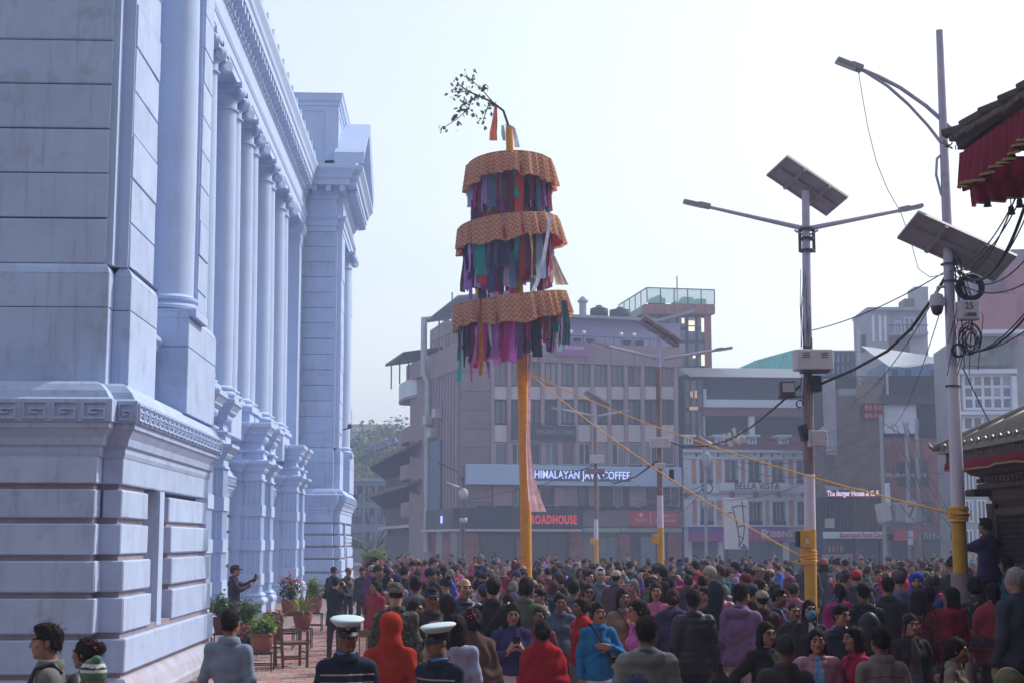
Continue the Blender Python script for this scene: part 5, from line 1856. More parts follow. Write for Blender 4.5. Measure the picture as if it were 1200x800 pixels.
for (a, c) in ((1046, 1071), (1083, 1110)):
 G.blk("shop_shutter", a, 634, c, 690, .6, .9, MATS["dark_slate_shutter"])
H_ = Facade("rooftop_house", 1018, 125.0, -4, "pale grey concrete house with balconies and rooftop tanks behind the brown brick building")
H_.blk("wall", 1018, 363, 1042, 470, 0, 6, M_CONC)
H_.blk("wall", 1042, 366, 1088, 470, .8, 6, mat("pale_lilac_render", (.40, .38, .46), .85, .1, 1))
H_.blk("roof_slab", 1016, 360, 1088, 363.5, -.4, 6, M_CONC)
for px in (1022, 1030, 1036):
 H_.blk("stripe", px, 370, px + 3, 400, -.05, .02, M_WTRIM)
for (a, c, y0, y1) in ((1048, 1056, 376, 392), (1060, 1072, 372, 390), (1076, 1084, 414, 430), (1048, 1058, 412, 430)):
 H_.win(a, y0, c, y1, .72, 2, 1, M_WTRIM, M_GLASSB, .1)
H_.blk("balcony", 1042, 389, 1088, 392, -.8, .8, M_CONC)
H_.blk("brick_infill", 1042, 394, 1066, 414, .6, 1, M_BRICKB)
for k in range(12):
 px = 1043 + 3.8 * k
 H_.blk("baluster", px, 381, px + .5, 389, -.75, -.7, M_DKF)
H_.blk("balcony_rail", 1042, 380.5, 1088, 381.5, -.78, -.68, M_DKF)
H_.blk("stair_head", 1072, 336, 1088, 362, 1.5, 4, M_CONC)
H_.blk("stair_head", 1060, 350, 1072, 362, 1.8, 4, M_BRICKB)
H_.blk("tank", 1010, 392, 1017, 410, 1.0, 2.4, M_TANK)
MB().tube([(H_.q(1004, 400)[0], 1, 12), (H_.q(1004, 375)[0], 1, H_.q(1004, 374, 1)[1])], .06, 6).build("antenna_mast", M_ALUW, H_.root)
K = Facade("pink_building", 1128, 88.0, -8, "pink-walled building with a white-framed window band behind the cable coils")
rK = K.root
K.blk("wall", 1127, 395, 1215, 690, .2, 8, M_CONC)
K.blk("pink_wall", 1139, 345, 1192, 402, .0, 6, mat("dusty_pink_render", (.36, .15, .18), .85, .1, 1))
K.blk("roof_slab", 1150, 386, 1200, 390.5, -1.5, .2, M_WTRIM)
K.blk("pink_wall", 1192, 310, 1230, 470, 1.0, 7, MATS["dusty_pink_render"])
K.blk("grey_wall", 1140, 318, 1196, 348, 4.0, 9, mat("mauve_render", (.24, .18, .26), .85, .1, 1))
K.blk("roof_tower", 1186, 292, 1230, 330, 4.0, 9, MATS["mauve_render"])
K.blk("terrace_shade", 1130, 396, 1188, 428, -.2, .3, mat("terrace_netting", (.17, .18, .17), .9, .35, 2))
K.blk("floor_band", 1126, 432, 1192, 437, -.5, .3, M_WTRIM)
K.win(1128, 438, 1187, 480, .05, 5, 3, M_WTRIM, M_GLASSB, .16)
K.blk("floor_band", 1126, 481, 1192, 485, -.5, .3, M_WTRIM)
K.win(1128, 486, 1187, 520, .05, 5, 2, M_WTRIM, M_GLASSB, .16)
K.blk("white_pilaster", 1191, 440, 1197, 690, -.3, .3, M_WTRIM)
mgn = mat("pale_green_render", (.30, .36, .34), .85, .1, 1)
K.blk("green_bay", 1128, 545, 1160, 690, -.1, .19, mgn)
for y0 in (550, 585, 620):
 K.win(1131, y0, 1141, y0 + 26, -.16, 2, 1, M_WTRIM, M_GLASSB, .08)
 K.win(1145, y0, 1156, y0 + 26, -.16, 2, 1, M_WTRIM, M_GLASSB, .08)
t = Facade("rooftop_greenhouse", 884, 140.0, 4, "teal net greenhouse on a rooftop behind the brick building")
nm = translucent(mat("teal_shade_net", (.14, .55, .50), .8, .25, 1.5), .5)
x0, z0 = t.q(884, 432)
x1, z1 = t.q(932, 409)
b = MB()
b.add([(x0, 0, 10), (x1, 0, 10), (x1, 0, z1), (x0 + .2, 0, z1 - 1.1), (x0, 6, 10), (x1, 6, 10), (x1, 6, z1), (x0 + .2, 6, z1 - 1.1)],
 [(0, 1, 2, 3), (5, 4, 7, 6), (3, 2, 6, 7), (0, 3, 7, 4), (1, 5, 6, 2)])
b.build("net_cover", nm, t.root)
fr_ = MB()
for k in range(5):
 x = x0 + (x1 - x0) * k / 4
 fr_.bar((x, -.05, 10), (x, -.05, z1 - 1.1 * (1 - k / 4)), .08, .08)
fr_.build("net_frame", M_ALUW, t.root)
MB().box(x0 - 1, x1 + 1, .2, 6, 0, 10.2).build("house_wall", M_CONC, t.root)
# left: balcony house, old timber house with the mantra sign, end of street
S_ = Facade("balcony_house", 480, 126.0, -78, "narrow house with curved balconies and roof canopy beside the mauve corner building")
rS = S_.root
W_ = 8.0
MB().box(.3, W_, .2, 9, 0, 17.0).build("wall", M_SPAN, rS)
for z, dd, hh in ((13.6, 1.7, 1.5), (10.2, 1.5, 1.2), (7.2, 1.5, 1.2), (4.2, 1.4, 1.2)):
 bl = MB()
 pts = [(0.2, .2)] + [(W_ * .5 - (W_ * .5 - .2) * math.cos(math.pi * i / 8), .2 - dd * (.55 + .45 * math.sin(math.pi * i / 8))) for i in range(9)] + [(W_ - .2, .2)]
 bl.prism(pts, z, z + .22)
 bc = bl.build("balcony", M_PINKC, rS)
 pr = MB()
 pr.sweep(pts[1:-1], [(-.08, z + .22), (0, z + .22), (0, z + hh), (-.08, z + hh)])
 pr.build("balcony_parapet", M_WTRIM if z > 13 else M_PINKC, bc)
 for k in range(3):
  S_.winl(.8 + 2 * k, 2.0 + 2 * k, z + .3, z + 2.4, .12, 2, 1, M_ALUW, M_GLASSD, .1)
cv = MB()
cv.add([(-.2, -2.2, 16.9), (W_ + .3, -2.2, 16.9), (W_ + .3, 4, 17.9), (-.2, 4, 17.9), (-.2, -2.2, 17.1), (W_ + .3, -2.2, 17.1), (W_ + .3, 4, 18.1), (-.2, 4, 18.1)],
 [(0, 3, 2, 1), (4, 5, 6, 7), (0, 1, 5, 4), (1, 2, 6, 5), (2, 3, 7, 6), (3, 0, 4, 7)])
cv.build("roof_canopy", M_DKF, rS)
for x in (0, W_ * .5, W_):
 MB().bar((x, -1.7, 15.0), (x, -1.7, 16.95), .1, .1).build("canopy_post", M_DKF, rS)
for (x, h_) in ((1, 22), (1.6, 20.5), (2.4, 23)):
 MB().tube([(x, 3, 17.8), (x, 3, h_)], .06, 6).build("roof_rod", M_DKF, rS)
MB().box(3.0, W_ + 1, 1, 6, 17.0, 19.6).build("stair_head", M_PINKC, rS)
for x in (1.2, 3.4, 5.4):
 MB().box(x - .8, x + .8, .1, .4, 0, 3).build("shop_front", M_DARKIN, rS)
D_ = Facade("timber_house", 452, 147.0, -81, "old dark timber house with two tiled eaves and the mantra roof sign")
rD = D_.root
W_ = 30.0
M_OLDT = mat("old_dark_timber", (.07, .045, .04), .85, .25, 2)
M_OLDW = mat("sooty_brick_render", (.10, .075, .07), .9, .2, 1.5)
M_OTILE = mat("ochre_clay_tile", (.17, .10, .065), .85, .25, 2)
MB().box(0, W_, .0, 7, 0, 9.5).build("wall", M_OLDW, rD)
for (za_, zb_, ov) in ((6.5, 7.4, 1.9), (9.4, 10.5, 2.0)):
 r_ = MB()
 r_.add([(-.9, -ov, za_), (W_ + .5, -ov, za_), (W_ + .5, .6, zb_), (-.9, .6, zb_), (-.9, -ov, za_ + .22), (W_ + .5, -ov, za_ + .22), (W_ + .5, .6, zb_ + .22), (-.9, .6, zb_ + .22)],
  [(0, 3, 2, 1), (4, 5, 6, 7), (0, 1, 5, 4), (1, 2, 6, 5), (2, 3, 7, 6), (3, 0, 4, 7)])
 ev = r_.build("tiled_eave", M_OTILE, rD)
 for k in range(24):
  x = .2 + (W_ - .4) * k / 23
  MB().bar((x, .05, za_ - 1.3), (x, -ov + .3, za_ + .02), .12, .14).build("roof_strut", M_OLDT, ev)
MB().box(-.6, W_ + .3, .6, 7, 9.4, 10.4).build("attic_wall", M_OLDT, rD)
for z in (1.0, 4.2, 7.9):
 for k in range(17):
  x = .3 + 1.75 * k
  D_.winl(x, x + 1.4, z, z + 1.7, -.12, 3, 1, mat("pale_old_wood", (.24, .19, .18), .8, .2, 3), M_GLASSD, .09)
MB().box(.1, W_, -.8, .0, 3.4, 3.65).build("tin_canopy", M_TIN, rD)
bdm = MB().box(2.2, 4.6, -.4, -.2, 2.9, 3.6).build("pink_sign_board", mat("faded_pink_board", (.42, .20, .22), .7, .2, 2), rD)
sp = at(449, 522, 131)
sgr = empty("roof_sign", sp, 0, "lilac rooftop letters reading mantra above the old timber house", "sign")
sgr.rotation_euler = (0, R(-17), R(-20))
tm = text_mesh("mantra", 1.15, mat("lilac_sign_letter", (.30, .27, .50), .5, .06, 2), .08, bold=.03)
w_ = max(v.co.x for v in tm.vertices) - min(v.co.x for v in tm.vertices)
o = link("lettering", tm, sgr, (0, 0, .25))
o.scale = (2.75 / w_, 1, 1)
fr_ = MB()
for k in range(6):
 fr_.bar((-1.2 + .48 * k, .15, -1.6), (-1.2 + .48 * k, .15, .5), .05, .05)
fr_.bar((-1.3, .15, .3), (1.3, .15, .3), .05, .05)
fr_.bar((-1.3, .15, -.2), (1.3, .15, -.2), .05, .05)
fr_.build("sign_frame", M_DKF, sgr)
E_ = Facade("street_end_house", 412, 165.0, 8, "pale house at the end of the narrow street beyond the palace")
MB().box(-6, 4.2, 0, 8, 0, 9.0).build("wall", mat("slate_house_render", (.20, .23, .30), .85, .15, 1), E_.root)
for z in (1.5, 4.2, 6.6):
 for k in range(5):
  E_.winl(-2.6 + 1.35 * k, -1.6 + 1.35 * k, z, z + 1.7, -.05, 2, 1, M_DKF, M_GLASSD, .08)
MB().box(-6, 4.4, -.3, .0, 8.8, 9.2).build("roof_edge", M_CONC, E_.root)
Z_ = Facade("hill_block", 415, 290.0, 0, "grey flat-roofed block among the trees beyond the street")
MB().box(-8, 8, 0, 8, 0, Z_.q(440, 499)[1]).build("wall", M_CONC, Z_.root)
MB().box(-8.2, 8.2, -.2, 8, Z_.q(440, 499)[1], Z_.q(440, 498)[1] + .2).build("roof_edge", M_PINKC, Z_.root)
MB().tube([(-1, 2, 20), (-1, 2, Z_.q(427, 477)[1])], .08, 6).build("antenna_mast", M_ALUW, Z_.root)
for k in range(6):
 Z_.winl(-6 + 2 * k, -4.6 + 2 * k, Z_.q(440, 510)[1], Z_.q(440, 503)[1], -.05, 2, 1, M_DKF, M_GLASSD, .1)
for (px, Y, w, h, lab) in ((1108, 150, 16, 13, "plain grey block closing the view between the brown and pink buildings"),):
 f = Facade("back_block", px, Y, 0, lab)
 MB().box(0, w, 0, 8, 0, h).build("wall", M_PINKC, f.root)
 for k in range(5):
  for j in range(4):
   f.winl(1 + 3 * k, 2.6 + 3 * k, 1.2 + 3 * j, 3 + 3 * j, -.05, 2, 1, M_DKF, M_GLASSD, .1)
def slim_pole(px, Y, topy, r, m_, label, extra=None):
 p = at(px, 660, Y)
 o = empty("utility_pole", (p.x, Y, 0), 0, label, "utility pole")
 MB().tube([(0, 0, 0), (0, 0, at(px, topy, Y).z)], [r, r * .75], 10).build("shaft", m_, o, True, 50)
 O = Vector(o.location)
 if extra:
  extra(o, lambda x, y, dy=0.0: at(x, y, Y + dy) - O)
 return o
def ex1(o, g_):
 MB().tube([g_(543, 565), g_(536, 552), g_(524, 546), g_(513, 542)], .06, 8).build("lamp_arm", M_DKF, o, True)
 MB().tube([g_(540, 572), g_(530, 568), g_(523, 565)], .10, 8).build("lamp_head", M_ALU, o, True)
 MB().lathe([(.05, .5), (.3, .3), (.3, 0), (.15, -.25)], 12, g_(543, 580)).build("dome_camera", M_ALUW, o, True)
 MB().lathe([(.25, .15), (.25, -.15)], 12, g_(543, 609)).build("sensor_ring", M_ALUW, o, True)
slim_pole(543, 96, 558, .12, M_DARKM, "slim dark pole with a curved lamp arm by the navy slatted board", ex1)
def ex2(o, g_):
 MB().tube([g_(819, 511), g_(842, 525)], .09, 6).build("lamp_arm", M_ALU, o, True)
 b_ = MB()
 torus(b_, g_(829, 571), .35, .05, (0, 1, 0.0))
 b_.build("cable_coil", M_CABLE, o)
 MB().lathe([(.10, 1.1), (.3, .9), (.34, .4), (.28, 0)], 12, g_(828, 548)).build("transformer", M_CONC, o, True)
 q = g_(827, 590)
 MB().cbox(q.x - .3, q.x + .35, -.3, 0, q.z - .25, q.z + .25, .02).build("meter_box", M_CONC, o)
slim_pole(828, 102, 520, .13, M_CONC, "grey pole with a crossed lamp arm and cable coil before the brick building", ex2)
def ex3(o, g_):
 for (x, t_) in ((1066, 495), (1078, 490)):
  MB().tube([(g_(x, 640).x, 0, 0), (g_(x, 600).x, 0, g_(x, t_).z)], .14, 8).build("shaft", M_CONC, o, True)
 for y in (556, 613):
  MB().bar(g_(1031, y), g_(1085, y), .15, .2).build("cross_beam", M_CONC, o)
 for (x, y) in ((1047, 553), (1056, 552)):
  MB().lathe([(.08, -.2), (.14, 0), (.08, .25)], 8, g_(x, y)).build("insulator", M_DKF, o)
 q = g_(1061, 600)
 t_ = MB().cbox(q.x - .9, q.x + .7, -1.0, -.2, q.z - .6, q.z + .6, .05).build("transformer", M_CONC, o)
 MB().cbox(q.x - .35, q.x + .35, -1.15, -1.0, q.z - .65, q.z + .7, .04).build("transformer_panel", M_ALUW, t_)
 lettering("7", 1.1, M_DKF, t_, (q.x, -1.16, q.z), extrude=.01)
 for s in range(6):
  MB().box(q.x + .72 + .06 * s, q.x + .75 + .06 * s, -.9, -.3, q.z - .5, q.z + .5).build("cooling_fin", M_CONC, t_)
 q = g_(1032, 600)
 b_ = MB()
 b_.obox((q.x, -.6, q.z), (.38, .1, .08), (-.02, .3, .0), (-.1, 0, .55))
 b_.build("tilted_box", M_ALUW, o)
 q = g_(1039, 579)
 MB().cbox(q.x - .15, q.x + .15, -.3, -.1, q.z - .7, q.z + .7, .02).build("cable_riser", M_WTRIM, o)
 for y in (625, 634):
  q = g_(1066, y)
  MB().cbox(q.x - .14, q.x + .14, -.3, -.1, q.z - .2, q.z + .2, .02).build("fuse_box", M_WTRIM, o)
slim_pole(1038, 92, 486, .15, M_CONC, "three-legged transformer frame with grey unit before the brown brick building", ex3)
rs = random.Random(77)
for k in range(16):
 a = at(rs.uniform(1036, 1080), rs.uniform(490, 560), 92)
 b_ = at(rs.uniform(1085, 1150), rs.uniform(500, 640), rs.uniform(80, 97))
 wire("overhead_wire", catenary(a, b_, rs.uniform(.3, 1.2), 10), .025, M_CABLE, "dark wire looping from the three-legged transformer frame", "wire", "wires at the transformer frame", 4)
for k in range(7):
 a = at(1036 + rs.uniform(-3, 3), rs.uniform(483, 520), 92)
 b_ = at(rs.uniform(830, 960), rs.uniform(500, 590), rs.uniform(98, 106))
 wire("overhead_wire", catenary(a, b_, rs.uniform(.5, 1.4), 10), .02, M_CABLE, "dark wire from the transformer frame across to the BELLA VISTA front", "wire", "wires before the brick building", 4)
for k in range(6):
 a = at(829, 560 + 3 * k, 102)
 b_ = at(rs.uniform(690, 800), rs.uniform(545, 600), rs.uniform(95, 104))
 wire("overhead_wire", catenary(a, b_, rs.uniform(.3, 1.0), 10), .02, M_CABLE, "dark wire from the grey coil pole along the coffee building", "wire", "wires by the coffee building", 4)
V_ = Facade("museum_front", 600, 200.0, 180, "unseen tall brick front added opposite the shops to block the low sky")  # added behind the camera to cut low sky light on facing walls
V_.root.location = (34, -13, 0)
ops = [(3 + 4.2 * k, 4.6 + 4.2 * k, 1.6 + 4.2 * j, 4.0 + 4.2 * j) for k in range(15) for j in range(4)]
b = MB()
wall_open(b, 0, 68, 0, 18, ops, 0, .5)
b.build("wall", M_BRICKB, V_.root)
MB().box(.2, 67.8, .9, 8, 0, 18).build("core_wall", M_DARKIN, V_.root)
for o_ in ops:
 V_.winl(*o_, .25, 2, 2, M_OLDT, M_GLASSD, .1)
MB().box(-1, 69, -1.2, 8, 18, 18.5).build("eave", M_OTILE, V_.root)
# temples on the sunny side
M_CARV = mat("dark_carved_wood", (0.055, 0.032, 0.026), 0.75, 0.3, 6, bump=0.5, bscale=35)
M_CARV2 = mat("brown_carved_cornice", (0.11, 0.065, 0.045), 0.75, 0.3, 5, bump=0.5, bscale=30)
M_GILT = mat("pale_metal_roof_sheet", (0.22, 0.19, 0.16), 0.45, 0.2, 3, metal=.3, dirt=((.2, .18, .16), 3, .5, .7, .5))
M_CLAY = mat("old_clay_tile", (0.12, 0.085, 0.08), 0.9, 0.35, 3, bump=.4, bscale=18)
M_REDC = translucent(mat("deep_red_frill_cloth", (0.26, 0.016, 0.045), 0.85, 0.15, 5), 0.12)
M_GOLDT = mat("gold_frill_trim", (0.34, 0.25, 0.10), 0.6, 0.2, 10)
M_TBRICK = brick_mat("temple_brick", (.20, .075, .055), (.16, .06, .05), (.12, .09, .08))
def frill(root, name, a, b, drop, m, trim, seed, amp=.05, wave=.17):
 """gathered cloth hanging from a to b (local)"""
 rs = random.Random(seed)
 a, b = Vector(a), Vector(b)
 d = (b - a).normalized()
 L = (b - a).length
 n = int(L / .022)
 nn = Vector((d.y, -d.x, 0)).normalized()
 vs, fs = [], []
 ph = rs.uniform(0, 6)
 for j in range(5):
  v = j / 4
  for i in range(n + 1):
   t = L * i / n
   p = a.lerp(b, i / n)
   k = math.sin(t * 6.28 / wave + ph + 1.4 * math.sin(t * 5.1) + .5 * v) * amp * (.15 + v) + .03 * math.sin(t * 4.3 + ph) * v
   dd = drop * (1 + .10 * math.sin(t * 3.1 + ph) + .05 * math.sin(t * 9 + seed))
   vs.append(p + nn * k + Vector((0, 0, -dd * v)))
 for j in range(4):
  for i in range(n):
   q = j * (n + 1) + i
   fs.append((q, q + 1, q + n + 2, q + n + 1))
 f = MB().add(vs, fs).build(name, m, root, True)
 vs2, fs2 = [], []
 for i in range(n + 1):
  p = vs[4 * (n + 1) + i]
  vs2 += [p + nn * .004 + Vector((0, 0, .016)), p + nn * .005 + Vector((0, 0, -.008))]
 for i in range(n):
  fs2.append((2 * i, 2 * i + 2, 2 * i + 3, 2 * i + 1))
 MB().add(vs2, fs2).build("gold_trim", trim, f, True)
 return f
# low carved shrine by the numbered lamp post: we see its west front running towards us
wc = at(1163, 600, 21.4)
sh = empty("carved_shrine", (wc.x, 21.4, 0), R(0), "low carved wooden shrine with metal-tiled roof and red frill", "temple")
SO = Vector(sh.location)
LW, DW, PL = 9.0, 6.0, .90          # runs towards the camera (−Y), goes right (+X)
b = MB()
b.cbox(-.78, DW, -LW - 1.0, .9, 0, .45, .03)
b.cbox(-.5, DW, -LW - .7, .6, .45, PL, .03)
b.build("plinth", M_TBRICK, sh)
ez = at(1107, 527, 21.9).z           # eave height
MB().box(0, DW, -LW, 0, PL, ez + .1).build("wall", M_CARV, sh)
b = MB()
zc = lambda py: at(1150, py, 21.4).z
prof = [(-.1, zc(586)), (.02, zc(586)), (.05, zc(578)), (.06, zc(575)), (.13, zc(573)), (.16, zc(572)), (.16, zc(567)), (.05, zc(565)),
  (.05, zc(562)), (.12, zc(560)), (.12, zc(558)), (.22, zc(556)), (.26, zc(553)), (.26, zc(551)), (.34, zc(549)), (.36, zc(545)), (-.1, zc(545))]
b.sweep([(DW, 0), (0, 0), (0, -LW)][::-1], [(d, z) for d, z in prof][::1]) if False else None
b.sweep([(0, -LW), (0, 0), (DW, 0)], [(-d, z) for d, z in prof])
face_normals_out(b.mesh("tmp", M_CARV)) if False else None
cor = b.build("carved_cornice", M_CARV2, sh)
face_normals_out(cor.data)
dn = MB().box(-.03, .03, -.04, .04, 0, .06).mesh("carved_block", M_CARV2)
for k in range(60):
 link("carved_block", dn, cor, (-.20, -.08 - .15 * k, zc(566)))
MB().cbox(-.34, .15, -.16, .16, zc(581), zc(573), .02).build("beam_end", M_CARV, sh)
for k in range(6):
 y0 = -.25 - 1.45 * k
 y1 = y0 - 1.2
 z0, z1 = PL + .25, zc(596)
 fr_ = MB()
 for (ya, yb, za, zb, dp) in ((y0, y0 - .09, z0, z1, .07), (y1 + .09, y1, z0, z1, .07), (y0 - .09, y1 + .09, z1 - .09, z1, .065), (y0 - .09, y1 + .09, z0, z0 + .09, .065)):
  fr_.box(-dp, .0, min(ya, yb), max(ya, yb), za, zb)
 w = fr_.build("lattice_window", M_CARV2, sh)
 lat = MB()
 for i in range(14):
  y = y0 - .11 - (1.2 - .2) * i / 13
  lat.box(-.045, -.02, y - .012, y + .012, z0 + .09, z1 - .09)
 for j in range(int((z1 - z0) / .075)):
  z = z0 + .12 + .075 * j
  lat.box(-.04, -.015, y1 + .09, y0 - .09, z - .012, z + .012)
 lat.build("lattice", M_CARV, w)
for y in (-.1, -.2):
 MB().lathe([(.06, PL), (.06, PL + .3), (.045, PL + .35), (.06, PL + .6), (.045, PL + 1.2), (.06, zc(600)), (.07, zc(590))], 10, (-.06, y, 0)).build("colonnette", M_CARV2, sh, True, 50)
xe = at(1107, 527, 21.9).x - SO.x
ye = .55
MB().box(xe + .03, xe + .12, -LW - .5, ye, ez - .20, ez - .02).build("eave_board", M_CARV2, sh)
MB().box(xe + .12, DW, ye - .09, ye, ez - .20, ez - .02).build("eave_board", M_CARV2, sh)
stud = MB().lathe([(.025, 0), (.02, .015), (.005, .022)], 8).mesh("stud", M_GILT)
for k in range(40):
 link("stud", stud, sh, (xe + .03, ye - .1 - .13 * k, ez - .11), (0, -math.pi / 2, 0))
frill(sh, "red_frill", (xe + .01, ye, ez - .20), (xe + .01, -LW - .4, ez - .20), .12, M_REDC, M_GOLDT, 5, .015, .09)
frill(sh, "red_frill", (xe + .01, ye, ez - .20), (xe + 3, ye, ez - .20), .12, M_REDC, M_GOLDT, 6, .015, .09)
rise, run = 1.35, 2.6
rf = MB()
x0, x1 = xe - .06, xe + run
y0, y1 = ye + .1, ye - run
rf.add([(x0, -LW - .6, ez), (x0, y0, ez), (x1, y1, ez + rise), (x1, -LW - .6, ez + rise), (DW + 1, y0, ez), (DW + 1, y1, ez + rise),
  (x0, -LW - .6, ez - .06), (x0, y0, ez - .06), (DW + 1, y0, ez - .06), (DW + 1, -LW - .6, ez - .06)],
 [(0, 3, 2, 1), (1, 2, 5, 4), (0, 1, 7, 6), (1, 4, 8, 7), (6, 7, 8, 9)])
roof = rf.build("roof_sheet", M_GILT, sh)
face_normals_out(roof.data)
for k in range(34):
 y = y0 - .25 - .28 * k
 t = 1.0 if y < y1 else max(.03, (y0 - y) / (y0 - y1))
 MB().tube([(x0 + .0, y, ez + .03), (x0 + (x1 - x0) * t, y, ez + rise * t + .03)], .035, 6).build("roof_rib", M_GILT, roof, True)
 MB().lathe([(.05, -.03), (.05, .03), (.02, .06)], 8, (x0 + .02, y, ez + .03)).build("rib_cap", M_GILT, roof)
MB().tube([(x0 - .02, y0, ez + .04), (x0 + (x1 - x0) * .3, y0 - .3 * (y0 - y1), ez + rise * .3 + .05), (x1, y1, ez + rise + .05)], .06, 8).build("hip_ridge", M_GILT, roof, True)
MB().tube([(x0 - .13, y0 + .02, ez + .13), (x0 - .11, y0, ez + .06), (x0 - .05, y0, ez + .02), (x0 + .1, y0 - .05, ez + .03)], [.008, .028, .035, .035], 8).build("corner_finial", M_GILT, roof, True)
MB().lathe([(.02, -.12), (.13, -.08), (.15, .05), (.10, .16), (.02, .2)], 12, (x0 + (x1 - x0) * .5, y0 - 1.75, ez + rise * .5 + .12)).build("ridge_pot", M_CARV, roof, True)
# big temple roof with a red frill reaching in overhead, its body stands just out of the picture
Yc = 14.6
cp = at(1122, 178, Yc)
tp = empty("pagoda_temple", (cp.x + 2.2, Yc - 2.0, 0), 0, "dark tiled temple roof corner with a deep red gathered cloth frill", "temple")
TO = Vector(tp.location)
cx, cy, cz = cp.x - TO.x, Yc - TO.y, cp.z
Wd, Ln = 9.0, 11.0
MB().cbox(-1.0, Wd, -Ln, .8, 0, .5, .03).build("plinth", M_TBRICK, tp)
MB().box(0, Wd, -Ln, 0, .5, cz + .6).build("wall", M_TBRICK, tp)
rise, run = 2.2, 3.6
rf = MB()
rf.add([(cx, -Ln, cz), (cx, cy, cz + .12), (cx + run, cy - run, cz + rise), (cx + run, -Ln, cz + rise), (Wd, cy, cz), (Wd, cy - run, cz + rise),
  (cx, -Ln, cz - .1), (cx, cy, cz + .02), (Wd, cy, cz - .1), (.0, .0, cz + .55), (0, -Ln, cz + .55), (Wd, 0, cz + .55)],
 [(0, 3, 2, 1), (1, 2, 5, 4), (0, 1, 7, 6), (1, 4, 8, 7), (6, 7, 9, 10), (7, 8, 11, 9)])
roof = rf.build("roof_deck", M_CARV, tp)
face_normals_out(roof.data)
rs = random.Random(8)
tl = []
for k in range(4):
 q = MB().cbox(-.11, .11, -.075, .075, 0, .035, .008).mesh("tile", M_CLAY)
 tl.append(q)
nt_ = 0
sl = math.atan2(rise, run)
stf = MB()
for i in range(16):
 t = (i + .4) / 16
 for k in range(44):
  y = cy - .08 - .16 * k
  if cy - y < t * run - .05:
   continue
  x, z = cx + run * t, cz + .12 * max(0, 1 - (cy - y) / 1.5) * (1 - t) + rise * t + .015
  if nt_ < 260 and y > cy - 3.2:
   nt_ += 1
   link("tile", tl[rs.randrange(4)], roof, (x, y + rs.uniform(-.02, .02), z + rs.uniform(0, .02)), (rs.uniform(-.08, .08), -sl + .12, rs.uniform(-.1, .1)))
for k in range(26):
 t = k / 25
 p = Vector((cx + run * t, cy - run * t, cz + .12 * (1 - t) + rise * t + .06))
 o = link("tile", tl[rs.randrange(4)], roof, p, (rs.uniform(-.25, .25), rs.uniform(-.45, -.15), R(-45) + rs.uniform(-.25, .25)), (1.2, 1.2, 2.2))
for k in range(40):
 y = cy - .05 - .16 * k
 link("tile", tl[rs.randrange(4)], roof, (cx + .03, y, cz + .12 * max(0, 1 - (cy - y) / 1.5) - .01), (0, rs.uniform(-.15, .1), rs.uniform(-.15, .15)), (1, 1, 1.6))
for k in range(30):
 x = cx + .1 + .2 * k
 link("tile", tl[rs.randrange(4)], roof, (x, cy + .01, cz + .09), (rs.uniform(-.1, .1), 0, R(90) + rs.uniform(-.15, .15)), (1, 1, 1.6))
for k in range(22):
 y = cy - .2 - .35 * k
 MB().bar((cx + .05, y, cz - .06), (0.0, y, cz + .50), .07, .10).build("rafter", M_CARV, tp)
for k in range(12):
 x = cx + .3 + .45 * k
 MB().bar((x, cy - .05, cz - .04), (x, 0, cz + .5), .07, .1).build("rafter", M_CARV, tp)
for k in range(5):
 y = -.3 - 2.2 * k
 MB().bar((0, y, cz - 1.1), (cx + .7, y, cz + .12), .14, .18).build("roof_strut", M_CARV2, tp)
MB().bar((0, 0, cz - 1.1), (cx + .6, cy - .6, cz + .15), .14, .18).build("roof_strut", M_CARV2, tp)
frill(tp, "red_frill", (cx + .02, cy + .02, cz - .02), (cx + .02, -Ln + 3, cz - .14), .36, M_REDC, M_GOLDT, 15)
frill(tp, "red_frill", (cx + .02, cy + .02, cz - .02), (cx + 4.5, cy + .02, cz - .12), .36, M_REDC, M_GOLDT, 16)
frill(tp, "red_frill", (cx + .10, cy - .03, cz - .36), (cx + .7, cy - .7, cz - .36), .22, M_REDC, M_GOLDT, 17)
for k, (x, y) in enumerate(((.25, -.1), (.5, -.3), (.45, -.2), (.9, -.5))):
 MB().tube([(cx + x, cy + y, cz - .3), (cx + x, cy + y, cz - .5 - .05 * k)], .006, 4).build("bell_cord", M_CARV, tp)
 MB().lathe([(.012, .04), (.03, .02), (.035, -.03), (.045, -.05)], 8, (cx + x, cy + y, cz - .54 - .05 * k)).build("wind_bell", M_CARV, tp, True)
wd = MB()
for k in range(10):
 p = Vector((cx + rs.uniform(-.12, .05), cy + rs.uniform(-.05, .1), cz + rs.uniform(.0, .15)))
 wd.tube([p, p + Vector((rs.uniform(-.1, .02), 0, rs.uniform(-.05, .1)))], .006, 4)
props(wd.build("dry_weed", M_TWIG, roof), kind="stuff")
# pots, chairs, plants by the palace
M_POT = mat("terracotta_pot", (0.27, 0.085, 0.055), 0.75, 0.2, 4, bump=.15, bscale=30, dirt=((.16, .09, .07), 5, .5, .7, .5))
M_STAND = mat("black_iron_stand", (0.03, 0.025, 0.025), 0.6, 0.2, 6)
M_CHAIR = mat("brown_chair_wood", (0.16, 0.075, 0.04), 0.55, 0.2, 5, stretch=(1, 1, .25), spec=.4)
M_LGR = translucent(mat("bright_green_leaf", (0.20, 0.30, 0.045), 0.55, 0.35, 4, spec=.4), .35)
M_DGR = translucent(mat("dark_green_leaf", (0.05, 0.095, 0.03), 0.55, 0.35, 4, spec=.4), .3)
M_YGR = translucent(mat("yellow_green_leaf", (0.20, 0.22, 0.05), 0.55, 0.3, 4, spec=.4), .35)
M_FLR = translucent(mat("coral_flower", (0.65, 0.10, 0.06), 0.7, 0.2, 8), .3)
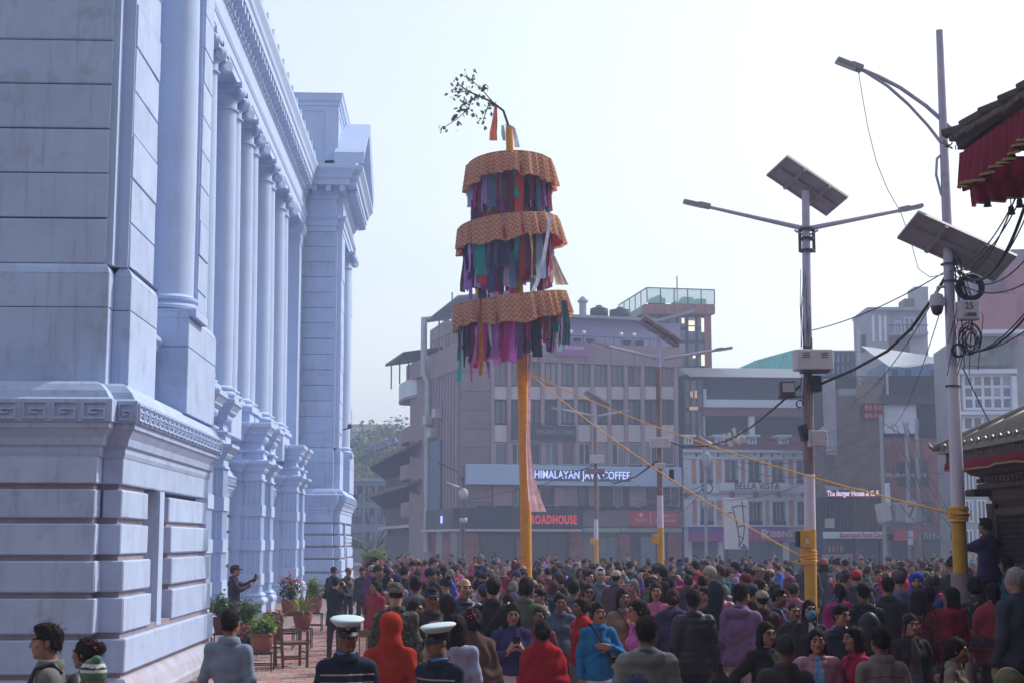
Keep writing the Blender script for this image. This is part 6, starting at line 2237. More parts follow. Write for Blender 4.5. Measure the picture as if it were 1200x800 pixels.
M_FLP = translucent(mat("pink_flower", (0.60, 0.06, 0.22), 0.7, 0.2, 8), .3)
M_SOIL = mat("dark_soil", (.03, .022, .018), .95, .2, 8)
def leaf(b, c, d, L, w, bend=.3, m=0):
 """a leaf blade of four faces along d, drooping"""
 c, d = Vector(c), Vector(d).normalized()
 up = Vector((0, 0, 1))
 s = d.cross(up)
 if s.length < .1:
  s = Vector((1, 0, 0))
 s.normalize()
 p1 = c + d * L * .35
 p2 = c + d * L * .7 - up * L * bend * .35
 p3 = c + d * L - up * L * bend
 b.add([c, p1 + s * w, p1 - s * w, p2 + s * w * .8, p2 - s * w * .8, p3], [(0, 1, 2), (1, 3, 4, 2), (3, 5, 4)], m)
def pot_plant(p, r, hpot, kind, label, stand=0.0, hp=.6, seed=0, fl=None):
 rs = random.Random(seed)
 root = empty("potted_plant", p, 0, label, "potted plant")
 if stand > 0:
  st = MB()
  a = r * .95
  for sx in (-1, 1):
   for sy in (-1, 1):
    st.bar((sx * a, sy * a, 0), (sx * a, sy * a, stand), .022, .022)
  for z in (stand - .011, stand * .35):
   for s in (-1, 1):
    st.bar((-a, s * a, z), (a, s * a, z), .02, .02)
    st.bar((s * a, -a + .012, z + .001), (s * a, a - .012, z + .001), .02, .02)
  st.bar((-a, 0, stand - .012), (a, 0, stand - .012), .03, .015)
  st.build("plant_stand", M_STAND, root)
 z = stand
 MB().lathe([(r * .62, z), (r * .70, z + .01), (r * .95, z + hpot * .45), (r * 1.0, z + hpot * .7), (r * .93, z + hpot * .85), (r * 1.06, z + hpot * .88), (r * 1.08, z + hpot),
    (r * .95, z + hpot), (r * .9, z + hpot * .9)], 24, caps=True).build("pot", M_POT, root, True, 40)
 MB().lathe([(r * .9, z + hpot * .90), (.001, z + hpot * .93)], 20, caps=False).build("soil", M_SOIL, root)
 top = Vector((0, 0, z + hpot * .92))
 lb, fb = MB(), MB()
 sm_ = MB()
 if kind in ('bush', 'flower'):
  for k in range(26):
   a, rad = rs.uniform(0, 6.28), r * 1.15 * math.sqrt(rs.random())
   h = hp * rs.uniform(.55, 1.0) * (1 - .35 * (rad / (r * 1.2)) ** 2)
   tip = top + Vector((rad * math.cos(a) * 1.2, rad * math.sin(a) * 1.2, h))
   base = top + Vector((rad * .3 * math.cos(a), rad * .3 * math.sin(a), -.03))
   sm_.tube([base, base.lerp(tip, .5) + Vector((0, 0, .03)), tip], [.008, .006, .004], 4)
   n = 26 if kind == 'bush' else 14
   for j in range(n):
    t = rs.uniform(.3, 1.05)
    c = base.lerp(tip, t) + Vector((rs.gauss(0, .035), rs.gauss(0, .035), rs.gauss(0, .03)))
    d = Vector((rs.gauss(0, 1), rs.gauss(0, 1), rs.gauss(.3, .5)))
    L = rs.uniform(.05, .10)
    leaf(lb, c, d, L, L * .36, rs.uniform(.1, .6))
   if fl and rs.random() < .8:
    for q in range(rs.randrange(6, 12)):
     c = tip + Vector((rs.gauss(0, .025), rs.gauss(0, .025), rs.gauss(.02, .02)))
     d = Vector((rs.gauss(0, 1), rs.gauss(0, 1), rs.gauss(.2, .7)))
     leaf(fb, c, d, .045, .018, .2)
 elif kind == 'strap':
  for k in range(60):
   a = rs.uniform(0, 6.28)
   el = rs.uniform(.25, 1.35)
   d = Vector((math.cos(a) * math.cos(el), math.sin(a) * math.cos(el), math.sin(el)))
   leaf(lb, top + Vector((math.cos(a) * .03, math.sin(a) * .03, 0)), d, hp * rs.uniform(.6, 1.1), .016, rs.uniform(.1, .55))
 elif kind == 'palm':
  for k in range(18):
   a = rs.uniform(0, 6.28)
   el = rs.uniform(.3, 1.3)
   d = Vector((math.cos(a) * math.cos(el), math.sin(a) * math.cos(el), math.sin(el)))
   L = hp * rs.uniform(.7, 1.1)
   pts = [top + d * L * t - Vector((0, 0, L * .35 * t * t)) for t in (0, .33, .66, 1)]
   sm_.tube(pts, [.012, .009, .006, .003], 4)
   for j in range(18):
    t = .25 + .75 * j / 18
    c = top + d * L * t - Vector((0, 0, L * .35 * t * t))
    s = d.cross(Vector((0, 0, 1))).normalized()
    for q in (-1, 1):
     leaf(lb, c, d * .7 + s * q * .8, .20 * (1.1 - .6 * t), .013, .45)
 if sm_.v:
  sm_.build("stem", M_TWIG, root)
 mm = {'bush': M_LGR, 'flower': M_DGR, 'strap': M_YGR, 'palm': M_DGR}[kind]
 props(lb.build("foliage", mm, root), kind="stuff")
 if fb.v:
  props(fb.build("blossom", fl, root), kind="stuff")
 return root
def gp(px, Y):
 p = at(px, 700, Y)
 return (p.x, Y, .033)
pot_plant(gp(308, 26.6), .20, .34, 'bush', "round terracotta pot on an iron stand beside the wooden chair", .30, .34, 1)
pot_plant(gp(340, 33.5), .19, .34, 'flower', "coral-flowering geranium in a terracotta pot on a tall stand", .62, .60, 2, M_FLR)
pot_plant(gp(355, 32.0), .20, .34, 'strap', "yellow-green strap-leaved plant in a pot on a short stand", .42, .75, 3)
pot_plant(gp(368, 38.0), .21, .42, 'bush', "bright green bush in a tall pot by the far fluted pier", .45, .5, 4)
pot_plant(gp(292, 30.0), .20, .34, 'bush', "lime-green bush behind the light blue-grey shirt", .3, .55, 5)
pot_plant(gp(261, 29.6), .18, .32, 'bush', "yellowing bush against the end of the rusticated wall", .45, .5, 6)
pot_plant(gp(286, 27.9), .17, .28, 'flower', "low pink-flowering plant between the pots near the wall", .0, .45, 7, M_FLP)
pot_plant(gp(322, 31.0), .17, .28, 'flower', "small red-flowering plant behind the round pot on its stand", .25, .35, 8, M_FLR)
p_ = at(18, 800, 12.2)
pot_plant((p_.x, 12.2, .0), .26, .42, 'palm', "small dark palm in a pot against the shaded palace front", .0, .52 + .5, 9)
p_ = at(6, 800, 11.0)
pot_plant((p_.x, 11.0, .0), .22, .36, 'bush', "yellow-green potted bush below the small palm", .25, .5, 10)
p_ = at(437, 660, 60)
pot_plant((p_.x, 60, 0), .4, .5, 'palm', "tall pale cane palm beyond the crowd near the street", 1.2, 1.6, 11)
p_ = at(437, 660, 48)
pot_plant((p_.x, 48, 0), .35, .5, 'bush', "green bush rising above heads near the street mouth", 1.1, .6, 12)
def chair(px, Y, rz, label, broken=False):
 root = empty("wooden_chair", gp(px, Y), R(rz), label, "chair")
 w, d, sh_, bh = .23, .22, .45, .92
 for sx in (-1, 1):
  MB().cbox(sx * w - .022, sx * w + .022, -d - .022, -d + .022, 0, sh_ + (.20 if sx > 0 else .20), .004).build("leg", M_CHAIR, root)
  MB().bar((sx * w, d, 0), (sx * w, d + .06, bh), .042, .05).build("leg", M_CHAIR, root)
  MB().bar((sx * w, -d, sh_ + .2), (sx * w, d + .02, sh_ + .2), .05, .025).build("armrest", M_CHAIR, root)
  MB().bar((sx * w, -d + .022, .16), (sx * w, d - .01, .16), .025, .03).build("stretcher", M_CHAIR, root)
 MB().cbox(-w - .03, w + .03, -d - .03, d + .03, sh_ - .05, sh_, .008).build("seat", M_CHAIR, root)
 bk = MB().bar((-w + .02, d + .055, bh - .06), (w - .02, d + .055, bh - .06), .03, .09).build("backrest", M_CHAIR, root)
 for k in range(3):
  MB().bar((-.1 + .1 * k, d + .02, sh_ + .02), (-.1 + .1 * k, d + .05, bh - .11), .05, .015).build("back_slat", M_CHAIR, root)
 MB().bar((-w + .02, -d, .26), (w - .02, -d, .26), .025, .03).build("stretcher", M_CHAIR, root)
 return root
chair(343, 27.3, 112, "brown wooden armchair standing on the red pavers")
chair(431, 23.0, 180, "wooden chair half hidden beside the camouflage uniform")
# trees beyond the street
def tree(px, py_top, Y, rx, label, seed, trunk_h=5, dens=1600, lsz=.5):
 rs = random.Random(seed)
 p = at(px, 660, Y)
 top = at(px, py_top, Y).z
 root = empty("tree", (p.x, Y, 0), 0, label, "tree")
 tr = MB()
 hc = (top + trunk_h) / 2
 tr.tube([(0, 0, 0), (.2, 0, trunk_h * .6), (0, .2, trunk_h), (.3, 0, hc)], [.55, .45, .38, .2], 9)
 cl = []
 for k in range(16):
  a, el = rs.uniform(0, 6.28), rs.uniform(-.25, 1.3)
  rr = rs.uniform(.45, .92)
  c = Vector((rx * rr * math.cos(a) * math.cos(el), rx * rr * math.sin(a) * math.cos(el), hc + (top - hc) * .85 * rr * math.sin(el)))
  cl.append((c, rx * rs.uniform(.22, .42)))
  tr.tube([(0, .1, trunk_h * rs.uniform(.8, 1.1)), c * .5 + Vector((0, 0, hc * .3)), c], [.2, .12, .05], 5)
 tr.build("trunk", mat("grey_bark", (.09, .075, .065), .9, .3, 2), root)
 vs, fs = [], []
 lb = MB()
 for i in range(dens):
  c, r_ = cl[rs.randrange(len(cl))]
  d = Vector((rs.gauss(0, 1), rs.gauss(0, 1), rs.gauss(0, 1)))
  d = d.normalized() * r_ * rs.random() ** .45
  d.z *= .75
  q = c + d
  n = Vector((rs.gauss(0, 1), rs.gauss(0, 1), rs.gauss(.3, .8)))
  L = lsz * rs.uniform(.6, 1.3)
  leaf(lb, q, n, L, L * .33, .3)
 props(lb.build("crown", translucent(mat("tree_leaf", (.16, .20, .07), .6, .4, .35), .25) if "tree_leaf" not in MATS else MATS["tree_leaf"], root), kind="stuff")
 return root
tree(446, 492, 200, 8, "broad pale-green tree behind the mantra sign", 31, 6, 3200, .9)
tree(422, 505, 185, 6.5, "leafy tree at the street end next to the palace corner", 32, 5, 2200, .8)
tree(437, 540, 172, 3.6, "small rounded tree at the street end under the flat-roofed block", 33, 3, 1500, .6)
tree(466, 500, 212, 7, "tall tree crown showing past the mantra sign towards the balcony house", 34, 6, 1500, .9)
# people: bodies grown as one smooth surface from limbs
def surface_nets(F, xs, ys, zs):
 ins = F < 0
 nx, ny, nz = F.shape
 c = np.zeros((nx - 1, ny - 1, nz - 1), np.int8)
 for a in (0, 1):
  for b in (0, 1):
   for d in (0, 1):
    c += ins[a:nx - 1 + a, b:ny - 1 + b, d:nz - 1 + d]
 act = (c > 0) & (c < 8)
 idx = np.argwhere(act)
 n = len(idx)
 P = np.zeros((n, 3))
 W = np.zeros(n)
 i, j, k = idx[:, 0], idx[:, 1], idx[:, 2]
 cor = [(a, b, d) for a in (0, 1) for b in (0, 1) for d in (0, 1)]
 X = [xs, ys, zs]
 for p in range(8):
  for q in range(p + 1, 8):
   A, B = cor[p], cor[q]
   if sum(abs(A[t] - B[t]) for t in range(3)) != 1:
    continue
   fa = F[i + A[0], j + A[1], k + A[2]]
   fb = F[i + B[0], j + B[1], k + B[2]]
   m = (fa < 0) != (fb < 0)
   t = np.where(m, fa / np.where(m, fa - fb, 1), 0)
   for ax, (ii) in enumerate((i, j, k)):
    va, vb = X[ax][ii + A[ax]], X[ax][ii + B[ax]]
    P[:, ax] += np.where(m, va + (vb - va) * t, 0)
   W += m
 P /= W[:, None]
 cid = -np.ones(act.shape, np.int64)
 cid[act] = np.arange(n)
 quads = []
 s = ins[:-1, 1:-1, 1:-1] != ins[1:, 1:-1, 1:-1]
 e = np.argwhere(s)
 a, b, d = e[:, 0], e[:, 1] + 1, e[:, 2] + 1
 q = np.stack([cid[a, b - 1, d - 1], cid[a, b, d - 1], cid[a, b, d], cid[a, b - 1, d]], 1)
 fl = ins[a, b, d]
 q[~fl] = q[~fl][:, ::-1]
 quads.append(q)
 s = ins[1:-1, :-1, 1:-1] != ins[1:-1, 1:, 1:-1]
 e = np.argwhere(s)
 a, b, d = e[:, 0] + 1, e[:, 1], e[:, 2] + 1
 q = np.stack([cid[a - 1, b, d - 1], cid[a - 1, b, d], cid[a, b, d], cid[a, b, d - 1]], 1)
 fl = ins[a, b, d]
 q[~fl] = q[~fl][:, ::-1]
 quads.append(q)
 s = ins[1:-1, 1:-1, :-1] != ins[1:-1, 1:-1, 1:]
 e = np.argwhere(s)
 a, b, d = e[:, 0] + 1, e[:, 1] + 1, e[:, 2]
 q = np.stack([cid[a - 1, b - 1, d], cid[a, b - 1, d], cid[a, b, d], cid[a - 1, b, d]], 1)
 fl = ins[a, b, d]
 q[~fl] = q[~fl][:, ::-1]
 quads.append(q)
 return P, np.concatenate(quads)
def axis(lo, hi, h, f0=None, f1=None, hf=None):
 if f0 is None:
  return np.arange(lo, hi + h, h)
 f0, f1 = max(f0, lo), min(f1, hi)
 a = np.arange(f0, lo - h, -h)[::-1][:-1]
 b = np.arange(f0, f1, hf)
 c = np.arange(b[-1] + hf, hi + h, h)
 return np.concatenate([a, b, c])
def rotm(yaw=0, pitch=0, roll=0):
 return np.array(Euler((R(pitch), R(roll), R(yaw)), 'XYZ').to_matrix())
def field(prims, xs, ys, zs):
 """prims: ('cone',a,b,ra,rb,k,sy,sign) or ('ell',c,r,k,rot,sign)"""
 F = np.full((len(xs), len(ys), len(zs)), .3, np.float32)
 for p in prims:
  if p[0] == 'cone':
   _, a, b, ra, rb, k, sg = p
   a, b = np.asarray(a, float), np.asarray(b, float)
   lo = np.minimum(a - ra, b - rb)
   hi = np.maximum(a + ra, b + rb)
  else:
   _, c, r, k, rot, sg = p
   c, r = np.asarray(c, float), np.asarray(r, float)
   e = np.full(3, r.max()) if rot is not None else r
   lo, hi = c - e, c + e
  mg = .03 + k
  i0, i1 = np.searchsorted(xs, lo[0] - mg), np.searchsorted(xs, hi[0] + mg)
  j0, j1 = np.searchsorted(ys, lo[1] - mg), np.searchsorted(ys, hi[1] + mg)
  k0, k1 = np.searchsorted(zs, lo[2] - mg), np.searchsorted(zs, hi[2] + mg)
  if i1 <= i0 or j1 <= j0 or k1 <= k0:
   continue
  x, y, z = xs[i0:i1, None, None], ys[None, j0:j1, None], zs[None, None, k0:k1]
  if p[0] == 'cone':
   ab = b - a
   L2 = max(1e-9, ab @ ab)
   t = np.clip(((x - a[0]) * ab[0] + (y - a[1]) * ab[1] + (z - a[2]) * ab[2]) / L2, 0, 1)
   d = np.sqrt((x - a[0] - t * ab[0]) ** 2 + (y - a[1] - t * ab[1]) ** 2 + (z - a[2] - t * ab[2]) ** 2) - (ra + (rb - ra) * t)
  else:
   X, Y, Z = x - c[0], y - c[1], z - c[2]
   if rot is not None:
    X, Y, Z = (rot[0, 0] * X + rot[1, 0] * Y + rot[2, 0] * Z, rot[0, 1] * X + rot[1, 1] * Y + rot[2, 1] * Z, rot[0, 2] * X + rot[1, 2] * Y + rot[2, 2] * Z)
   k0_ = np.sqrt((X / r[0]) ** 2 + (Y / r[1]) ** 2 + (Z / r[2]) ** 2)
   k1_ = np.sqrt((X / r[0] ** 2) ** 2 + (Y / r[1] ** 2) ** 2 + (Z / r[2] ** 2) ** 2)
   d = k0_ * (k0_ - 1) / np.maximum(k1_, 1e-6)
  S = F[i0:i1, j0:j1, k0:k1]
  if sg > 0:
   h = np.maximum(k - np.abs(S - d), 0) / max(k, 1e-6)
   S[...] = np.minimum(S, d) - h * h * k * .25
  else:
   d = -d
   h = np.maximum(k - np.abs(S - d), 0) / max(k, 1e-6)
   S[...] = np.maximum(S, d) + h * h * k * .25
 return F
def mesh_from(name, P, Q, mats, mi=None, relax=0):
 if relax:
  for _ in range(relax):
   S = np.zeros_like(P)
   cnt = np.zeros(len(P))
   for a in range(4):
    b = (a + 1) % 4
    np.add.at(S, Q[:, a], P[Q[:, b]])
    np.add.at(S, Q[:, b], P[Q[:, a]])
    np.add.at(cnt, Q[:, a], 1)
    np.add.at(cnt, Q[:, b], 1)
   P = P * .5 + .5 * S / np.maximum(cnt, 1)[:, None]
 me = bpy.data.meshes.new(name)
 n, m = len(P), len(Q)
 me.vertices.add(n)
 me.vertices.foreach_set("co", P.astype(np.float32).ravel())
 me.loops.add(m * 4)
 me.loops.foreach_set("vertex_index", Q.astype(np.int32).ravel())
 me.polygons.add(m)
 me.polygons.foreach_set("loop_start", np.arange(0, m * 4, 4, dtype=np.int32))
 me.polygons.foreach_set("loop_total", np.full(m, 4, np.int32))
 for q in (mats if isinstance(mats, (list, tuple)) else [mats]):
  me.materials.append(q)
 if mi is not None:
  me.polygons.foreach_set("material_index", mi.astype(np.int32))
 me.polygons.foreach_set("use_smooth", np.ones(m, bool))
 me.update(calc_edges=True)
 return me
# cloth and skin
M_SKIN = mat("skin", (1, 1, 1), 0.55, 0.10, 9, tint=True, spec=.35)
M_EYE = mat("dark_eye", (0.018, 0.012, 0.01), 0.3, 0.1, 9, spec=.5)
M_BROW = mat("black_brow", (0.015, 0.011, 0.010), 0.8, 0.2, 9)
M_LIP = mat("brown_lip", (0.20, 0.065, 0.055), 0.5, 0.1, 9)
M_HAIR = mat("hair", (1, 1, 1), 0.7, 0.45, 28, tint=True, spec=.12, stretch=(1, 1, .25), bump=.5, bscale=60)
M_CLO = mat("woven_garment", (1, 1, 1), 0.85, 0.16, 7, tint=True, spec=.2, bump=.14, bscale=60)
M_KNIT = mat("knitted_garment", (1, 1, 1), 0.92, 0.2, 14, tint=True, spec=.12, bump=.25, bscale=110)
M_PRINT = mat("printed_cotton", (1, 1, 1), 0.9, 0.2, 12, tint=True, spec=.12, bump=.15, bscale=60, dirt=((.55, .42, .40), 34, .55, .62, .5))
M_NYL = mat("nylon_jacket", (1, 1, 1), 0.5, 0.12, 5, tint=True, spec=.4, bump=.15, bscale=20)
M_SHOE = mat("dark_shoe", (.02, .018, .018), .5, .2, 6)
M_REFL = mat("beige_braid", (.42, .36, .30), .6, .1, 8)
M_CAPW = mat("white_cap_cover", (.60, .74, .80), .6, .05, 4)
M_CAPB = mat("black_cap_band", (.015, .017, .03), .5, .1, 6)
M_GOLDB = mat("gold_badge", (.35, .25, .08), .4, .2, 20, metal=.5)
M_MASK = mat("blue_face_mask", (.07, .28, .52), .8, .08, 9)
M_PHONE = mat("black_phone", (.012, .012, .014), .25, .1, 6, spec=.5)
M_PLAID = fabric_pattern("woven_shawl_bands", (.26, .03, .03), (.14, .10, .09), 7.0, 16.0)
def camo_mat():
 m = bpy.data.materials.new("jungle_camouflage")
 m.use_nodes = True
 N_, L_ = m.node_tree.nodes, m.node_tree.links
 bs = N_["Principled BSDF"]
 bs.inputs["Roughness"].default_value = .9
 tc = N_.new("ShaderNodeTexCoord")
 cols = [(.045, .05, .03), (.02, .017, .015), (.16, .15, .12), (.07, .045, .03)]
 prev = None
 for i, c in enumerate(cols):
  if i == 0:
   rgb = N_.new("ShaderNodeRGB")
   rgb.outputs[0].default_value = (*c, 1)
   prev = rgb.outputs[0]
   continue
  mp = N_.new("ShaderNodeMapping")
  mp.inputs["Location"].default_value = (3.1 * i, 1.7 * i, .9 * i)
  L_.new(tc.outputs["Object"], mp.inputs[0])
  nz = N_.new("ShaderNodeTexNoise")
  nz.inputs["Scale"].default_value = 13
  nz.inputs["Detail"].default_value = 2.5
  L_.new(mp.outputs[0], nz.inputs[0])
  g = N_.new("ShaderNodeMath")
  g.operation = 'GREATER_THAN'
  g.inputs[1].default_value = .55
  L_.new(nz.outputs[0], g.inputs[0])
  x = N_.new("ShaderNodeMix")
  x.data_type = 'RGBA'
  L_.new(g.outputs[0], x.inputs[0])
  L_.new(prev, x.inputs[6])
  x.inputs[7].default_value = (*c, 1)
  prev = x.outputs[2]
 L_.new(prev, bs.inputs["Base Color"])
 return m
M_CAMO = camo_mat()
def banded_shawl():
 m = bpy.data.materials.new("red_shawl_with_woven_bands")
 m.use_nodes = True
 N_, L_ = m.node_tree.nodes, m.node_tree.links
 bs = N_["Principled BSDF"]
 bs.inputs["Roughness"].default_value = .92
 tc = N_.new("ShaderNodeTexCoord")
 sp = N_.new("ShaderNodeSeparateXYZ")
 L_.new(tc.outputs["Object"], sp.inputs[0])
 w = N_.new("ShaderNodeTexNoise")
 w.inputs["Scale"].default_value = 22
 w.inputs["Detail"].default_value = 4
 L_.new(tc.outputs["Object"], w.inputs[0])
 cr = N_.new("ShaderNodeValToRGB")
 els = cr.color_ramp.elements
 els[0].position, els[0].color = .0, (.20, .03, .03, 1)
 els[1].position, els[1].color = 1.0, (.26, .02, .03, 1)
 for p_, c in ((.30, (.22, .02, .03)), (.33, (.20, .10, .05)), (.36, (.12, .04, .07)), (.48, (.10, .06, .11)), (.52, (.22, .05, .04)), (.60, (.28, .02, .03))):
  e = els.new(p_)
  e.color = (*c, 1)
 mr = N_.new("ShaderNodeMapRange")
 mr.inputs[1].default_value, mr.inputs[2].default_value = .75, 1.5
 L_.new(sp.outputs[2], mr.inputs[0])
 ad = N_.new("ShaderNodeMath")
 ad.operation = 'MULTIPLY_ADD'
 L_.new(w.outputs[0], ad.inputs[0])
 ad.inputs[1].default_value = .12
 L_.new(mr.outputs[0], ad.inputs[2])
 L_.new(ad.outputs[0], cr.inputs[0])
 L_.new(cr.outputs[0], bs.inputs["Base Color"])
 return m
M_BAND = banded_shawl()
# hands
def hand_prims(curl, spread=.0):
 pr = []
 kn = [(-.030, .080), (-.010, .088), (.011, .086), (.030, .078)]
 ln = [.78, 1.0, .95, .85]
 for (x, y), l in zip(kn, ln):
  pr.append(('cone', (x * .55, 0, 0), (x, y, 0), .017, .0135, .018, 1))
 for n_, ((x, y), l) in enumerate(zip(kn, ln)):
  p = np.array([x, y, 0.])
  a = curl * .55 + .05 * n_
  for seg, rr in zip((.044, .028, .022), (.0098, .0088, .0078)):
   d = np.array([x * spread * 4, math.cos(a), -math.sin(a)])
   q = p + d * seg * l
   pr.append(('cone', p, q, rr, rr * .93, .005, 1))
   p = q
   a += curl * .9
 p = np.array([.018, .018, -.004])
 for d, seg, rr in (((.75, .6, -.25), .042, .0135), ((.45, .85, -.3 - curl * .2), .032, .011), ((.15, .9, -.35 - curl * .3), .025, .0095)):
  d = np.array(d) / np.linalg.norm(d)
  q = p + d * seg
  pr.append(('cone', p, q, rr, rr * .9, .008, 1))
  p = q
 pr.append(('cone', (0, -.06, 0), (0, .01, 0), .024, .022, .015, 1))
 return pr
_hands = {}
def hand(curl, h=.0058):
 key = (round(curl, 2), h)
 if key not in _hands:
  xs, ys, zs = axis(-.07, .085, h), axis(-.075, .21, h), axis(-.12, .04, h)
  _hands[key] = surface_nets(field(hand_prims(curl), xs, ys, zs), xs, ys, zs)
 return _hands[key]
def place_hand(w, d, nrm, side, curl, h):
 """wrist point, finger direction, palm-facing direction, side +1 = the hand at +x"""
 P, Q = hand(curl, h)
 d = np.asarray(d, float)
 d = d / np.linalg.norm(d)
 n = np.asarray(nrm, float)
 n = n - d * (n @ d)
 n /= np.linalg.norm(n)
 z = -n                       # palm faces -z of the hand
 x = np.cross(d, z)
 P = P.copy()
 if side > 0:
  P[:, 0] *= -1
  Q = Q[:, ::-1]
 return np.asarray(w) + P[:, :1] * x + P[:, 1:2] * d + P[:, 2:3] * z, Q
# poses: joints for a figure 1.70 m tall facing -Y
def pose(kind, rs=None):
 J = dict(neck=(0, .015, 1.425), head=(0, -.016, 1.612), sh=[(-.184, .02, 1.380), (.184, .02, 1.380)],
   el=[(-.228, .045, 1.10), (.228, .045, 1.10)], wr=[(-.235, -.05, .86), (.235, -.05, .86)],
   hip=[(-.09, 0, .90), (.09, 0, .90)], kn=[(-.10, -.015, .49), (.10, -.015, .49)], an=[(-.105, .03, .085), (.105, .03, .085)],
   hd=[(0, -.15, -1), (0, -.15, -1)], hn=[(1, .15, 0), (-1, .15, 0)], curl=[.45, .45])
 L, Rr = 0, 1
 if kind == 'phone_both':      # holding a phone before the chest, reading
  J['el'] = [(-.235, -.02, 1.10), (.235, -.02, 1.10)]
  J['wr'] = [(-.085, -.24, 1.20), (.085, -.24, 1.20)]
  J['hd'] = [(.45, -.35, .8), (-.45, -.35, .8)]
  J['hn'] = [(.8, .3, 0), (-.8, .3, 0)]
  J['curl'] = [.95, .95]
 elif kind == 'photo_up':      # both hands raised at face height with a phone
  J['el'] = [(-.26, -.20, 1.33), (.26, -.20, 1.33)]
  J['wr'] = [(-.13, -.36, 1.52), (.13, -.36, 1.52)]
  J['hd'] = [(.3, -.2, .9), (-.3, -.2, .9)]
  J['hn'] = [(.9, -.2, 0), (-.9, -.2, 0)]
  J['curl'] = [1.0, 1.0]
 elif kind == 'photo_one':     # one arm stretched forward with a phone (+x hand)
  J['el'][Rr] = (.24, -.22, 1.28)
  J['wr'][Rr] = (.17, -.44, 1.40)
  J['hd'][Rr] = (0, -.35, .9)
  J['hn'][Rr] = (-.9, 0, 0)
  J['curl'][Rr] = 1.0
  J['el'][L] = (-.235, -.10, 1.18)
  J['wr'][L] = (-.02, -.34, 1.30)
  J['hd'][L] = (.8, -.3, .4)
  J['hn'][L] = (0, -.5, -.5)
  J['curl'][L] = .6
 elif kind == 'chest':         # one hand laid on the chest (+x hand seen from front on the right)
  J['el'][Rr] = (.30, .0, 1.13)
  J['wr'][Rr] = (.10, -.165, 1.22)
  J['hd'][Rr] = (-.95, -.1, .12)
  J['hn'][Rr] = (0, 1, 0)
  J['curl'][Rr] = .22
 elif kind == 'folded':
  J['el'] = [(-.25, -.03, 1.10), (.25, -.03, 1.10)]
  J['wr'] = [(.06, -.185, 1.13), (-.06, -.19, 1.07)]
  J['hd'] = [(.95, .1, .1), (-.95, .1, .1)]
  J['hn'] = [(0, 1, 0), (0, 1, 0)]
  J['curl'] = [.5, .5]
 elif kind == 'front':         # hands joined in front of the belly
  J['el'] = [(-.25, .0, 1.10), (.25, .0, 1.10)]
  J['wr'] = [(-.06, -.20, .97), (.06, -.20, .97)]
  J['hd'] = [(.6, -.5, -.2), (-.6, -.5, -.2)]
  J['hn'] = [(.2, .9, 0), (-.2, .9, 0)]
  J['curl'] = [.8, .8]
 elif kind == 'akimbo':        # elbow out, hand to hip
  J['el'][L] = (-.40, .06, 1.14)
  J['wr'][L] = (-.21, -.06, .98)
  J['hd'][L] = (.8, -.3, -.3)
  J['curl'][L] = .7
 elif kind == 'carry':
  J['el'][Rr] = (.25, -.02, 1.10)
  J['wr'][Rr] = (.20, -.24, 1.02)
  J['hd'][Rr] = (-.2, -.9, .05)
  J['hn'][Rr] = (-.9, 0, 0)
  J['curl'][Rr] = .9
 elif kind == 'walk':
  J['kn'] = [(-.09, -.14, .50), (.09, .02, .48)]
  J['an'] = [(-.09, -.10, .10), (.09, .26, .14)]
  J['el'] = [(-.24, .12, 1.12), (.24, -.02, 1.11)]
  J['wr'] = [(-.24, .06, .89), (.24, -.20, .93)]
 elif kind == 'mouth':         # hand raised to the mouth
  J['el'][L] = (-.24, -.10, 1.16)
  J['wr'][L] = (-.06, -.20, 1.38)
  J['hd'][L] = (.4, .1, .85)
  J['hn'][L] = (0, .9, .1)
  J['curl'][L] = .8
 return J
def head_prims(Hc, Rm, fem=False, fat=1.0):
 """skull, jaw, brow, nose, lips, ears; Rm turns the head about its centre"""
 def W(p):
  return np.asarray(Hc) + Rm @ np.asarray(p, float)
 jw = (.056 if fem else .061) * fat
 pr = [('ell', W((0, .014, .030)), (.074, .092, .086), .01, Rm, 1),
  ('ell', W((0, -.028, -.032)), (jw, .060, .080), .03, Rm, 1),
  ('ell', W((0, -.066, -.096)), (.024, .020, .018), .03, Rm, 1)]
 for s in (-1, 1):
  pr += [('ell', W((s * .044, -.058, -.022)), (.024, .024, .026), .03, Rm, 1),
   ('ell', W((s * jw * .86, -.018, -.066)), (.016, .026, .022), .03, Rm, 1)]
 pr += [('cone', W((-.036, -.078, .024)), W((.036, -.078, .024)), .0135, .0135, .018, 1),
  ('cone', W((0, -.086, .016)), W((0, -.106, -.026)), .0085, .0135, .012, 1),
  ('cone', W((-.013, -.097, -.031)), W((.013, -.097, -.031)), .0095, .0095, .008, 1)]
 for s in (-1, 1):
  pr += [('ell', W((s * .032, -.099, .002)), (.019, .015, .012), .012, Rm, -1),
   ('ell', W((s * .032, -.0785, .002)), (.0145, .0125, .0095), .003, Rm, 1)]
 pr += [('cone', W((-.019, -.0865, -.056)), W((.019, -.0865, -.056)), .0075, .0075, .006, 1),
  ('cone', W((-.016, -.0855, -.067)), W((.016, -.0855, -.067)), .0085, .0085, .006, 1)]
 for s in (-1, 1):
  pr.append(('ell', W((s * .077, .012, -.006)), (.010, .021, .031), .008, Rm, 1))
 return pr
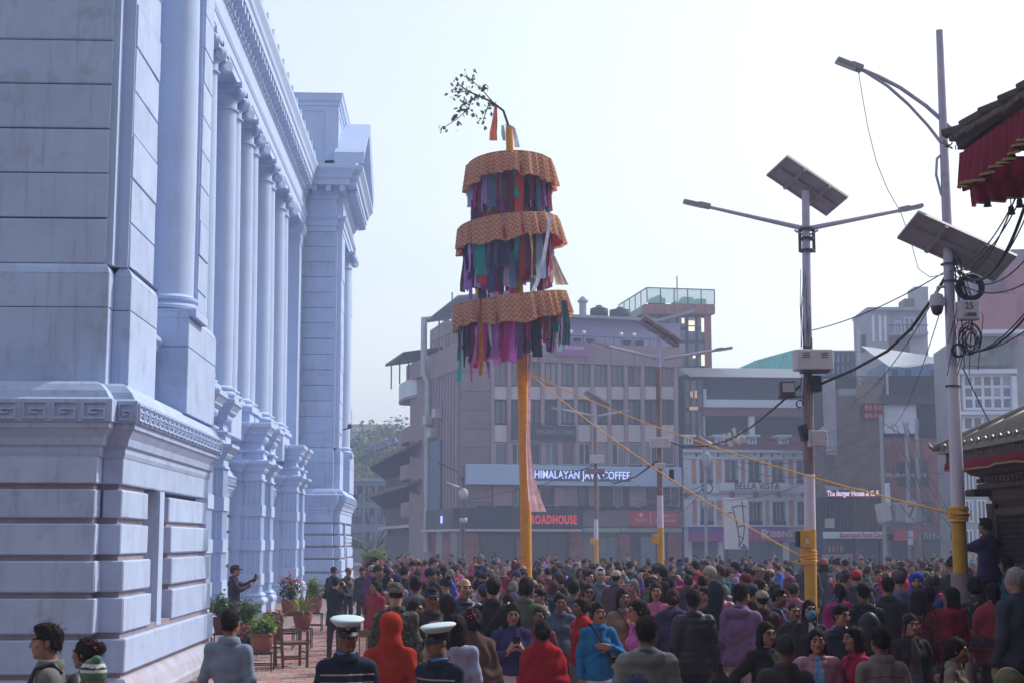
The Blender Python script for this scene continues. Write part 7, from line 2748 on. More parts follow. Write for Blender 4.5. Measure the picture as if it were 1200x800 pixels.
def hair_prims(style, Hc, Rm):
 def W(p):
  return np.asarray(Hc) + Rm @ np.asarray(p, float)
 base = [('ell', W((0, .018, .036)), (.0835, .099, .094), .01, Rm, 1)]
 cut_face = [('ell', W((0, -.116, -.022)), (.074, .066, .104), .012, Rm, -1)]
 if style == 'short':
  return base + [('ell', W((0, .075, -.03)), (.055, .030, .045), .03, Rm, 1), ('ell', W((0, -.035, .10)), (.055, .055, .026), .03, Rm, 1)] + cut_face + [
   ('ell', W((0, -.02, -.135)), (.13, .20, .085), .02, Rm, -1),
   ('ell', W((-.085, -.045, -.030)), (.034, .052, .062), .008, Rm, -1), ('ell', W((.085, -.045, -.030)), (.034, .052, .062), .008, Rm, -1)]
 if style == 'crop':
  return [('ell', W((0, .018, .033)), (.0785, .0955, .090), .01, Rm, 1)] + [('ell', W((0, -.108, -.02)), (.075, .066, .100), .012, Rm, -1),
   ('ell', W((0, -.02, -.125)), (.13, .20, .09), .02, Rm, -1)]
 if style == 'bald':
  return [('ell', W((0, .022, .010)), (.0795, .0945, .075), .01, Rm, 1), ('ell', W((0, -.03, .095)), (.085, .11, .055), .02, Rm, -1),
    ('ell', W((0, -.10, -.02)), (.09, .075, .11), .012, Rm, -1), ('ell', W((0, -.02, -.135)), (.13, .20, .085), .02, Rm, -1)]
 if style in ('long', 'pony', 'bun', 'buntop', 'bob', 'braid'):
  pr = base + [('ell', W((0, .03, -.01)), (.085, .085, .085), .03, Rm, 1)]
  if style == 'long':
   pr += [('ell', W((0, .058, -.11)), (.088, .052, .13), .04, Rm, 1), ('ell', W((0, .075, -.24)), (.085, .042, .14), .05, Rm, 1),
    ('cone', W((-.075, .01, -.02)), W((-.085, .03, -.19)), .024, .022, .03, 1), ('cone', W((.075, .01, -.02)), W((.085, .03, -.19)), .024, .022, .03, 1)]
  elif style == 'bob':
   pr += [('ell', W((0, .045, -.09)), (.095, .065, .085), .04, Rm, 1), ('cone', W((-.078, -.01, -.02)), W((-.082, -.01, -.11)), .022, .020, .03, 1),
    ('cone', W((.078, -.01, -.02)), W((.082, -.01, -.11)), .022, .020, .03, 1)]
  elif style == 'pony':
   pr += [('ell', W((0, .115, .015)), (.024, .024, .024), .02, Rm, 1), ('cone', W((0, .125, .0)), W((0, .135, -.14)), .028, .034, .02, 1),
    ('cone', W((0, .135, -.14)), W((0, .105, -.28)), .034, .014, .02, 1)]
  elif style == 'braid':
   pr += [('cone', W((0, .105, -.05)), W((0, .10, -.22)), .030, .026, .02, 1), ('cone', W((0, .10, -.22)), W((.01, .105, -.40)), .026, .016, .02, 1)]
  elif style == 'bun':
   pr += [('ell', W((0, .115, -.015)), (.048, .042, .046), .02, Rm, 1)]
  elif style == 'buntop':
   pr += [('ell', W((0, .122, .045)), (.052, .048, .050), .015, Rm, 1)]
  return pr + [('ell', W((0, -.118, -.026)), (.068, .070, .108), .012, Rm, -1)] + ([('ell', W((0, -.02, -.150)), (.13, .12, .070), .02, Rm, -1)] if style not in ('long', 'bob') else []) + [
   ('ell', W((0, -.11, -.16)), (.10, .10, .12), .02, Rm, -1)]
 return None
WRK = np.array([[11.3, 4.1, 23.0, .3], [-7.7, 17.0, 9.2, 1.7], [19.0, -13.0, 15.5, 2.9], [5.1, 8.3, -31.0, .9]])
def wrinkle(F, xs, ys, zs, amp, seed=0, quilt=0.0):
 x, y, z = xs[:, None, None], ys[None, :, None], zs[None, None, :]
 for k, (a, b, c, p) in enumerate(WRK):
  F += amp * (.5 if k > 1 else .8) * np.sin(a * x + b * y + c * z + p + seed * (1.3 + k)).astype(np.float32)
 F += (amp * 1.1 * np.sin(z * 62 + 3.5 * np.sin(x * 12 + seed) + 14 * y) * np.exp(-((z - 1.10) / .09) ** 2)).astype(np.float32)
 F += (amp * 1.0 * np.sin(x * 55 + 2.5 * np.sin(z * 9 + seed) + 20 * y) * np.exp(-((z - 1.33) / .10) ** 2)).astype(np.float32)
 F += (amp * .9 * np.sin(z * 48 + 26 * x + 3 * np.sin(y * 15 + seed)) * np.exp(-((z - .90) / .08) ** 2)).astype(np.float32)
 if quilt:
  F += quilt * (np.abs(np.sin(z * math.pi / .075)) ** .5 * -1 + .6).astype(np.float32)
 return F
def make_person(sp):
 """returns [(part name, mesh, colour key)] for a spec; the figure is 1.70 m tall, facing -Y"""
 fem, J = sp.get('fem', False), pose(sp.get('pose', 'stand'))
 hf, hb, hc = sp.get('hf', .0085), sp.get('hb', .022), sp.get('hc', .019)
 fat = sp.get('fat', 1.0)
 out = []
 Rm = rotm(sp.get('yaw', 0), sp.get('pitch', 0), sp.get('roll', 0))
 lean = sp.get('lean', 0.0)
 Hc = np.array(J['head']) + np.array((0, -lean, -lean * .2))
 piv = np.array((0, .01, 1.50))
 Hc = piv + Rm @ (Hc - piv)
 shw = .93 if fem else 1.0
 SH = [np.array(p) * (shw, 1, 1) for p in J['sh']]
 EL = [np.array(p) * (shw, 1, 1) for p in J['el']]
 WR = [np.array(p) for p in J['wr']]
 KN, AN = [np.array(p) for p in J['kn']], [np.array(p) for p in J['an']]
 HP = [np.array(p) for p in J['hip']]
 nr = .047 if fem else .056
 # body: head, neck, trunk and limbs as one surface
 pr = head_prims(Hc, Rm, fem, fat)
 pr += [('cone', (0, .02, 1.40), Hc + Rm @ np.array((0, .018, -.07)), nr * 1.12, nr, .03, 1),
  ('ell', (0, .01, 1.22), (.135 * shw, .085, .19), .05, None, 1), ('ell', (0, .0, .98), (.115, .085, .16), .06, None, 1)]
 for s in (0, 1):
  pr += [('cone', SH[s] * (.85, 1, 1), EL[s], .036, .030, .03, 1), ('cone', EL[s], WR[s], .028, .021, .02, 1)]
 ext = np.array([*SH, *EL, *WR, *AN, Hc])
 lo, hi = ext.min(0) - .16, ext.max(0) + .16
 xs = axis(lo[0], hi[0], hb, Hc[0] - .105, Hc[0] + .105, hf)
 ys = axis(lo[1], hi[1], hb, Hc[1] - .135, Hc[1] + .135, hf)
 zs = axis(min(.80, WR[0][2], WR[1][2]) - .04, Hc[2] + .16, hb * 1.6, Hc[2] - .13, Hc[2] + .15, hf)
 P, Q = surface_nets(field(pr, xs, ys, zs), xs, ys, zs)
 if sp.get('nohand'):
  Q = Q[P[Q].mean(1)[:, 2] > 1.40]
  u, inv = np.unique(Q, return_inverse=True)
  P, Q = P[u], inv.reshape(-1, 4)
 parts = [(P, Q)]
 for s in (0, 1) if not sp.get('nohand') else ():
  parts.append(place_hand(WR[s] + np.array(J['hd'][s]) / np.linalg.norm(J['hd'][s]) * .012, J['hd'][s], J['hn'][s], -1 if s == 0 else 1, J['curl'][s], sp.get('hh', .0075 if hf < .008 else .011)))
 off, PP, QQ = 0, [], []
 for p, q in parts:
  PP.append(p)
  QQ.append(q + off)
  off += len(p)
 nb = len(Q)
 P, Q = np.concatenate(PP), np.concatenate(QQ)
 C = P[Q].mean(1)
 Lc = (C - Hc) @ Rm
 mi = np.zeros(len(Q), int)
 ax = np.abs(Lc[:, 0])
 fr = Lc[:, 1] < -.055
 mi[fr & (((ax - .032) / .0145) ** 2 + ((Lc[:, 2] - .002) / .0070) ** 2 < 1)] = 1
 br = fr & (ax > .014) & (ax < .052) & (np.abs(Lc[:, 2] - (.0255 - (ax - .03) * .08)) < (.0052 if fem else .0065))
 mi[br] = 2
 mi[fr & (ax < .023) & (np.abs(Lc[:, 2] + .061) < .0125) & (Lc[:, 1] < -.078)] = 3
 if sp.get('beard'):
  mi[(Lc[:, 1] < -.03) & (Lc[:, 2] < -.045) & (Lc[:, 2] > -.13) & (mi == 0) & ((Lc[:, 2] < -.075) | (ax > .03))] = 2
 if sp.get('tache'):
  mi[fr & (ax < .028) & (np.abs(Lc[:, 2] + .0445) < .0065) & (Lc[:, 1] < -.078)] = 2
 out.append(('body', mesh_from("person_body", P, Q, [M_SKIN, M_EYE, M_BROW, M_LIP], mi), 'skin'))
 # hair
 hp_ = hair_prims(sp.get('hair', 'short'), Hc, Rm)
 hoodup = sp.get('hood') == 'up'
 if hp_ and not hoodup and sp.get('hat') not in ('beanie',):
  h = hf * 1.12
  xs, ys, zs = axis(Hc[0] - .2, Hc[0] + .2, h), axis(Hc[1] - .2, Hc[1] + .24, h), axis(Hc[2] - .45, Hc[2] + .16, h)
  F = field(hp_, xs, ys, zs)
  x, y, z = xs[:, None, None], ys[None, :, None], zs[None, None, :]
  F += (.0036 * np.sin(x * 130 + 2.0 * np.sin(z * 40)) * np.sin(y * 70 + z * 25) + .0026 * np.sin(x * 210 + 3 * np.sin(z * 30) + y * 170 + z * 30) + .0022 * np.sin(y * 290 + x * 120 + 2 * np.sin(z * 55))).astype(np.float32)
  P, Q = surface_nets(F, xs, ys, zs)
  if len(Q):
   if hf < .0072 and not sp.get('hat'):               # loose strands break up the outline
    rg = np.random.RandomState(int(abs(Hc[0]) * 1e4) + sp.get('seed', 0))
    cen = P.mean(0)
    pick = rg.choice(len(P), min(420, len(P)), replace=False)
    b0 = P[pick]
    nn = b0 - (Hc + Rm @ np.array((0, .02, .0)))
    nn /= np.linalg.norm(nn, axis=1)[:, None]
    g = np.array([0, 0, -1.]) - nn * (nn @ np.array([0, 0, -1.]))[:, None] + rg.normal(0, .35, (len(b0), 3))
    g /= np.linalg.norm(g, axis=1)[:, None]
    sd = np.cross(g, nn)
    sd /= np.maximum(np.linalg.norm(sd, axis=1), 1e-6)[:, None]
    L_ = rg.uniform(.025, .06, (len(b0), 1))
    tp = b0 + g * L_ + nn * rg.uniform(.001, .012, (len(b0), 1))
    sv = np.concatenate([b0 - sd * .0022, b0 + sd * .0022, tp + sd * .0006, tp - sd * .0006])
    k_ = len(b0)
    sq = np.stack([np.arange(k_), np.arange(k_) + k_, np.arange(k_) + 2 * k_, np.arange(k_) + 3 * k_], 1) + len(P)
    P, Q = np.concatenate([P, sv]), np.concatenate([Q, sq])
   out.append(('hair', mesh_from("hair", P, Q, M_HAIR), 'hair'))
 # upper garment
 top = sp.get('top', 'jacket')
 th = {'jacket': .014, 'puffer': .026, 'hoodie': .018, 'shirt': .008, 'kurta': .010, 'shawl': .012, 'coat': .018}[top] * 1.0
 hem = sp.get('hem', {'jacket': .83, 'puffer': .80, 'hoodie': .82, 'shirt': .80, 'kurta': .48, 'shawl': .80, 'coat': .60}[top])
 pr = [('ell', (0, .012, 1.225), (.158 * shw * fat + th, .108 * fat + th, .215), .05, None, 1), ('ell', (0, -.004, 1.0), ((.150 if fem else .155) * fat + th, .112 * fat + th, .19), .07, None, 1),
  ('cone', SH[0] * (.82, 1, 1) + (0, 0, -.012), (0, .022, 1.400), .052 + th, .052 + th, .05, 1),
  ('cone', SH[1] * (.82, 1, 1) + (0, 0, -.012), (0, .022, 1.400), .052 + th, .052 + th, .05, 1),
  ('cone', (0, .022, 1.385), (0, .012, 1.442), .082 + th * .5, nr + .014 + th * .5, .05, 1)]
 if fem:
  pr += [('ell', (s * .065, -.075, 1.25), (.06, .05, .06), .05, None, 1) for s in (-1, 1)]
  pr += [('ell', (0, .01, .88), (.175 * fat + th, .130 * fat + th, .16), .07, None, 1)]
 else:
  pr += [('ell', (0, .0, .90), (.165 * fat + th, .118 * fat + th, .16), .07, None, 1)]
 for s in (0, 1):
  w_ = WR[s] + (EL[s] - WR[s]) * .04
  pr += [('cone', SH[s] * (.93, 1, 1) + (0, 0, -.01), EL[s], .050 + th, .041 + th, .045, 1), ('cone', EL[s], w_, .041 + th, .031 + th * .8, .03, 1)]
 if hem < .78:
  pr += [('cone', (0, .0, .9), (0, .01, hem), .155 + th, (.20 if fem else .17) + th, .06, 1)]
 if sp.get('hood') == 'down' or top == 'hoodie' and not hoodup:
  pr += [('ell', (0, .115, 1.415), (.115, .060, .070), .03, None, 1), ('cone', (-.085, .03, 1.435), (-.10, .09, 1.43), .035, .045, .03, 1), ('cone', (.085, .03, 1.435), (.10, .09, 1.43), .035, .045, .03, 1),
   ('ell', (0, .105, 1.455), (.07, .035, .03), .02, None, -1)]
 if hoodup:
  def W(p):
   return Hc + Rm @ np.array(p, float)
  pr += [('ell', W((0, .022, .022)), (.108, .118, .130), .02, Rm, 1), ('ell', W((0, .035, -.12)), (.100, .102, .085), .055, Rm, 1), ('ell', W((0, -.125, -.015)), (.068, .085, .098), .015, Rm, -1)]
 if top == 'shawl':
  pr += [('ell', (0, .01, 1.26), (.235, .165, .22), .08, None, 1), ('ell', (0, .02, 1.06), (.27, .185, .28), .08, None, 1), ('cone', (0, .03, 1.36), (0, .01, 1.46), .12, .07, .06, 1)]
 sd_ = sp.get('seed', 0)
 def cloth(xs, ys, zs):
  F = field(pr, xs, ys, zs)
  wrinkle(F, xs, ys, zs, {'puffer': .004, 'shawl': .009, 'jacket': .0062, 'hoodie': .007, 'shirt': .0055, 'kurta': .006, 'coat': .0065}[top], sd_, .010 if top == 'puffer' else 0)
  if top == 'shawl':
   x, y, z = xs[:, None, None], ys[None, :, None], zs[None, None, :]
   F += (.009 * np.sin(np.arctan2(y, x) * 9 + 2.2 * np.sin(z * 7 + x * 5) + sd_) * (.4 + .6 * np.clip((1.4 - z) / .4, 0, 1))).astype(np.float32)
  cut = (hem - zs)[None, None, :] + (.03 if top == 'shawl' else .006) * np.sin(xs * 13 + sd_)[:, None, None]
  return np.maximum(F, cut.astype(np.float32))
 bx = (lo[0] - .06, hi[0] + .06, lo[1] - .1, hi[1] + .12, hem - .06, 1.83 if hoodup else 1.56)
 xs, ys, zs = axis(bx[0], bx[1], hc), axis(bx[2], bx[3], hc), axis(bx[4], bx[5], hc)
 P, Q = surface_nets(cloth(xs, ys, zs), xs, ys, zs)
 mi = None
 mats_ = [sp.get('topmat', M_NYL if top in ('puffer',) else M_KNIT if top in ('hoodie', 'shawl') else M_PRINT if top == 'kurta' else M_CLO)]
 def applied(name, m, x0, x1, y0, y1, z0, z1, h, lift, region=None, ck=None):
  """a strip sewn on the garment: the cloth surface lifted a little inside a box"""
  xs, ys, zs = [axis(a - 2 * q, b_ + 2 * q, q) for a, b_, q in zip((x0, y0, z0), (x1, y1, z1), h)]
  x, y, z = xs[:, None, None], ys[None, :, None], zs[None, None, :]
  F = cloth(xs, ys, zs) - lift
  bxd = np.maximum(np.maximum(np.maximum(x0 - x, x - x1), np.maximum(y0 - y, y - y1)), np.maximum(z0 - z, z - z1))
  if region is not None:
   bxd = np.maximum(bxd, region(x, y, z))
  P, Q = surface_nets(np.maximum(F, bxd).astype(np.float32), xs, ys, zs)
  if len(Q):
   out.append((name, mesh_from(name, P, Q, m), ck))
 tr = sp.get('trim')
 near = hc < .0225
 if near and top in ('jacket', 'coat', 'puffer', 'shirt') and not hoodup:
  if tr == 'police':
   for z in (1.325, 1.265):
    applied('chest_stripe', M_REFL, -.21, .21, -.30, .02, z - .008, z + .008, (.012, .012, .004), .004)
   for s_ in (-1, 1):
    applied('shoulder_strap', M_CAPB, min(s_ * .09, s_ * .17), max(s_ * .09, s_ * .17), -.01, .045, 1.36, 1.50, (.01, .009, .01), .006)
  if tr in ('zip', 'police', None) and sp.get('pose', 'stand') in ('stand', 'chest', 'walk', 'akimbo', 'carry'):
   applied('zip', M_CAPB, -.005, .005, -.30, -.03, hem, 1.44, (.003, .012, .016), .003)
  if tr == 'open':
   applied('inner_top', sp.get('innermat', M_REFL), -.11, .11, -.30, -.02, hem, 1.47, (.010, .010, .012), .003, lambda x, y, z: np.abs(x) - (.03 + .05 * np.clip((1.46 - z) / .35, 0, 1)))
  if tr == 'yoke':
   for z in (1.315, 1.245):
    applied('back_seam', M_CAPB, -.16, .16, .02, .3, z - .02, z + .02, (.012, .012, .004), .007, lambda x, y, zz_, z=z: np.abs(zz_ - z + .12 * np.abs(x) * (1 if z > 1.3 else -.4)) - .0035)
  applied('hem_band', mats_[0], -.30, .30, -.30, .30, hem + .002, hem + .035, (.020, .020, .010), .005, None, 'top')
  for s_ in (0, 1):
   c_ = WR[s_] + (EL[s_] - WR[s_]) * .10
   dv = (EL[s_] - WR[s_]) / np.linalg.norm(EL[s_] - WR[s_])
   applied('cuff', mats_[0], c_[0] - .08, c_[0] + .08, c_[1] - .08, c_[1] + .08, c_[2] - .08, c_[2] + .08, (.011, .011, .011), .005,
     lambda x, y, z, c_=c_, dv=dv: np.maximum(np.abs((x - c_[0]) * dv[0] + (y - c_[1]) * dv[1] + (z - c_[2]) * dv[2]) - .018, np.sqrt((x - c_[0]) ** 2 + (y - c_[1]) ** 2 + (z - c_[2]) ** 2) - .075), 'top')
   if tr != 'police' and sp.get('pose', 'stand') == 'stand':
    q_ = -1 if s_ == 0 else 1
    applied('pocket_seam', M_CAPB, min(q_ * .08, q_ * .15), max(q_ * .08, q_ * .15), -.30, -.02, .95, 1.08, (.008, .012, .008), .005, lambda x, y, z, q_=q_: np.abs((z - 1.01) - (np.abs(x) - .115) * -1.6) - .006)
 if top in ('jacket', 'coat', 'puffer', 'shirt') and not hoodup and sp.get('hood') != 'down':
  b = MB()
  n = 24
  for (dr, z) in ((.040, 1.415), (.050, 1.435), (.034, 1.484), (.026, 1.488), (.020, 1.47), (.020, 1.42)):
   for k in range(n):
    a = 2 * math.pi * k / n
    fz = .022 * max(0, -math.sin(a)) ** 2
    b.v.append(((nr + dr) * 1.06 * math.cos(a), .014 + (nr + dr) * math.sin(a), z - fz * (z > 1.43) + .01 * max(0, math.sin(a)) * (z > 1.43)))
  for i in range(5):
   for k in range(n):
    b.f.append((i * n + k, i * n + (k + 1) % n, (i + 1) * n + (k + 1) % n, (i + 1) * n + k))
    b.mi.append(0)
  out.append(('collar', b.mesh("collar", mats_[0], True), 'top'))
 out.append(({'jacket': 'jacket', 'puffer': 'puffer_jacket', 'hoodie': 'hoodie', 'shirt': 'shirt', 'kurta': 'kurta', 'shawl': 'shawl', 'coat': 'coat'}[top],
    mesh_from("garment", P, Q, mats_, mi, 1 if top != 'puffer' else 0), 'top'))
 # shirt collar
 if sp.get('collar'):
  b = MB()
  b.lathe([(nr + .016, 1.43), (nr + .020, 1.445), (nr + .016, 1.492), (nr + .010, 1.495), (nr + .010, 1.43)], 20, (0, .012, 0))
  out.append(('shirt_collar', b.mesh("shirt_collar", M_CLO, True), 'collar'))
 # lower garment
 bot = sp.get('bottom', 'trousers')
 if bot == 'trousers':
  pr = [('ell', (0, .0, .90), (.130, .095, .12), .05, None, 1)]
  for s in (0, 1):
   pr += [('cone', HP[s] * (.9, 1, 1), KN[s], .088, .070, .04, 1), ('cone', KN[s], AN[s] + (0, 0, .02), .068, .060, .03, 1)]
 else:
  pr = [('ell', (0, .0, .90), (.155, .12, .13), .05, None, 1), ('cone', (0, 0, .85), (0, .01, .14), .155, .20, .05, 1)]
 bl, bh = ext.min(0), ext.max(0)
 xs, ys, zs = axis(-.32, .32, hb), axis(min(-.30, AN[0][1] - .12), max(.30, AN[1][1] + .12), hb), axis(.05, 1.06, hb)
 F = wrinkle(field(pr, xs, ys, zs), xs, ys, zs, .004, sp.get('seed', 0) + 3)
 F = np.maximum(F, ((.075 if bot == 'trousers' else .12) - zs)[None, None, :].astype(np.float32))
 P, Q = surface_nets(F, xs, ys, zs)
 out.append(('trousers' if bot == 'trousers' else 'skirt', mesh_from("lower_garment", P, Q, sp.get('botmat', M_CLO), None, 1), 'bottom'))
 # kurta tail showing under a jacket
 if sp.get('tail'):
  t0, t1 = .90, sp['tail']
  b = MB()
  n = 36
  for i, z in enumerate((t0, (t0 + t1) / 2, t1)):
   for k in range(n):
    a = 2 * math.pi * k / n
    rr = 1 + .02 * i * math.sin(a * 7)
    b.v.append(((.165 + .03 * i) * rr * math.cos(a), (.125 + .03 * i) * rr * math.sin(a), z + .005 * math.sin(a * 5) * i))
  for i in range(2):
   for k in range(n):
    b.f.append((i * n + (k + 1) % n, i * n + k, (i + 1) * n + k, (i + 1) * n + (k + 1) % n))
    b.mi.append(0)
  out.append(('kurta_tail', b.mesh("kurta_tail", M_CLO, True), 'tail'))
 # shoes
 b = MB()
 shoe_pr = []
 for s in (0, 1):
  a = AN[s]
  shoe_pr += [('ell', a + (0, -.05, -.045), (.045, .125, .045), .02, None, 1), ('cone', a + (0, 0, .0), a + (0, 0, -.03), .045, .05, .02, 1)]
 xs, ys, zs = axis(-.2, .2, .026), axis(min(AN[0][1], AN[1][1]) - .22, max(AN[0][1], AN[1][1]) + .14, .026), axis(-.03, .18, .026)
 F = np.maximum(field(shoe_pr, xs, ys, zs), (0.002 - zs)[None, None, :].astype(np.float32))
 P, Q = surface_nets(F, xs, ys, zs)
 for s in (0, 1):
  mk = (P[Q].mean(1)[:, 0] < 0) == (s == 0)
  q = Q[mk]
  u, inv = np.unique(q, return_inverse=True)
  out.append(('shoe', mesh_from("shoe", P[u], inv.reshape(-1, 4), M_SHOE), None))
 # hats, masks, glasses
 def Wv(p):
  return tuple(Hc + Rm @ np.array(p, float))
 def turned(b):
  b.v = [Wv(p) for p in b.v]
  return b
 hat = sp.get('hat')
 if hat == 'peaked':
  c = (0, .012, .0)
  b = MB()
  def ring(prof, tilt=.0):
   o = len(b.v)
   n = 32
   for (r, z) in prof:
    for k in range(n):
     a = 2 * math.pi * k / n
     x, y = r * math.cos(a), r * 1.16 * math.sin(a)
     b.v.append((x, y + c[1], z - tilt * y))
   for i in range(len(prof) - 1):
    for k in range(n):
     b.f.append((o + i * n + k, o + i * n + (k + 1) % n, o + (i + 1) * n + (k + 1) % n, o + (i + 1) * n + k))
     b.mi.append(0)
   b.f.append(tuple(o + (len(prof) - 1) * n + k for k in range(n)))
   b.mi.append(0)
  ring([(.086, .085), (.104, .100), (.128, .122), (.134, .134), (.122, .143), (.07, .150), (.01, .152)], -.12)
  out.append(('cap_cover', turned(b).mesh("cap_cover", M_CAPW, True), None))
  b = MB()
  ring([(.080, .030), (.086, .032), (.088, .080), (.084, .092)], -.08)
  out.append(('cap_band', turned(b).mesh("cap_band", M_CAPB, True), None))
  b = MB()
  vs = []
  n = 16
  for i in range(n + 1):
   a = math.pi * (1.08 + .84 * i / n)
   vs += [(.083 * math.cos(a), .097 * math.sin(a) + .012, .038), (.094 * math.cos(a), .150 * math.sin(a) + .012, .018 - .012 * abs(math.sin(a))),
    (.083 * math.cos(a), .097 * math.sin(a) + .012, .032), (.094 * math.cos(a), .150 * math.sin(a) + .012, .012 - .012 * abs(math.sin(a)))]
  fs = []
  for i in range(n):
   q = 4 * i
   fs += [(q, q + 1, q + 5, q + 4), (q + 2, q + 6, q + 7, q + 3), (q + 1, q + 3, q + 7, q + 5)]
  b.add(vs, fs)
  out.append(('cap_visor', turned(b).mesh("cap_visor", M_CAPB, True), None))
  b = MB()
  b.lathe([(.001, .0), (.017, .004), (.016, .010), (.001, .014)], 12)
  b.v = [(x, -.098 - z, .066 + y) for x, y, z in b.v]
  out.append(('cap_badge', turned(b).mesh("cap_badge", M_GOLDB, True), None))
 elif hat in ('baseball', 'army'):
  h = .010
  xs, ys, zs = axis(Hc[0] - .16, Hc[0] + .16, h), axis(Hc[1] - .22, Hc[1] + .18, h), axis(Hc[2] - .06, Hc[2] + .17, h)
  pr = [('ell', Wv((0, .016, .040)), (.090, .106, .090 if hat == 'baseball' else .095), .01, Rm, 1), ('ell', Wv((0, .0, -.045)), (.20, .20, .075), .01, Rm, -1),
   ('ell', Wv((0, -.105, .030)), (.068, .075, .012), .008, Rm, 1)]
  P, Q = surface_nets(field(pr, xs, ys, zs), xs, ys, zs)
  out.append(('cap', mesh_from("cap", P, Q, sp.get('hatmat', M_CLO)), 'hat'))
 elif hat in ('beanie', 'topi'):
  h = .010
  xs, ys, zs = axis(Hc[0] - .16, Hc[0] + .16, h), axis(Hc[1] - .18, Hc[1] + .22, h), axis(Hc[2] - .1, Hc[2] + .22, h)
  pr = [('ell', Wv((0, .018, .050)), (.092, .108, .100), .01, Rm, 1), ('ell', Wv((0, -.02, -.075)), (.20, .22, .085), .01, Rm, -1)]
  if hat == 'beanie':
   pr += [('ell', Wv((0, .08, .145)), (.035, .035, .03), .01, Rm, 1)]
  F = field(pr, xs, ys, zs)
  F += (.002 * np.sin(np.arctan2(ys[None, :, None] - Hc[1], xs[:, None, None] - Hc[0]) * 30)).astype(np.float32)
  P, Q = surface_nets(F, xs, ys, zs)
  C = (P[Q].mean(1) - Hc) @ Rm
  mi = np.zeros(len(Q), int)
  mats_ = [M_KNIT]
  if sp.get('hatstripe'):
   mats_ += [mat("cream_knit", (.55, .56, .52), .9, .1, 20), mat("navy_knit", (.03, .04, .08), .9, .1, 20)]
   mi[(C[:, 2] > .055) & (C[:, 2] < .115)] = 1
   mi[(C[:, 2] > .078) & (C[:, 2] < .090)] = 2
  out.append(('knitted_hat' if hat == 'beanie' else 'cloth_cap', mesh_from("knitted_hat", P, Q, mats_, mi), 'hat'))
 if sp.get('mask'):
  h = .008
  xs, ys, zs = axis(Hc[0] - .14, Hc[0] + .14, h), axis(Hc[1] - .17, Hc[1] + .12, h), axis(Hc[2] - .16, Hc[2] + .06, h)
  pr = [('ell', Wv((0, -.040, -.055)), (.068, .072, .068), .02, Rm, 1), ('cone', Wv((0, -.086, -.0)), Wv((0, -.108, -.03)), .014, .018, .03, 1), ('ell', Wv((0, .055, -.05)), (.2, .09, .2), .01, Rm, -1),
   ('ell', Wv((0, -.06, .055)), (.2, .2, .062), .01, Rm, -1)]
  P, Q = surface_nets(field(pr, xs, ys, zs), xs, ys, zs)
  out.append(('face_mask', mesh_from("face_mask", P, Q, M_MASK), None))
 if sp.get('glasses'):
  b = MB()
  for s in (-1, 1):
   b.tube([(s * .034 + .024 * math.cos(2 * math.pi * k / 14), -.104, .002 + .017 * math.sin(2 * math.pi * k / 14)) for k in range(15)], .0022, 5, caps=False)
   b.tube([(s * .058, -.102, .006), (s * .076, -.05, .006), (s * .078, .01, .004)], .002, 4)
  b.tube([(-.011, -.105, .006), (.011, -.105, .006)], .002, 4)
  if sp['glasses'] == 'sun':
   for s in (-1, 1):
    b.lathe([(.0235, -.001), (.0235, .001)], 14)
    m_ = len(b.v) - 28
    for i in range(m_, len(b.v)):
     x, y, z = b.v[i]
     b.v[i] = (s * .034 + x, -.104 + z, .002 + y * .72)
  out.append(('glasses', turned(b).mesh("glasses", M_PHONE), None))
 if sp.get('flower'):
  b = MB()
  rs = random.Random(3)
  for k in range(26):
   c = Vector((.03 + rs.gauss(0, .022), .10 + rs.gauss(0, .015), .055 + rs.gauss(0, .015)))
   leaf(b, c, Vector((rs.gauss(0, 1), rs.gauss(.6, 1), rs.gauss(.2, 1))), .035, .014, .2)
  out.append(('hair_flower', turned(b).mesh("hair_flower", sp['flower']), None))
 # things carried close to the body
 if sp.get('phone'):
  b = MB()
  if sp['phone'] == 'wide':
   b.cbox(-.085, .085, -.445, -.433, 1.535, 1.615, .003)
  elif sp['phone'] == 'one':
   b.cbox(.125, .20, -.475, -.464, 1.40, 1.56, .003)
  else:
   b.cbox(-.042, .042, -.292, -.281, 1.22, 1.37, .003)
  out.append(('phone', b.mesh("phone", M_PHONE), None))
 if sp.get('bag') == 'backpack':
  xs, ys, zs = axis(-.22, .22, .018), axis(.02, .36, .018), axis(.88, 1.48, .018)
  pr = [('ell', (0, .19, 1.16), (.15, .10, .24), .03, None, 1), ('ell', (0, .255, 1.08), (.115, .06, .13), .03, None, 1)]
  P, Q = surface_nets(field(pr, xs, ys, zs), xs, ys, zs)
  out.append(('backpack', mesh_from("backpack", P, Q, M_NYL), 'bag'))
  b = MB()
  for s in (-1, 1):
   b.tube([(s * .09, .10, 1.40), (s * .11, .04, 1.475), (s * .115, -.07, 1.44), (s * .125, -.13, 1.30), (s * .15, -.08, 1.10), (s * .15, .08, 1.02)], .017, 6)
  out.append(('backpack_strap', b.mesh("strap", M_NYL, True), 'bag'))
 elif sp.get('bag') == 'sling':
  b = MB()
  b.tube([(-.10, .02, 1.485), (-.05, -.135, 1.36), (.08, -.165, 1.12), (.19, -.06, .93), (.14, .13, 1.08), (-.02, .145, 1.32), (-.10, .05, 1.48)], .012, 6)
  out.append(('bag_strap', b.mesh("strap", M_CLO, True), 'bag'))
  xs, ys, zs = axis(.12, .34, .018), axis(-.2, .12, .018), axis(.68, .98, .018)
  P, Q = surface_nets(field([('ell', (.225, -.03, .83), (.055, .11, .10), .02, None, 1)], xs, ys, zs), xs, ys, zs)
  out.append(('shoulder_bag', mesh_from("bag", P, Q, M_CLO), 'bag'))
 elif sp.get('bag') == 'tote':
  b = MB()
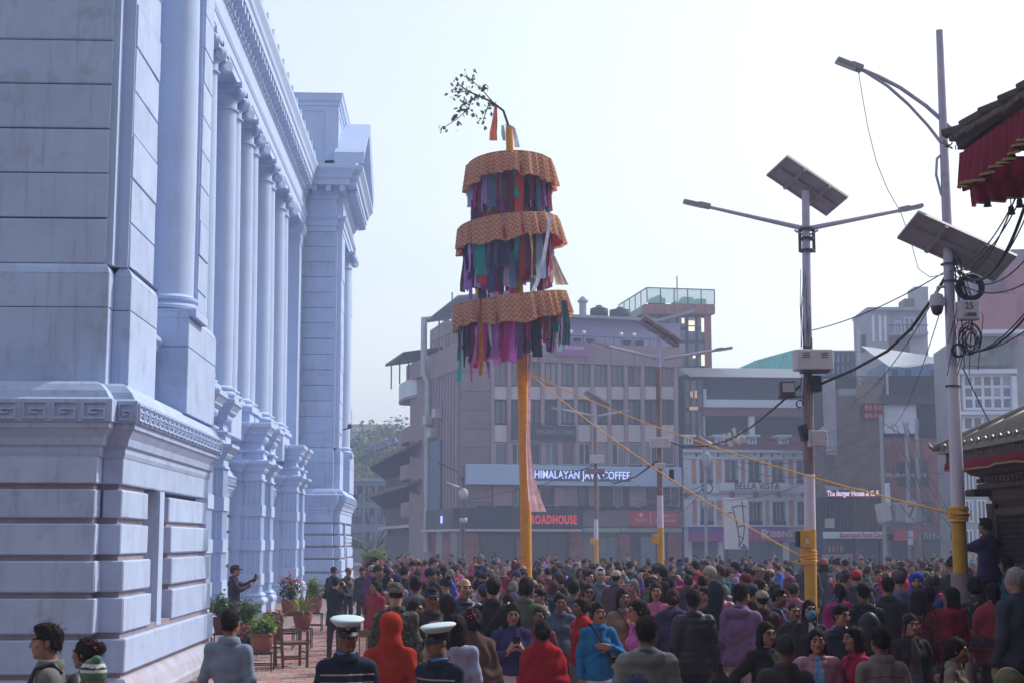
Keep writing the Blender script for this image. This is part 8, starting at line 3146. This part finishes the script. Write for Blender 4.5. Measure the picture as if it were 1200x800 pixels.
  b.cbox(.23, .30, -.06, .26, .72, 1.06, .02)
  b.tube([(.265, -.02, 1.05), (.22, -.02, 1.36), (.20, .05, 1.44), (.22, .12, 1.36), (.265, .2, 1.05)], .012, 6)
  out.append(('tote_bag', b.mesh("tote", M_CLO, True), 'bag'))
 return out
DEFCOL = dict(skin=(.30, .155, .095), hair=(.012, .009, .008), top=(.03, .03, .04), bottom=(.03, .03, .045), hat=(.02, .02, .03), collar=(.2, .3, .6), bag=(.02, .02, .025), tail=(.5, .5, .55))
def put_person(parts, loc, rz, s, cols, label, group=None):
 root = empty("person", loc, rz, label, "person", group)
 root.scale = (s, s, s)
 for nm, me, ck in parts:
  o = bpy.data.objects.new(nm, me)
  COL.objects.link(o)
  o.parent = root
  if ck:
   o.color = (*cols.get(ck, DEFCOL.get(ck, (.1, .1, .1))), 1)
 return root
# the crowd: people one can single out
NEAR = dict(hf=.0070, hb=.036, hc=.0155)
MID = dict(hf=.0095, hb=.038, hc=.022)
SK = [(.30, .155, .095), (.36, .19, .12), (.25, .125, .075), (.40, .22, .145), (.21, .10, .06)]
BLACKH, GREYH, BRNH = (.016, .009, .008), (.16, .155, .15), (.05, .018, .012)
KEYS = []       # (px, Y) of placed people, to keep the fillers off them
def key(px, py, Y, rz, spec, cols, label, z=0.033, hat=0.0, res=None):
 sp = dict(res or (NEAR if Y < 17 else MID))
 sp.update(spec)
 sp['seed'] = int(px) % 17
 p = at(px, py, Y)
 s = (p.z - z) / (1.728 + hat)
 s = min(1.13, max(.80, s))
 c = dict(skin=SK[int(px * 7) % len(SK)], hair=BLACKH)
 c.update(cols)
 KEYS.append((px, Y))
 return put_person(make_person(sp), (p.x, Y, z), R(rz), s, c, label)
key(58, 732, 10.3, -80, dict(hair='short', top='jacket', tache=True, bag='backpack', yaw=0, collar=True), dict(top=(.15, .155, .15), bag=(.035, .03, .04), collar=(.35, .42, .4)),
 "person with moustache in grey zip jacket and dark rucksack before the palace")
key(103, 748, 10.8, -105, dict(fem=True, hair='buntop', top='jacket', flower=M_FLP), dict(top=(.06, .07, .11), skin=(.33, .17, .11)),
 "person with high hair bun and pink flower, facing the palace")
key(110, 768, 9.3, -150, dict(fem=True, hat='beanie', hatstripe=True, top='puffer'), dict(hat=(.10, .20, .13), top=(.22, .33, .34)),
 "person in green and cream striped knitted hat beside the palace base", hat=.05)
key(270, 715, 13.3, 168, dict(hair='short', top='shirt', collar=True, hem=.70), dict(top=(.20, .26, .36), collar=(.24, .31, .42), bottom=(.05, .05, .07)),
 "person in plain light blue-grey shirt seen from the back near the flower pots")
key(275, 662, 33.0, 100, dict(hair='short', hat='baseball', pose='photo_one', phone='one', top='jacket'), dict(top=(.035, .02, .045), hat=(.05, .012, .02), bottom=(.02, .02, .03)),
 "person in maroon cap raising a phone between the fluted piers")
key(393, 676, 28.5, 172, dict(hair='short', pose='photo_up', phone='wide', top='jacket', hem=.74), dict(top=(.02, .019, .024), bottom=(.05, .035, .03)),
 "person in black jacket holding a phone up in both hands beside the palace pots")
key(407, 719, 11.2, 14, dict(hair='crop', hat='peaked', trim='police', collar=True, pitch=-0, top='jacket', yaw=-6), dict(top=(.016, .02, .05), collar=(.10, .22, .50), skin=(.22, .11, .065)),
 "person in white-topped uniform cap, facing out, two beige chest stripes", hat=.055)
key(514, 727, 11.2, -42, dict(hair='crop', hat='peaked', trim='police', collar=True, top='jacket', smile=True, yaw=-8), dict(top=(.016, .02, .045), collar=(.09, .24, .58), skin=(.27, .135, .08)),
 "person in white-topped uniform cap turned sideways, next to the orange hood", hat=.055)
key(458, 721, 12.8, 176, dict(hood='up', top='hoodie'), dict(top=(.40, .035, .018), bottom=(.04, .04, .06)),
 "person in bright orange-red jacket with the hood up, seen from behind")
key(464, 680, 16.6, 186, dict(hair='crop', hat='army', hatmat=M_CAMO, top='jacket', topmat=M_CAMO, botmat=M_CAMO, fat=1.08), dict(),
 "person in full camouflage uniform and cap behind the orange hood", hat=.03)
key(486, 703, 17.6, 60, dict(fem=True, hair='pony', top='hoodie', flower=M_FLP), dict(top=(.26, .15, .25), bottom=(.28, .02, .03)),
 "small person in mauve hoodie and red trousers beside the camouflage uniform")
key(506, 686, 17.0, 8, dict(hair='short', hat='baseball', top='jacket', trim='zip'), dict(top=(.045, .035, .035), hat=(.035, .04, .055)),
 "person in slate cap and black zip jacket facing the camera behind a white-topped cap", hat=.03)
key(535, 720, 13.2, 170, dict(fem=True, hair='long', top='kurta', hem=.6), dict(top=(.28, .32, .48), bottom=(.04, .04, .10)),
 "person with long black hair over a pale blue top, seen from behind")
key(554, 713, 13.8, 195, dict(fem=True, hair='bun', flower=M_FLR, top='shawl'), dict(top=(.10, .055, .045), bottom=(.25, .05, .08)),
 "person with red flowers in the bun and a brown shawl, seen from behind")
key(525, 697, 16.0, 175, dict(fem=True, hair='pony', top='jacket'), dict(top=(.30, .22, .18)),
 "person with black ponytail over a tan jacket, seen from behind")
key(544, 677, 18.2, 25, dict(hair='bald', top='puffer', pose='folded'), dict(top=(.028, .028, .055)),
 "balding person in dark navy padded jacket with folded arms, looking towards the temple")
key(578, 677, 17.4, 178, dict(hair='short', top='coat', bag='sling'), dict(top=(.018, .016, .019), bottom=(.12, .02, .025), bag=(.05, .03, .03)),
 "person in long black coat with a strap across the back near the ceremonial pole")
key(617, 676, 18.0, 150, dict(fem=True, hair='bun', top='jacket', bag='tote'), dict(top=(.10, .115, .075), bag=(.60, .58, .56)),
 "person in olive jacket with a white tote bag, standing by the ceremonial pole")
key(487, 675, 19.8, 182, dict(hair='short', top='hoodie'), dict(top=(.085, .09, .11)), "person in plain grey hooded jacket, back turned, behind the slate cap")
key(440, 680, 26.0, -50, dict(fem=True, hair='pony', top='jacket', smile=True), dict(top=(.28, .02, .035)), "smiling person in crimson jacket facing the palace near the raised phone")
key(391, 664, 38.5, 150, dict(hair='crop', hat='army', top='jacket'), dict(top=(.03, .035, .04), hat=(.015, .015, .02)), "person in plain black cap standing by the far palace corner")
key(408, 665, 39.5, 40, dict(hair='crop', hat='army', hatmat=M_CAMO, top='jacket', topmat=M_CAMO), dict(), "person in camouflage cap by the far palace corner")
key(425, 664, 37.5, -20, dict(hair='crop', hat='baseball', top='jacket'), dict(top=(.035, .04, .055), hat=(.012, .012, .016)), "person in black peaked cap and grey jacket near the street mouth")
key(600, 707, 16.0, 8, dict(fem=True, hair='long', pose='phone_both', phone='low', top='jacket', bottom='skirt', pitch=6, hood='down'), dict(top=(.038, .03, .13), bottom=(.55, .40, .44), skin=(.34, .18, .115)),
 "person in dark indigo jacket and pale pink skirt reading a phone")
key(636, 727, 14.2, 172, dict(fem=True, hair='bun', top='shawl', hem=.70, bottom='skirt'), dict(top=(.33, .012, .018), bottom=(.22, .04, .05)),
 "person wrapped in a plain scarlet shawl, seen from behind, hair in a bun with clip")
key(632, 711, 17.2, -12, dict(fem=True, hair='bun', top='kurta'), dict(top=(.16, .02, .035)), "person in maroon dress looking out past the scarlet shawl")
key(656, 695, 18.8, 6, dict(fem=True, hair='bun', top='jacket', pitch=4, trim='zip'), dict(top=(.075, .10, .155)), "person in slate-blue zip jacket looking down behind the red jacket")
key(681, 700, 17.6, -62, dict(fem=True, hair='bun', top='jacket', bottom='skirt'), dict(top=(.42, .016, .022), bottom=(.20, .18, .18)), "person in bright red jacket turned towards the palace, striped grey skirt")
key(701, 706, 16.2, 10, dict(fem=True, hair='bun', pose='chest', top='jacket', tail=.60, trim='zip', bag='sling', smile=True), dict(top=(.012, .16, .38), tail=(.55, .52, .60), bottom=(.02, .02, .03), skin=(.36, .20, .13)),
 "person in bright blue jacket over a white tunic with a hand on the chest")
key(748, 703, 15.6, -75, dict(fem=True, hair='bun', glasses=True, pose='carry', top='jacket'), dict(top=(.46, .10, .36), bottom=(.10, .10, .12)),
 "person with glasses in pink-magenta jacket, facing the palace")
key(757, 723, 11.4, 175, dict(hair='short', hood='down', top='puffer', fat=1.06, yaw=-18), dict(top=(.15, .165, .15), hair=(.028, .016, .010)),
 "person in sage-grey padded jacket with hood down, seen from behind")
key(747, 787, 8.9, 178, dict(hair='short', hat='baseball', top='jacket'), dict(top=(.03, .03, .06), hat=(.045, .035, .095)), "person in indigo cap, only the cap showing below the sage-grey jacket", hat=.03)
key(730, 690, 19.0, 15, dict(fem=True, hair='long', top='jacket', bag='sling', trim='open', innermat=mat("rust_inner", (.30, .10, .07), .85, .1, 5)), dict(top=(.26, .17, .14), bag=(.06, .03, .02)), "person in tan jacket over rust top with bag strap behind the blue jacket")
key(690, 684, 21.0, 0, dict(fem=True, hair='bob', glasses='sun', top='jacket'), dict(top=(.20, .10, .06)), "person in dark glasses and brown jacket facing the camera behind the red jacket")
key(769, 683, 20.5, -10, dict(fem=True, hair='long', top='kurta'), dict(top=(.50, .12, .26)), "person in floral pink dress facing the camera behind the pink-magenta jacket")
key(788, 690, 18.6, 176, dict(fem=True, hair='bun', top='hoodie', hood='down'), dict(top=(.06, .045, .11), hair=BRNH), "person with brown hair in dark violet hooded coat, back turned")
key(812, 691, 16.6, 184, dict(hair='short', top='puffer', fat=1.12, yaw=-14), dict(top=(.014, .014, .018), bottom=(.015, .015, .02)),
 "broad person in glossy black quilted jacket, seen from behind")
key(868, 684, 16.9, 142, dict(hair='short', top='hoodie', fat=1.14, beard=True), dict(top=(.21, .13, .27), bottom=(.34, .30, .32)),
 "broad bearded person in lilac hooded sweatshirt turned from the camera")
key(838, 683, 17.9, 180, dict(hood='up', top='jacket'), dict(top=(.028, .028, .04)), "person in dark hooded jacket between the black quilted jacket and lilac sweatshirt")
key(897, 729, 13.6, 22, dict(fem=True, hair='bob', glasses=True, pose='akimbo', top='coat', smile=True, collar=True), dict(top=(.022, .018, .02), collar=(.5, .48, .58), skin=(.33, .175, .11)),
 "smiling person in glasses and black coat, hand on hip")
key(920, 743, 11.4, 172, dict(hair='crop', top='jacket', fat=1.06, yaw=-20), dict(top=(.055, .04, .045), hair=(.05, .045, .045), skin=(.20, .10, .065)),
 "person with cropped greying hair in dark brown jacket, seen from behind")
key(957, 737, 13.0, -8, dict(fem=True, hair='long', top='puffer', smile=True, trim='open', innermat=mat("sky_blue_inner", (.16, .30, .55), .85, .15, 6)), dict(top=(.30, .13, .17), skin=(.37, .19, .12)),
 "smiling person in dusty pink quilted jacket over a sky-blue top")
key(948, 703, 17.2, 4, dict(fem=True, hair='long', mask=True, top='jacket', trim='open', innermat=mat("white_knit_inner", (.42, .42, .46), .9, .1, 20)), dict(top=(.03, .026, .03), skin=(.33, .17, .11)),
 "person in blue face mask, dark jacket over a white knit top")
key(930, 706, 17.6, 10, dict(hair='crop', top='jacket', collar=True), dict(top=(.045, .035, .035), hair=(.03, .027, .026), collar=(.10, .14, .32)), "person in dark brown jacket with blue collar next to the blue face mask")
key(985, 709, 15.6, 28, dict(hair='short', top='puffer'), dict(top=(.02, .022, .04), skin=(.36, .19, .12)), "person with short hair in black and navy padded jacket looking towards the temple")
key(1001, 734, 13.0, -72, dict(fem=True, hair='bob', top='jacket'), dict(top=(.34, .014, .05), skin=(.34, .18, .115)), "person in raspberry-red jacket facing the palace, hair tucked behind the ear")
key(1032, 735, 11.9, 180, dict(hair='short', top='shirt', collar=True, trim='yoke', fat=1.05), dict(top=(.20, .17, .16), collar=(.20, .17, .16), skin=(.24, .12, .075)),
 "person in taupe jacket with seams across the back, seen from behind")
key(1067, 720, 15.2, 6, dict(fem=True, hair='bun', top='coat', pose='carry', trim='open', innermat=mat("dark_printed_inner", (.09, .065, .075), .85, .4, 30)), dict(top=(.028, .022, .024), skin=(.38, .21, .14)),
 "person in dark cardigan over a patterned tunic, facing the camera")
key(1118, 747, 12.6, 68, dict(fem=True, hair='braid', top='shirt', pitch=6), dict(top=(.24, .20, .16), skin=(.26, .13, .085)), "person in beige top with braided hair, facing the temple")
key(1163, 683, 18.0, 168, dict(fem=True, hair='braid', top='shawl', topmat=M_BAND, hem=.74, bottom='skirt'), dict(bottom=(.05, .035, .03)), "person in red shawl with woven violet bands, seen from behind")
key(1190, 662, 15.2, 200, dict(hair='crop', top='jacket', fat=1.05), dict(top=(.05, .055, .08), hair=(.32, .31, .30), skin=(.34, .19, .13)), "white-haired person in dark slate jacket near the carved shrine")
key(1142, 676, 18.4, 165, dict(fem=True, hair='bun', top='kurta', hem=.86), dict(top=(.025, .022, .027), bottom=(.45, .40, .40)), "person in black top and cream trousers, seen from behind near the shrine")
key(1155, 607, 21.0, -150, dict(hair='short', top='jacket', pose='photo_one', phone='one'), dict(top=(.050, .028, .10), bottom=(.02, .02, .03), skin=(.24, .12, .08)), "person in violet jacket raising a camera on the shrine plinth", z=.90)
key(1180, 652, 20.6, -120, dict(fem=True, hair='bob', top='jacket'), dict(top=(.02, .09, .16)), "person in teal-blue top on the shrine steps", z=.45)
key(1115, 688, 17.8, -140, dict(fem=True, hair='long', top='hoodie'), dict(top=(.28, .012, .02)), "person in deep red hooded jacket with dark hair by the numbered lamp post")
key(1074, 672, 22.0, -20, dict(hood='up', top='hoodie', beard=True), dict(top=(.018, .05, .36)), "person with royal blue hood up near the numbered lamp post")
key(1012, 683, 18.0, 180, dict(hair='short', top='jacket', bag='backpack'), dict(top=(.025, .025, .035), bag=(.014, .014, .016)), "person with black rucksack on a charcoal jacket, seen from behind")
key(1040, 676, 19.2, 168, dict(hair='short', top='jacket'), dict(top=(.035, .03, .028)), "person in dark olive-brown jacket beside the black rucksack, back turned")
key(1053, 670, 20.6, 195, dict(hair='crop', top='jacket', hat='topi'), dict(top=(.15, .16, .26), hat=(.10, .07, .08)), "person in lavender-grey jacket and close brown cap by the blue hood")
key(1088, 687, 19.0, 150, dict(fem=True, hair='pony', top='jacket'), dict(top=(.20, .012, .02)), "person with long ponytail on a dark crimson jacket near the numbered lamp post")
key(1075, 690, 17.6, 190, dict(fem=True, hair='long', top='kurta'), dict(top=(.15, .014, .02)), "person with loose hair over a wine-red dress behind the dark cardigan")
key(985, 683, 20.0, 160, dict(fem=True, hair='pony', top='hoodie', hood='down'), dict(top=(.36, .02, .16)), "person in hot pink hooded jacket, back turned, by the black rucksack")
key(1003, 668, 23.0, 170, dict(hair='crop', hat='baseball', top='jacket'), dict(top=(.05, .05, .06), hat=(.42, .02, .035)), "person in bright red cap with pale badge, seen from behind")
key(893, 692, 19.0, 185, dict(hair='short', hat='baseball', top='jacket'), dict(top=(.07, .02, .025), hat=(.30, .26, .20)), "person in beige cap and maroon jacket by the lilac sweatshirt")
key(912, 690, 19.4, 60, dict(hair='short', top='jacket', bag='backpack'), dict(top=(.12, .02, .03), bag=(.02, .14, .40)), "person in maroon jacket with bright blue rucksack near the blue face mask")
key(703, 666, 27.0, 10, dict(hair='short', hat='topi', top='jacket'), dict(top=(.14, .15, .20), hat=(.45, .43, .44)), "person in pale patterned cap standing right of the ceremonial pole and facing the camera")
key(722, 668, 26.5, 160, dict(hair='short', hat='baseball', top='jacket'), dict(top=(.08, .05, .06), hat=(.40, .36, .30)), "person in cream cap walking away beyond the pink dress")
key(797, 655, 33.0, 5, dict(hair='short', hat='baseball', mask=True, top='jacket'), dict(top=(.10, .10, .13), hat=(.03, .05, .20)), "person in blue cap and mask standing tall in the far crowd")
key(945, 652, 30.0, -40, dict(hair='short', top='jacket'), dict(top=(.05, .045, .05)), "person with swept dark hair right beside the rope-tied lamp post foot")
key(965, 655, 31.0, 170, dict(fem=True, hair='bob', hat='topi', top='jacket'), dict(top=(.06, .06, .09), hat=(.35, .10, .08)), "person in coral bucket-shaped hat near the rope-tied lamp post")
key(1115, 655, 26.0, 170, dict(hair='short', hat='beanie', top='jacket'), dict(top=(.03, .03, .035), hat=(.012, .012, .015)), "person in black knitted hat near the yellow pole foot by the shrine")
key(1182, 782, 8.8, 200, dict(hair='short', hood='up', top='puffer'), dict(top=(.10, .085, .035)), "person in shiny olive padded jacket, hood up, below the banded red shawl", hat=.03)
# the rest of the crowd, each its own figure
PROTO = [
 ("short-haired", "jacket", dict(hair='short', top='jacket')),
 ("arm-folding", "sweatshirt", dict(hair='short', top='hoodie', pose='folded')),
 ("crop-haired", "shirt", dict(hair='crop', top='shirt', collar=True, pose='front')),
 ("short-haired", "padded jacket", dict(hair='short', top='puffer')),
 ("peak-capped", "jacket", dict(hair='short', hat='baseball', top='jacket')),
 ("phone-raising", "jacket", dict(hair='short', top='jacket', pose='photo_up', phone='wide')),
 ("long-haired", "jacket", dict(fem=True, hair='long', top='jacket')),
 ("bun-haired", "shawl", dict(fem=True, hair='bun', top='shawl')),
 ("ponytailed", "tunic", dict(fem=True, hair='pony', top='kurta')),
 ("bun-haired", "jacket", dict(fem=True, hair='bun', top='jacket', pose='front')),
 ("bob-haired", "tunic", dict(fem=True, hair='bob', top='kurta', pose='carry')),
 ("knit-hatted", "jacket", dict(hair='short', hat='beanie', top='jacket')),
 ("hood-wearing", "hoodie", dict(hood='up', top='hoodie')),
 ("rucksack-carrying", "jacket", dict(hair='short', top='jacket', bag='backpack')),
 ("cloth-capped", "jacket", dict(hair='crop', hat='topi', top='jacket')),
 ("braided", "shawl", dict(fem=True, hair='braid', top='shawl')),
 ("balding", "coat", dict(hair='bald', top='coat')),
 ("long-haired", "padded jacket", dict(fem=True, hair='long', top='puffer', pose='folded')),
]
FARR = dict(hf=.0115, hb=.040, hc=.027, hh=.013)
PM = []
for i, (d, g_, sp) in enumerate(PROTO):
 q = dict(FARR)
 q.update(sp)
 q['seed'] = i
 q['yaw'] = (-18, 12, 0, 22, -8)[i % 5]
 PM.append(make_person(q))
PAL = [("black", (.015, .012, .017), 8), ("charcoal", (.032, .028, .036), 4), ("navy", (.016, .02, .06), 5), ("maroon", (.16, .014, .026), 7), ("crimson", (.34, .014, .026), 6),
 ("dark brown", (.06, .03, .022), 4), ("grey", (.12, .12, .14), 2), ("purple", (.11, .035, .17), 4), ("magenta", (.38, .03, .18), 4), ("olive", (.08, .08, .035), 2),
 ("teal", (.015, .13, .15), 2), ("royal blue", (.02, .07, .34), 3), ("tan", (.27, .18, .12), 2), ("pale grey", (.36, .36, .42), 2), ("dusty pink", (.40, .16, .22), 3),
 ("wine red", (.22, .012, .04), 5), ("dark green", (.02, .08, .04), 1), ("lilac", (.27, .18, .38), 2)]
PALW = [w for *_, w in PAL]
MARKS = [("the ceremonial pole", at(617, 690, 33), 4.5), ("the rope-tied lamp post", at(949, 690, 25), 3.5), ("the numbered lamp post", at(1127, 690, 20), 4.0),
  ("the tea-house lamp post", at(775, 690, 41), 4.5), ("the palace corner", Vector((-4, 38, 0)), 5.0), ("the slim far lamp post", at(699, 690, 60), 8)]
def where(p):
 best = None
 for nm, q, r in MARKS:
  d = (Vector((p.x, p.y)) - Vector((q.x, q.y))).length
  if d < r and (best is None or d < best[0]):
   best = (d, nm, p.y < q.y)
 if best:
  return ("before " if best[2] else "behind ") + best[1]
 if p.y < 24:
  return "in the thick of the crowd"
 if p.y < 34:
  return "in the middle of the square"
 return "far back towards the shops"
rs = random.Random(2024)
spots = []
keypts = [(px, Y) for px, Y in KEYS]
def left_bound(Y):
 return 560 if Y < 20 else (500 if Y < 22.5 else (446 if Y < 30 else (432 if Y < 40 else 424)))
tries = 0
LIMIT = 300 - len(KEYS) - 6
cand = []
Y = 19.3
while Y < 58:
 wpx = 1750 / Y
 px = left_bound(Y) + rs.uniform(0, 20)
 step = .62 + .012 * (Y - 19)
 while px < 1205:
  cand.append((px + rs.uniform(-.2, .2) * wpx * .6, Y + rs.uniform(-.32, .32)))
  px += wpx * step * rs.uniform(.85, 1.2)
 Y += .95 + .035 * (Y - 19)
for (px, Y) in cand:
 p = at(px, 690, Y)
 if p.x > 6.6 and Y < 23:
  continue
 if Y < 34 and abs(px - 616) < 9 and Y > 31.5:
  continue
 bad = False
 for (kx, kY) in keypts:
  if abs(kY - Y) < .55 and abs(px - kx) < 1750 / Y * .42:
   bad = True
  if Y < kY and abs(px - kx) < 1750 / kY * .20 and kY < Y + 12:
   bad = True
 for q in (at(949, 690, 25), at(775, 690, 41), at(1127, 690, 20), at(699, 690, 60), at(617, 690, 33)):
  if (Vector((p.x - q.x, Y - q.y))).length < .38:
   bad = True
 if bad or rs.random() < .07:
  continue
 spots.append((px, Y))
indiv = spots[:LIMIT]
rest_spots = spots[LIMIT:]
GRP = "people standing in the festival crowd"
last = None
for (px, Y) in indiv:
 p = at(px, 690, Y)
 while True:
  i = rs.choices(range(len(PROTO)), [9, 5, 5, 6, 6, 5, 8, 4, 7, 8, 5, 3, 2, 3, 3, 4, 3, 5])[0]
  if i != last:
   break
 last = i
 d, g_, sp = PROTO[i]
 cn, cc, _ = rs.choices(PAL, PALW)[0]
 h = rs.gauss(1.55, .06) if sp.get('fem') else rs.gauss(1.67, .07)
 if rs.random() < .06:
  h *= .86
 f = rs.random()
 if f < .46:
  rz = 180 + rs.uniform(-50, 50)
  fc = "facing the shops"
 elif f < .66:
  rz = -90 + rs.uniform(-35, 35)
  fc = "facing the palace"
 elif f < .84:
  rz = 90 + rs.uniform(-35, 35)
  fc = "facing the temples"
 else:
  rz = rs.uniform(-40, 40)
  fc = "turned from the shops"
 bc = rs.choice([(.02, .02, .03), (.03, .03, .05), (.05, .04, .04), (.03, .04, .08), (.10, .03, .04)])
 hatc = rs.choice([(.02, .02, .025), (.03, .04, .10), (.12, .02, .03), (.30, .27, .22), (.06, .05, .05), (.02, .02, .03)])
 cols = dict(top=tuple(c * rs.uniform(.8, 1.2) for c in cc), skin=rs.choice(SK), hair=rs.choice([BLACKH] * 7 + [BRNH, BRNH, GREYH]), bottom=bc, hat=hatc, bag=rs.choice([(.02, .02, .025), (.10, .02, .03), (.03, .05, .12)]),
    collar=(.4, .4, .45))
 put_person(PM[i], (p.x, Y, .033), R(rz), h / 1.728, cols, "%s person in %s %s %s %s" % (d, cn, g_, fc, where(p)), GRP)
FP = []
for sp in (dict(hair='short', top='jacket'), dict(fem=True, hair='bun', top='jacket'), dict(hair='crop', top='jacket'), dict(fem=True, hair='pony', top='kurta')):
 q = dict(hf=.025, hb=.07, hc=.06, nohand=True)
 q.update(sp)
 pp = [(nm, me, ck) for nm, me, ck in make_person(q) if ck in ('skin', 'hair', 'top', 'hat', 'bottom') and nm != 'collar']
 FP.append(pp)
fv, fq, fc_ = [], [], []
off = 0
rs = random.Random(77)
far = list(rest_spots)
Y = 45.0
while Y < 92:
 wpx = 1750 / Y
 px = 428 + rs.uniform(0, 30)
 while px < 1190:
  if rs.random() < (.45 if Y < 58 else .06):
   far.append((px, Y + rs.uniform(-.5, .5)))
  px += wpx * rs.uniform(.7, 1.5)
 Y += 1.7
for (px, Y) in far:
 p = at(px, 690, Y)
 if abs(px - 435) < 14 and Y < 62:
  continue
 k = rs.randrange(4)
 s = (rs.uniform(1.47, 1.62) if k in (1, 3) else rs.uniform(1.58, 1.76)) / 1.728
 a = rs.uniform(0, 6.28)
 ca, sa = math.cos(a) * s, math.sin(a) * s
 cn, cc, _ = rs.choices(PAL, PALW)[0]
 for nm, me, ck in FP[k]:
  n, m = len(me.vertices), len(me.polygons)
  co = np.empty(n * 3, np.float32)
  me.vertices.foreach_get("co", co)
  co = co.reshape(-1, 3)
  vi = np.empty(m * 4, np.int32)
  me.loops.foreach_get("vertex_index", vi)
  fv.append(np.stack([co[:, 0] * ca - co[:, 1] * sa + p.x, co[:, 0] * sa + co[:, 1] * ca + Y, co[:, 2] * s + .004], 1))
  fq.append(vi.reshape(-1, 4) + off)
  c = {'skin': SK[0], 'hair': BLACKH, 'top': cc, 'hat': (.03, .03, .05), 'bottom': (.03, .03, .045)}[ck]
  fc_.append(np.tile(np.array([[*c, 1]], np.float32), (n, 1)))
  off += n
mc = bpy.data.materials.new("far_crowd_clothes")
mc.use_nodes = True
at_n = mc.node_tree.nodes.new("ShaderNodeAttribute")
at_n.attribute_name = "tint"
mc.node_tree.links.new(at_n.outputs[0], mc.node_tree.nodes["Principled BSDF"].inputs["Base Color"])
mc.node_tree.nodes["Principled BSDF"].inputs["Roughness"].default_value = .85
me = mesh_from("crowd", np.concatenate(fv), np.concatenate(fq), mc)
ca_ = me.attributes.new("tint", 'FLOAT_COLOR', 'POINT')
ca_.data.foreach_set("color", np.concatenate(fc_).ravel())
props(link("crowd", me), "dense far crowd of festival-goers filling the square towards the shops", "crowd", kind="stuff")
print("PEOPLE", len(KEYS), len(indiv), len(far), "far quads", len(me.polygons))
# haze
hz = MB()
hz.box(-450, 450, -60, 900, -1.0, 46)
m = bpy.data.materials.new("haze_air")
m.use_nodes = True
nt = m.node_tree
nt.nodes.clear()
out = nt.nodes.new("ShaderNodeOutputMaterial")
pv = nt.nodes.new("ShaderNodeVolumePrincipled")
pv.inputs["Color"].default_value = (0.58, 0.70, 1.0, 1)
pv.inputs["Density"].default_value = HAZE
pv.inputs["Anisotropy"].default_value = 0.35
nt.links.new(pv.outputs[0], out.inputs["Volume"])
props(hz.build("haze", m), "pale blue morning haze filling the whole square", "haze", kind="stuff")
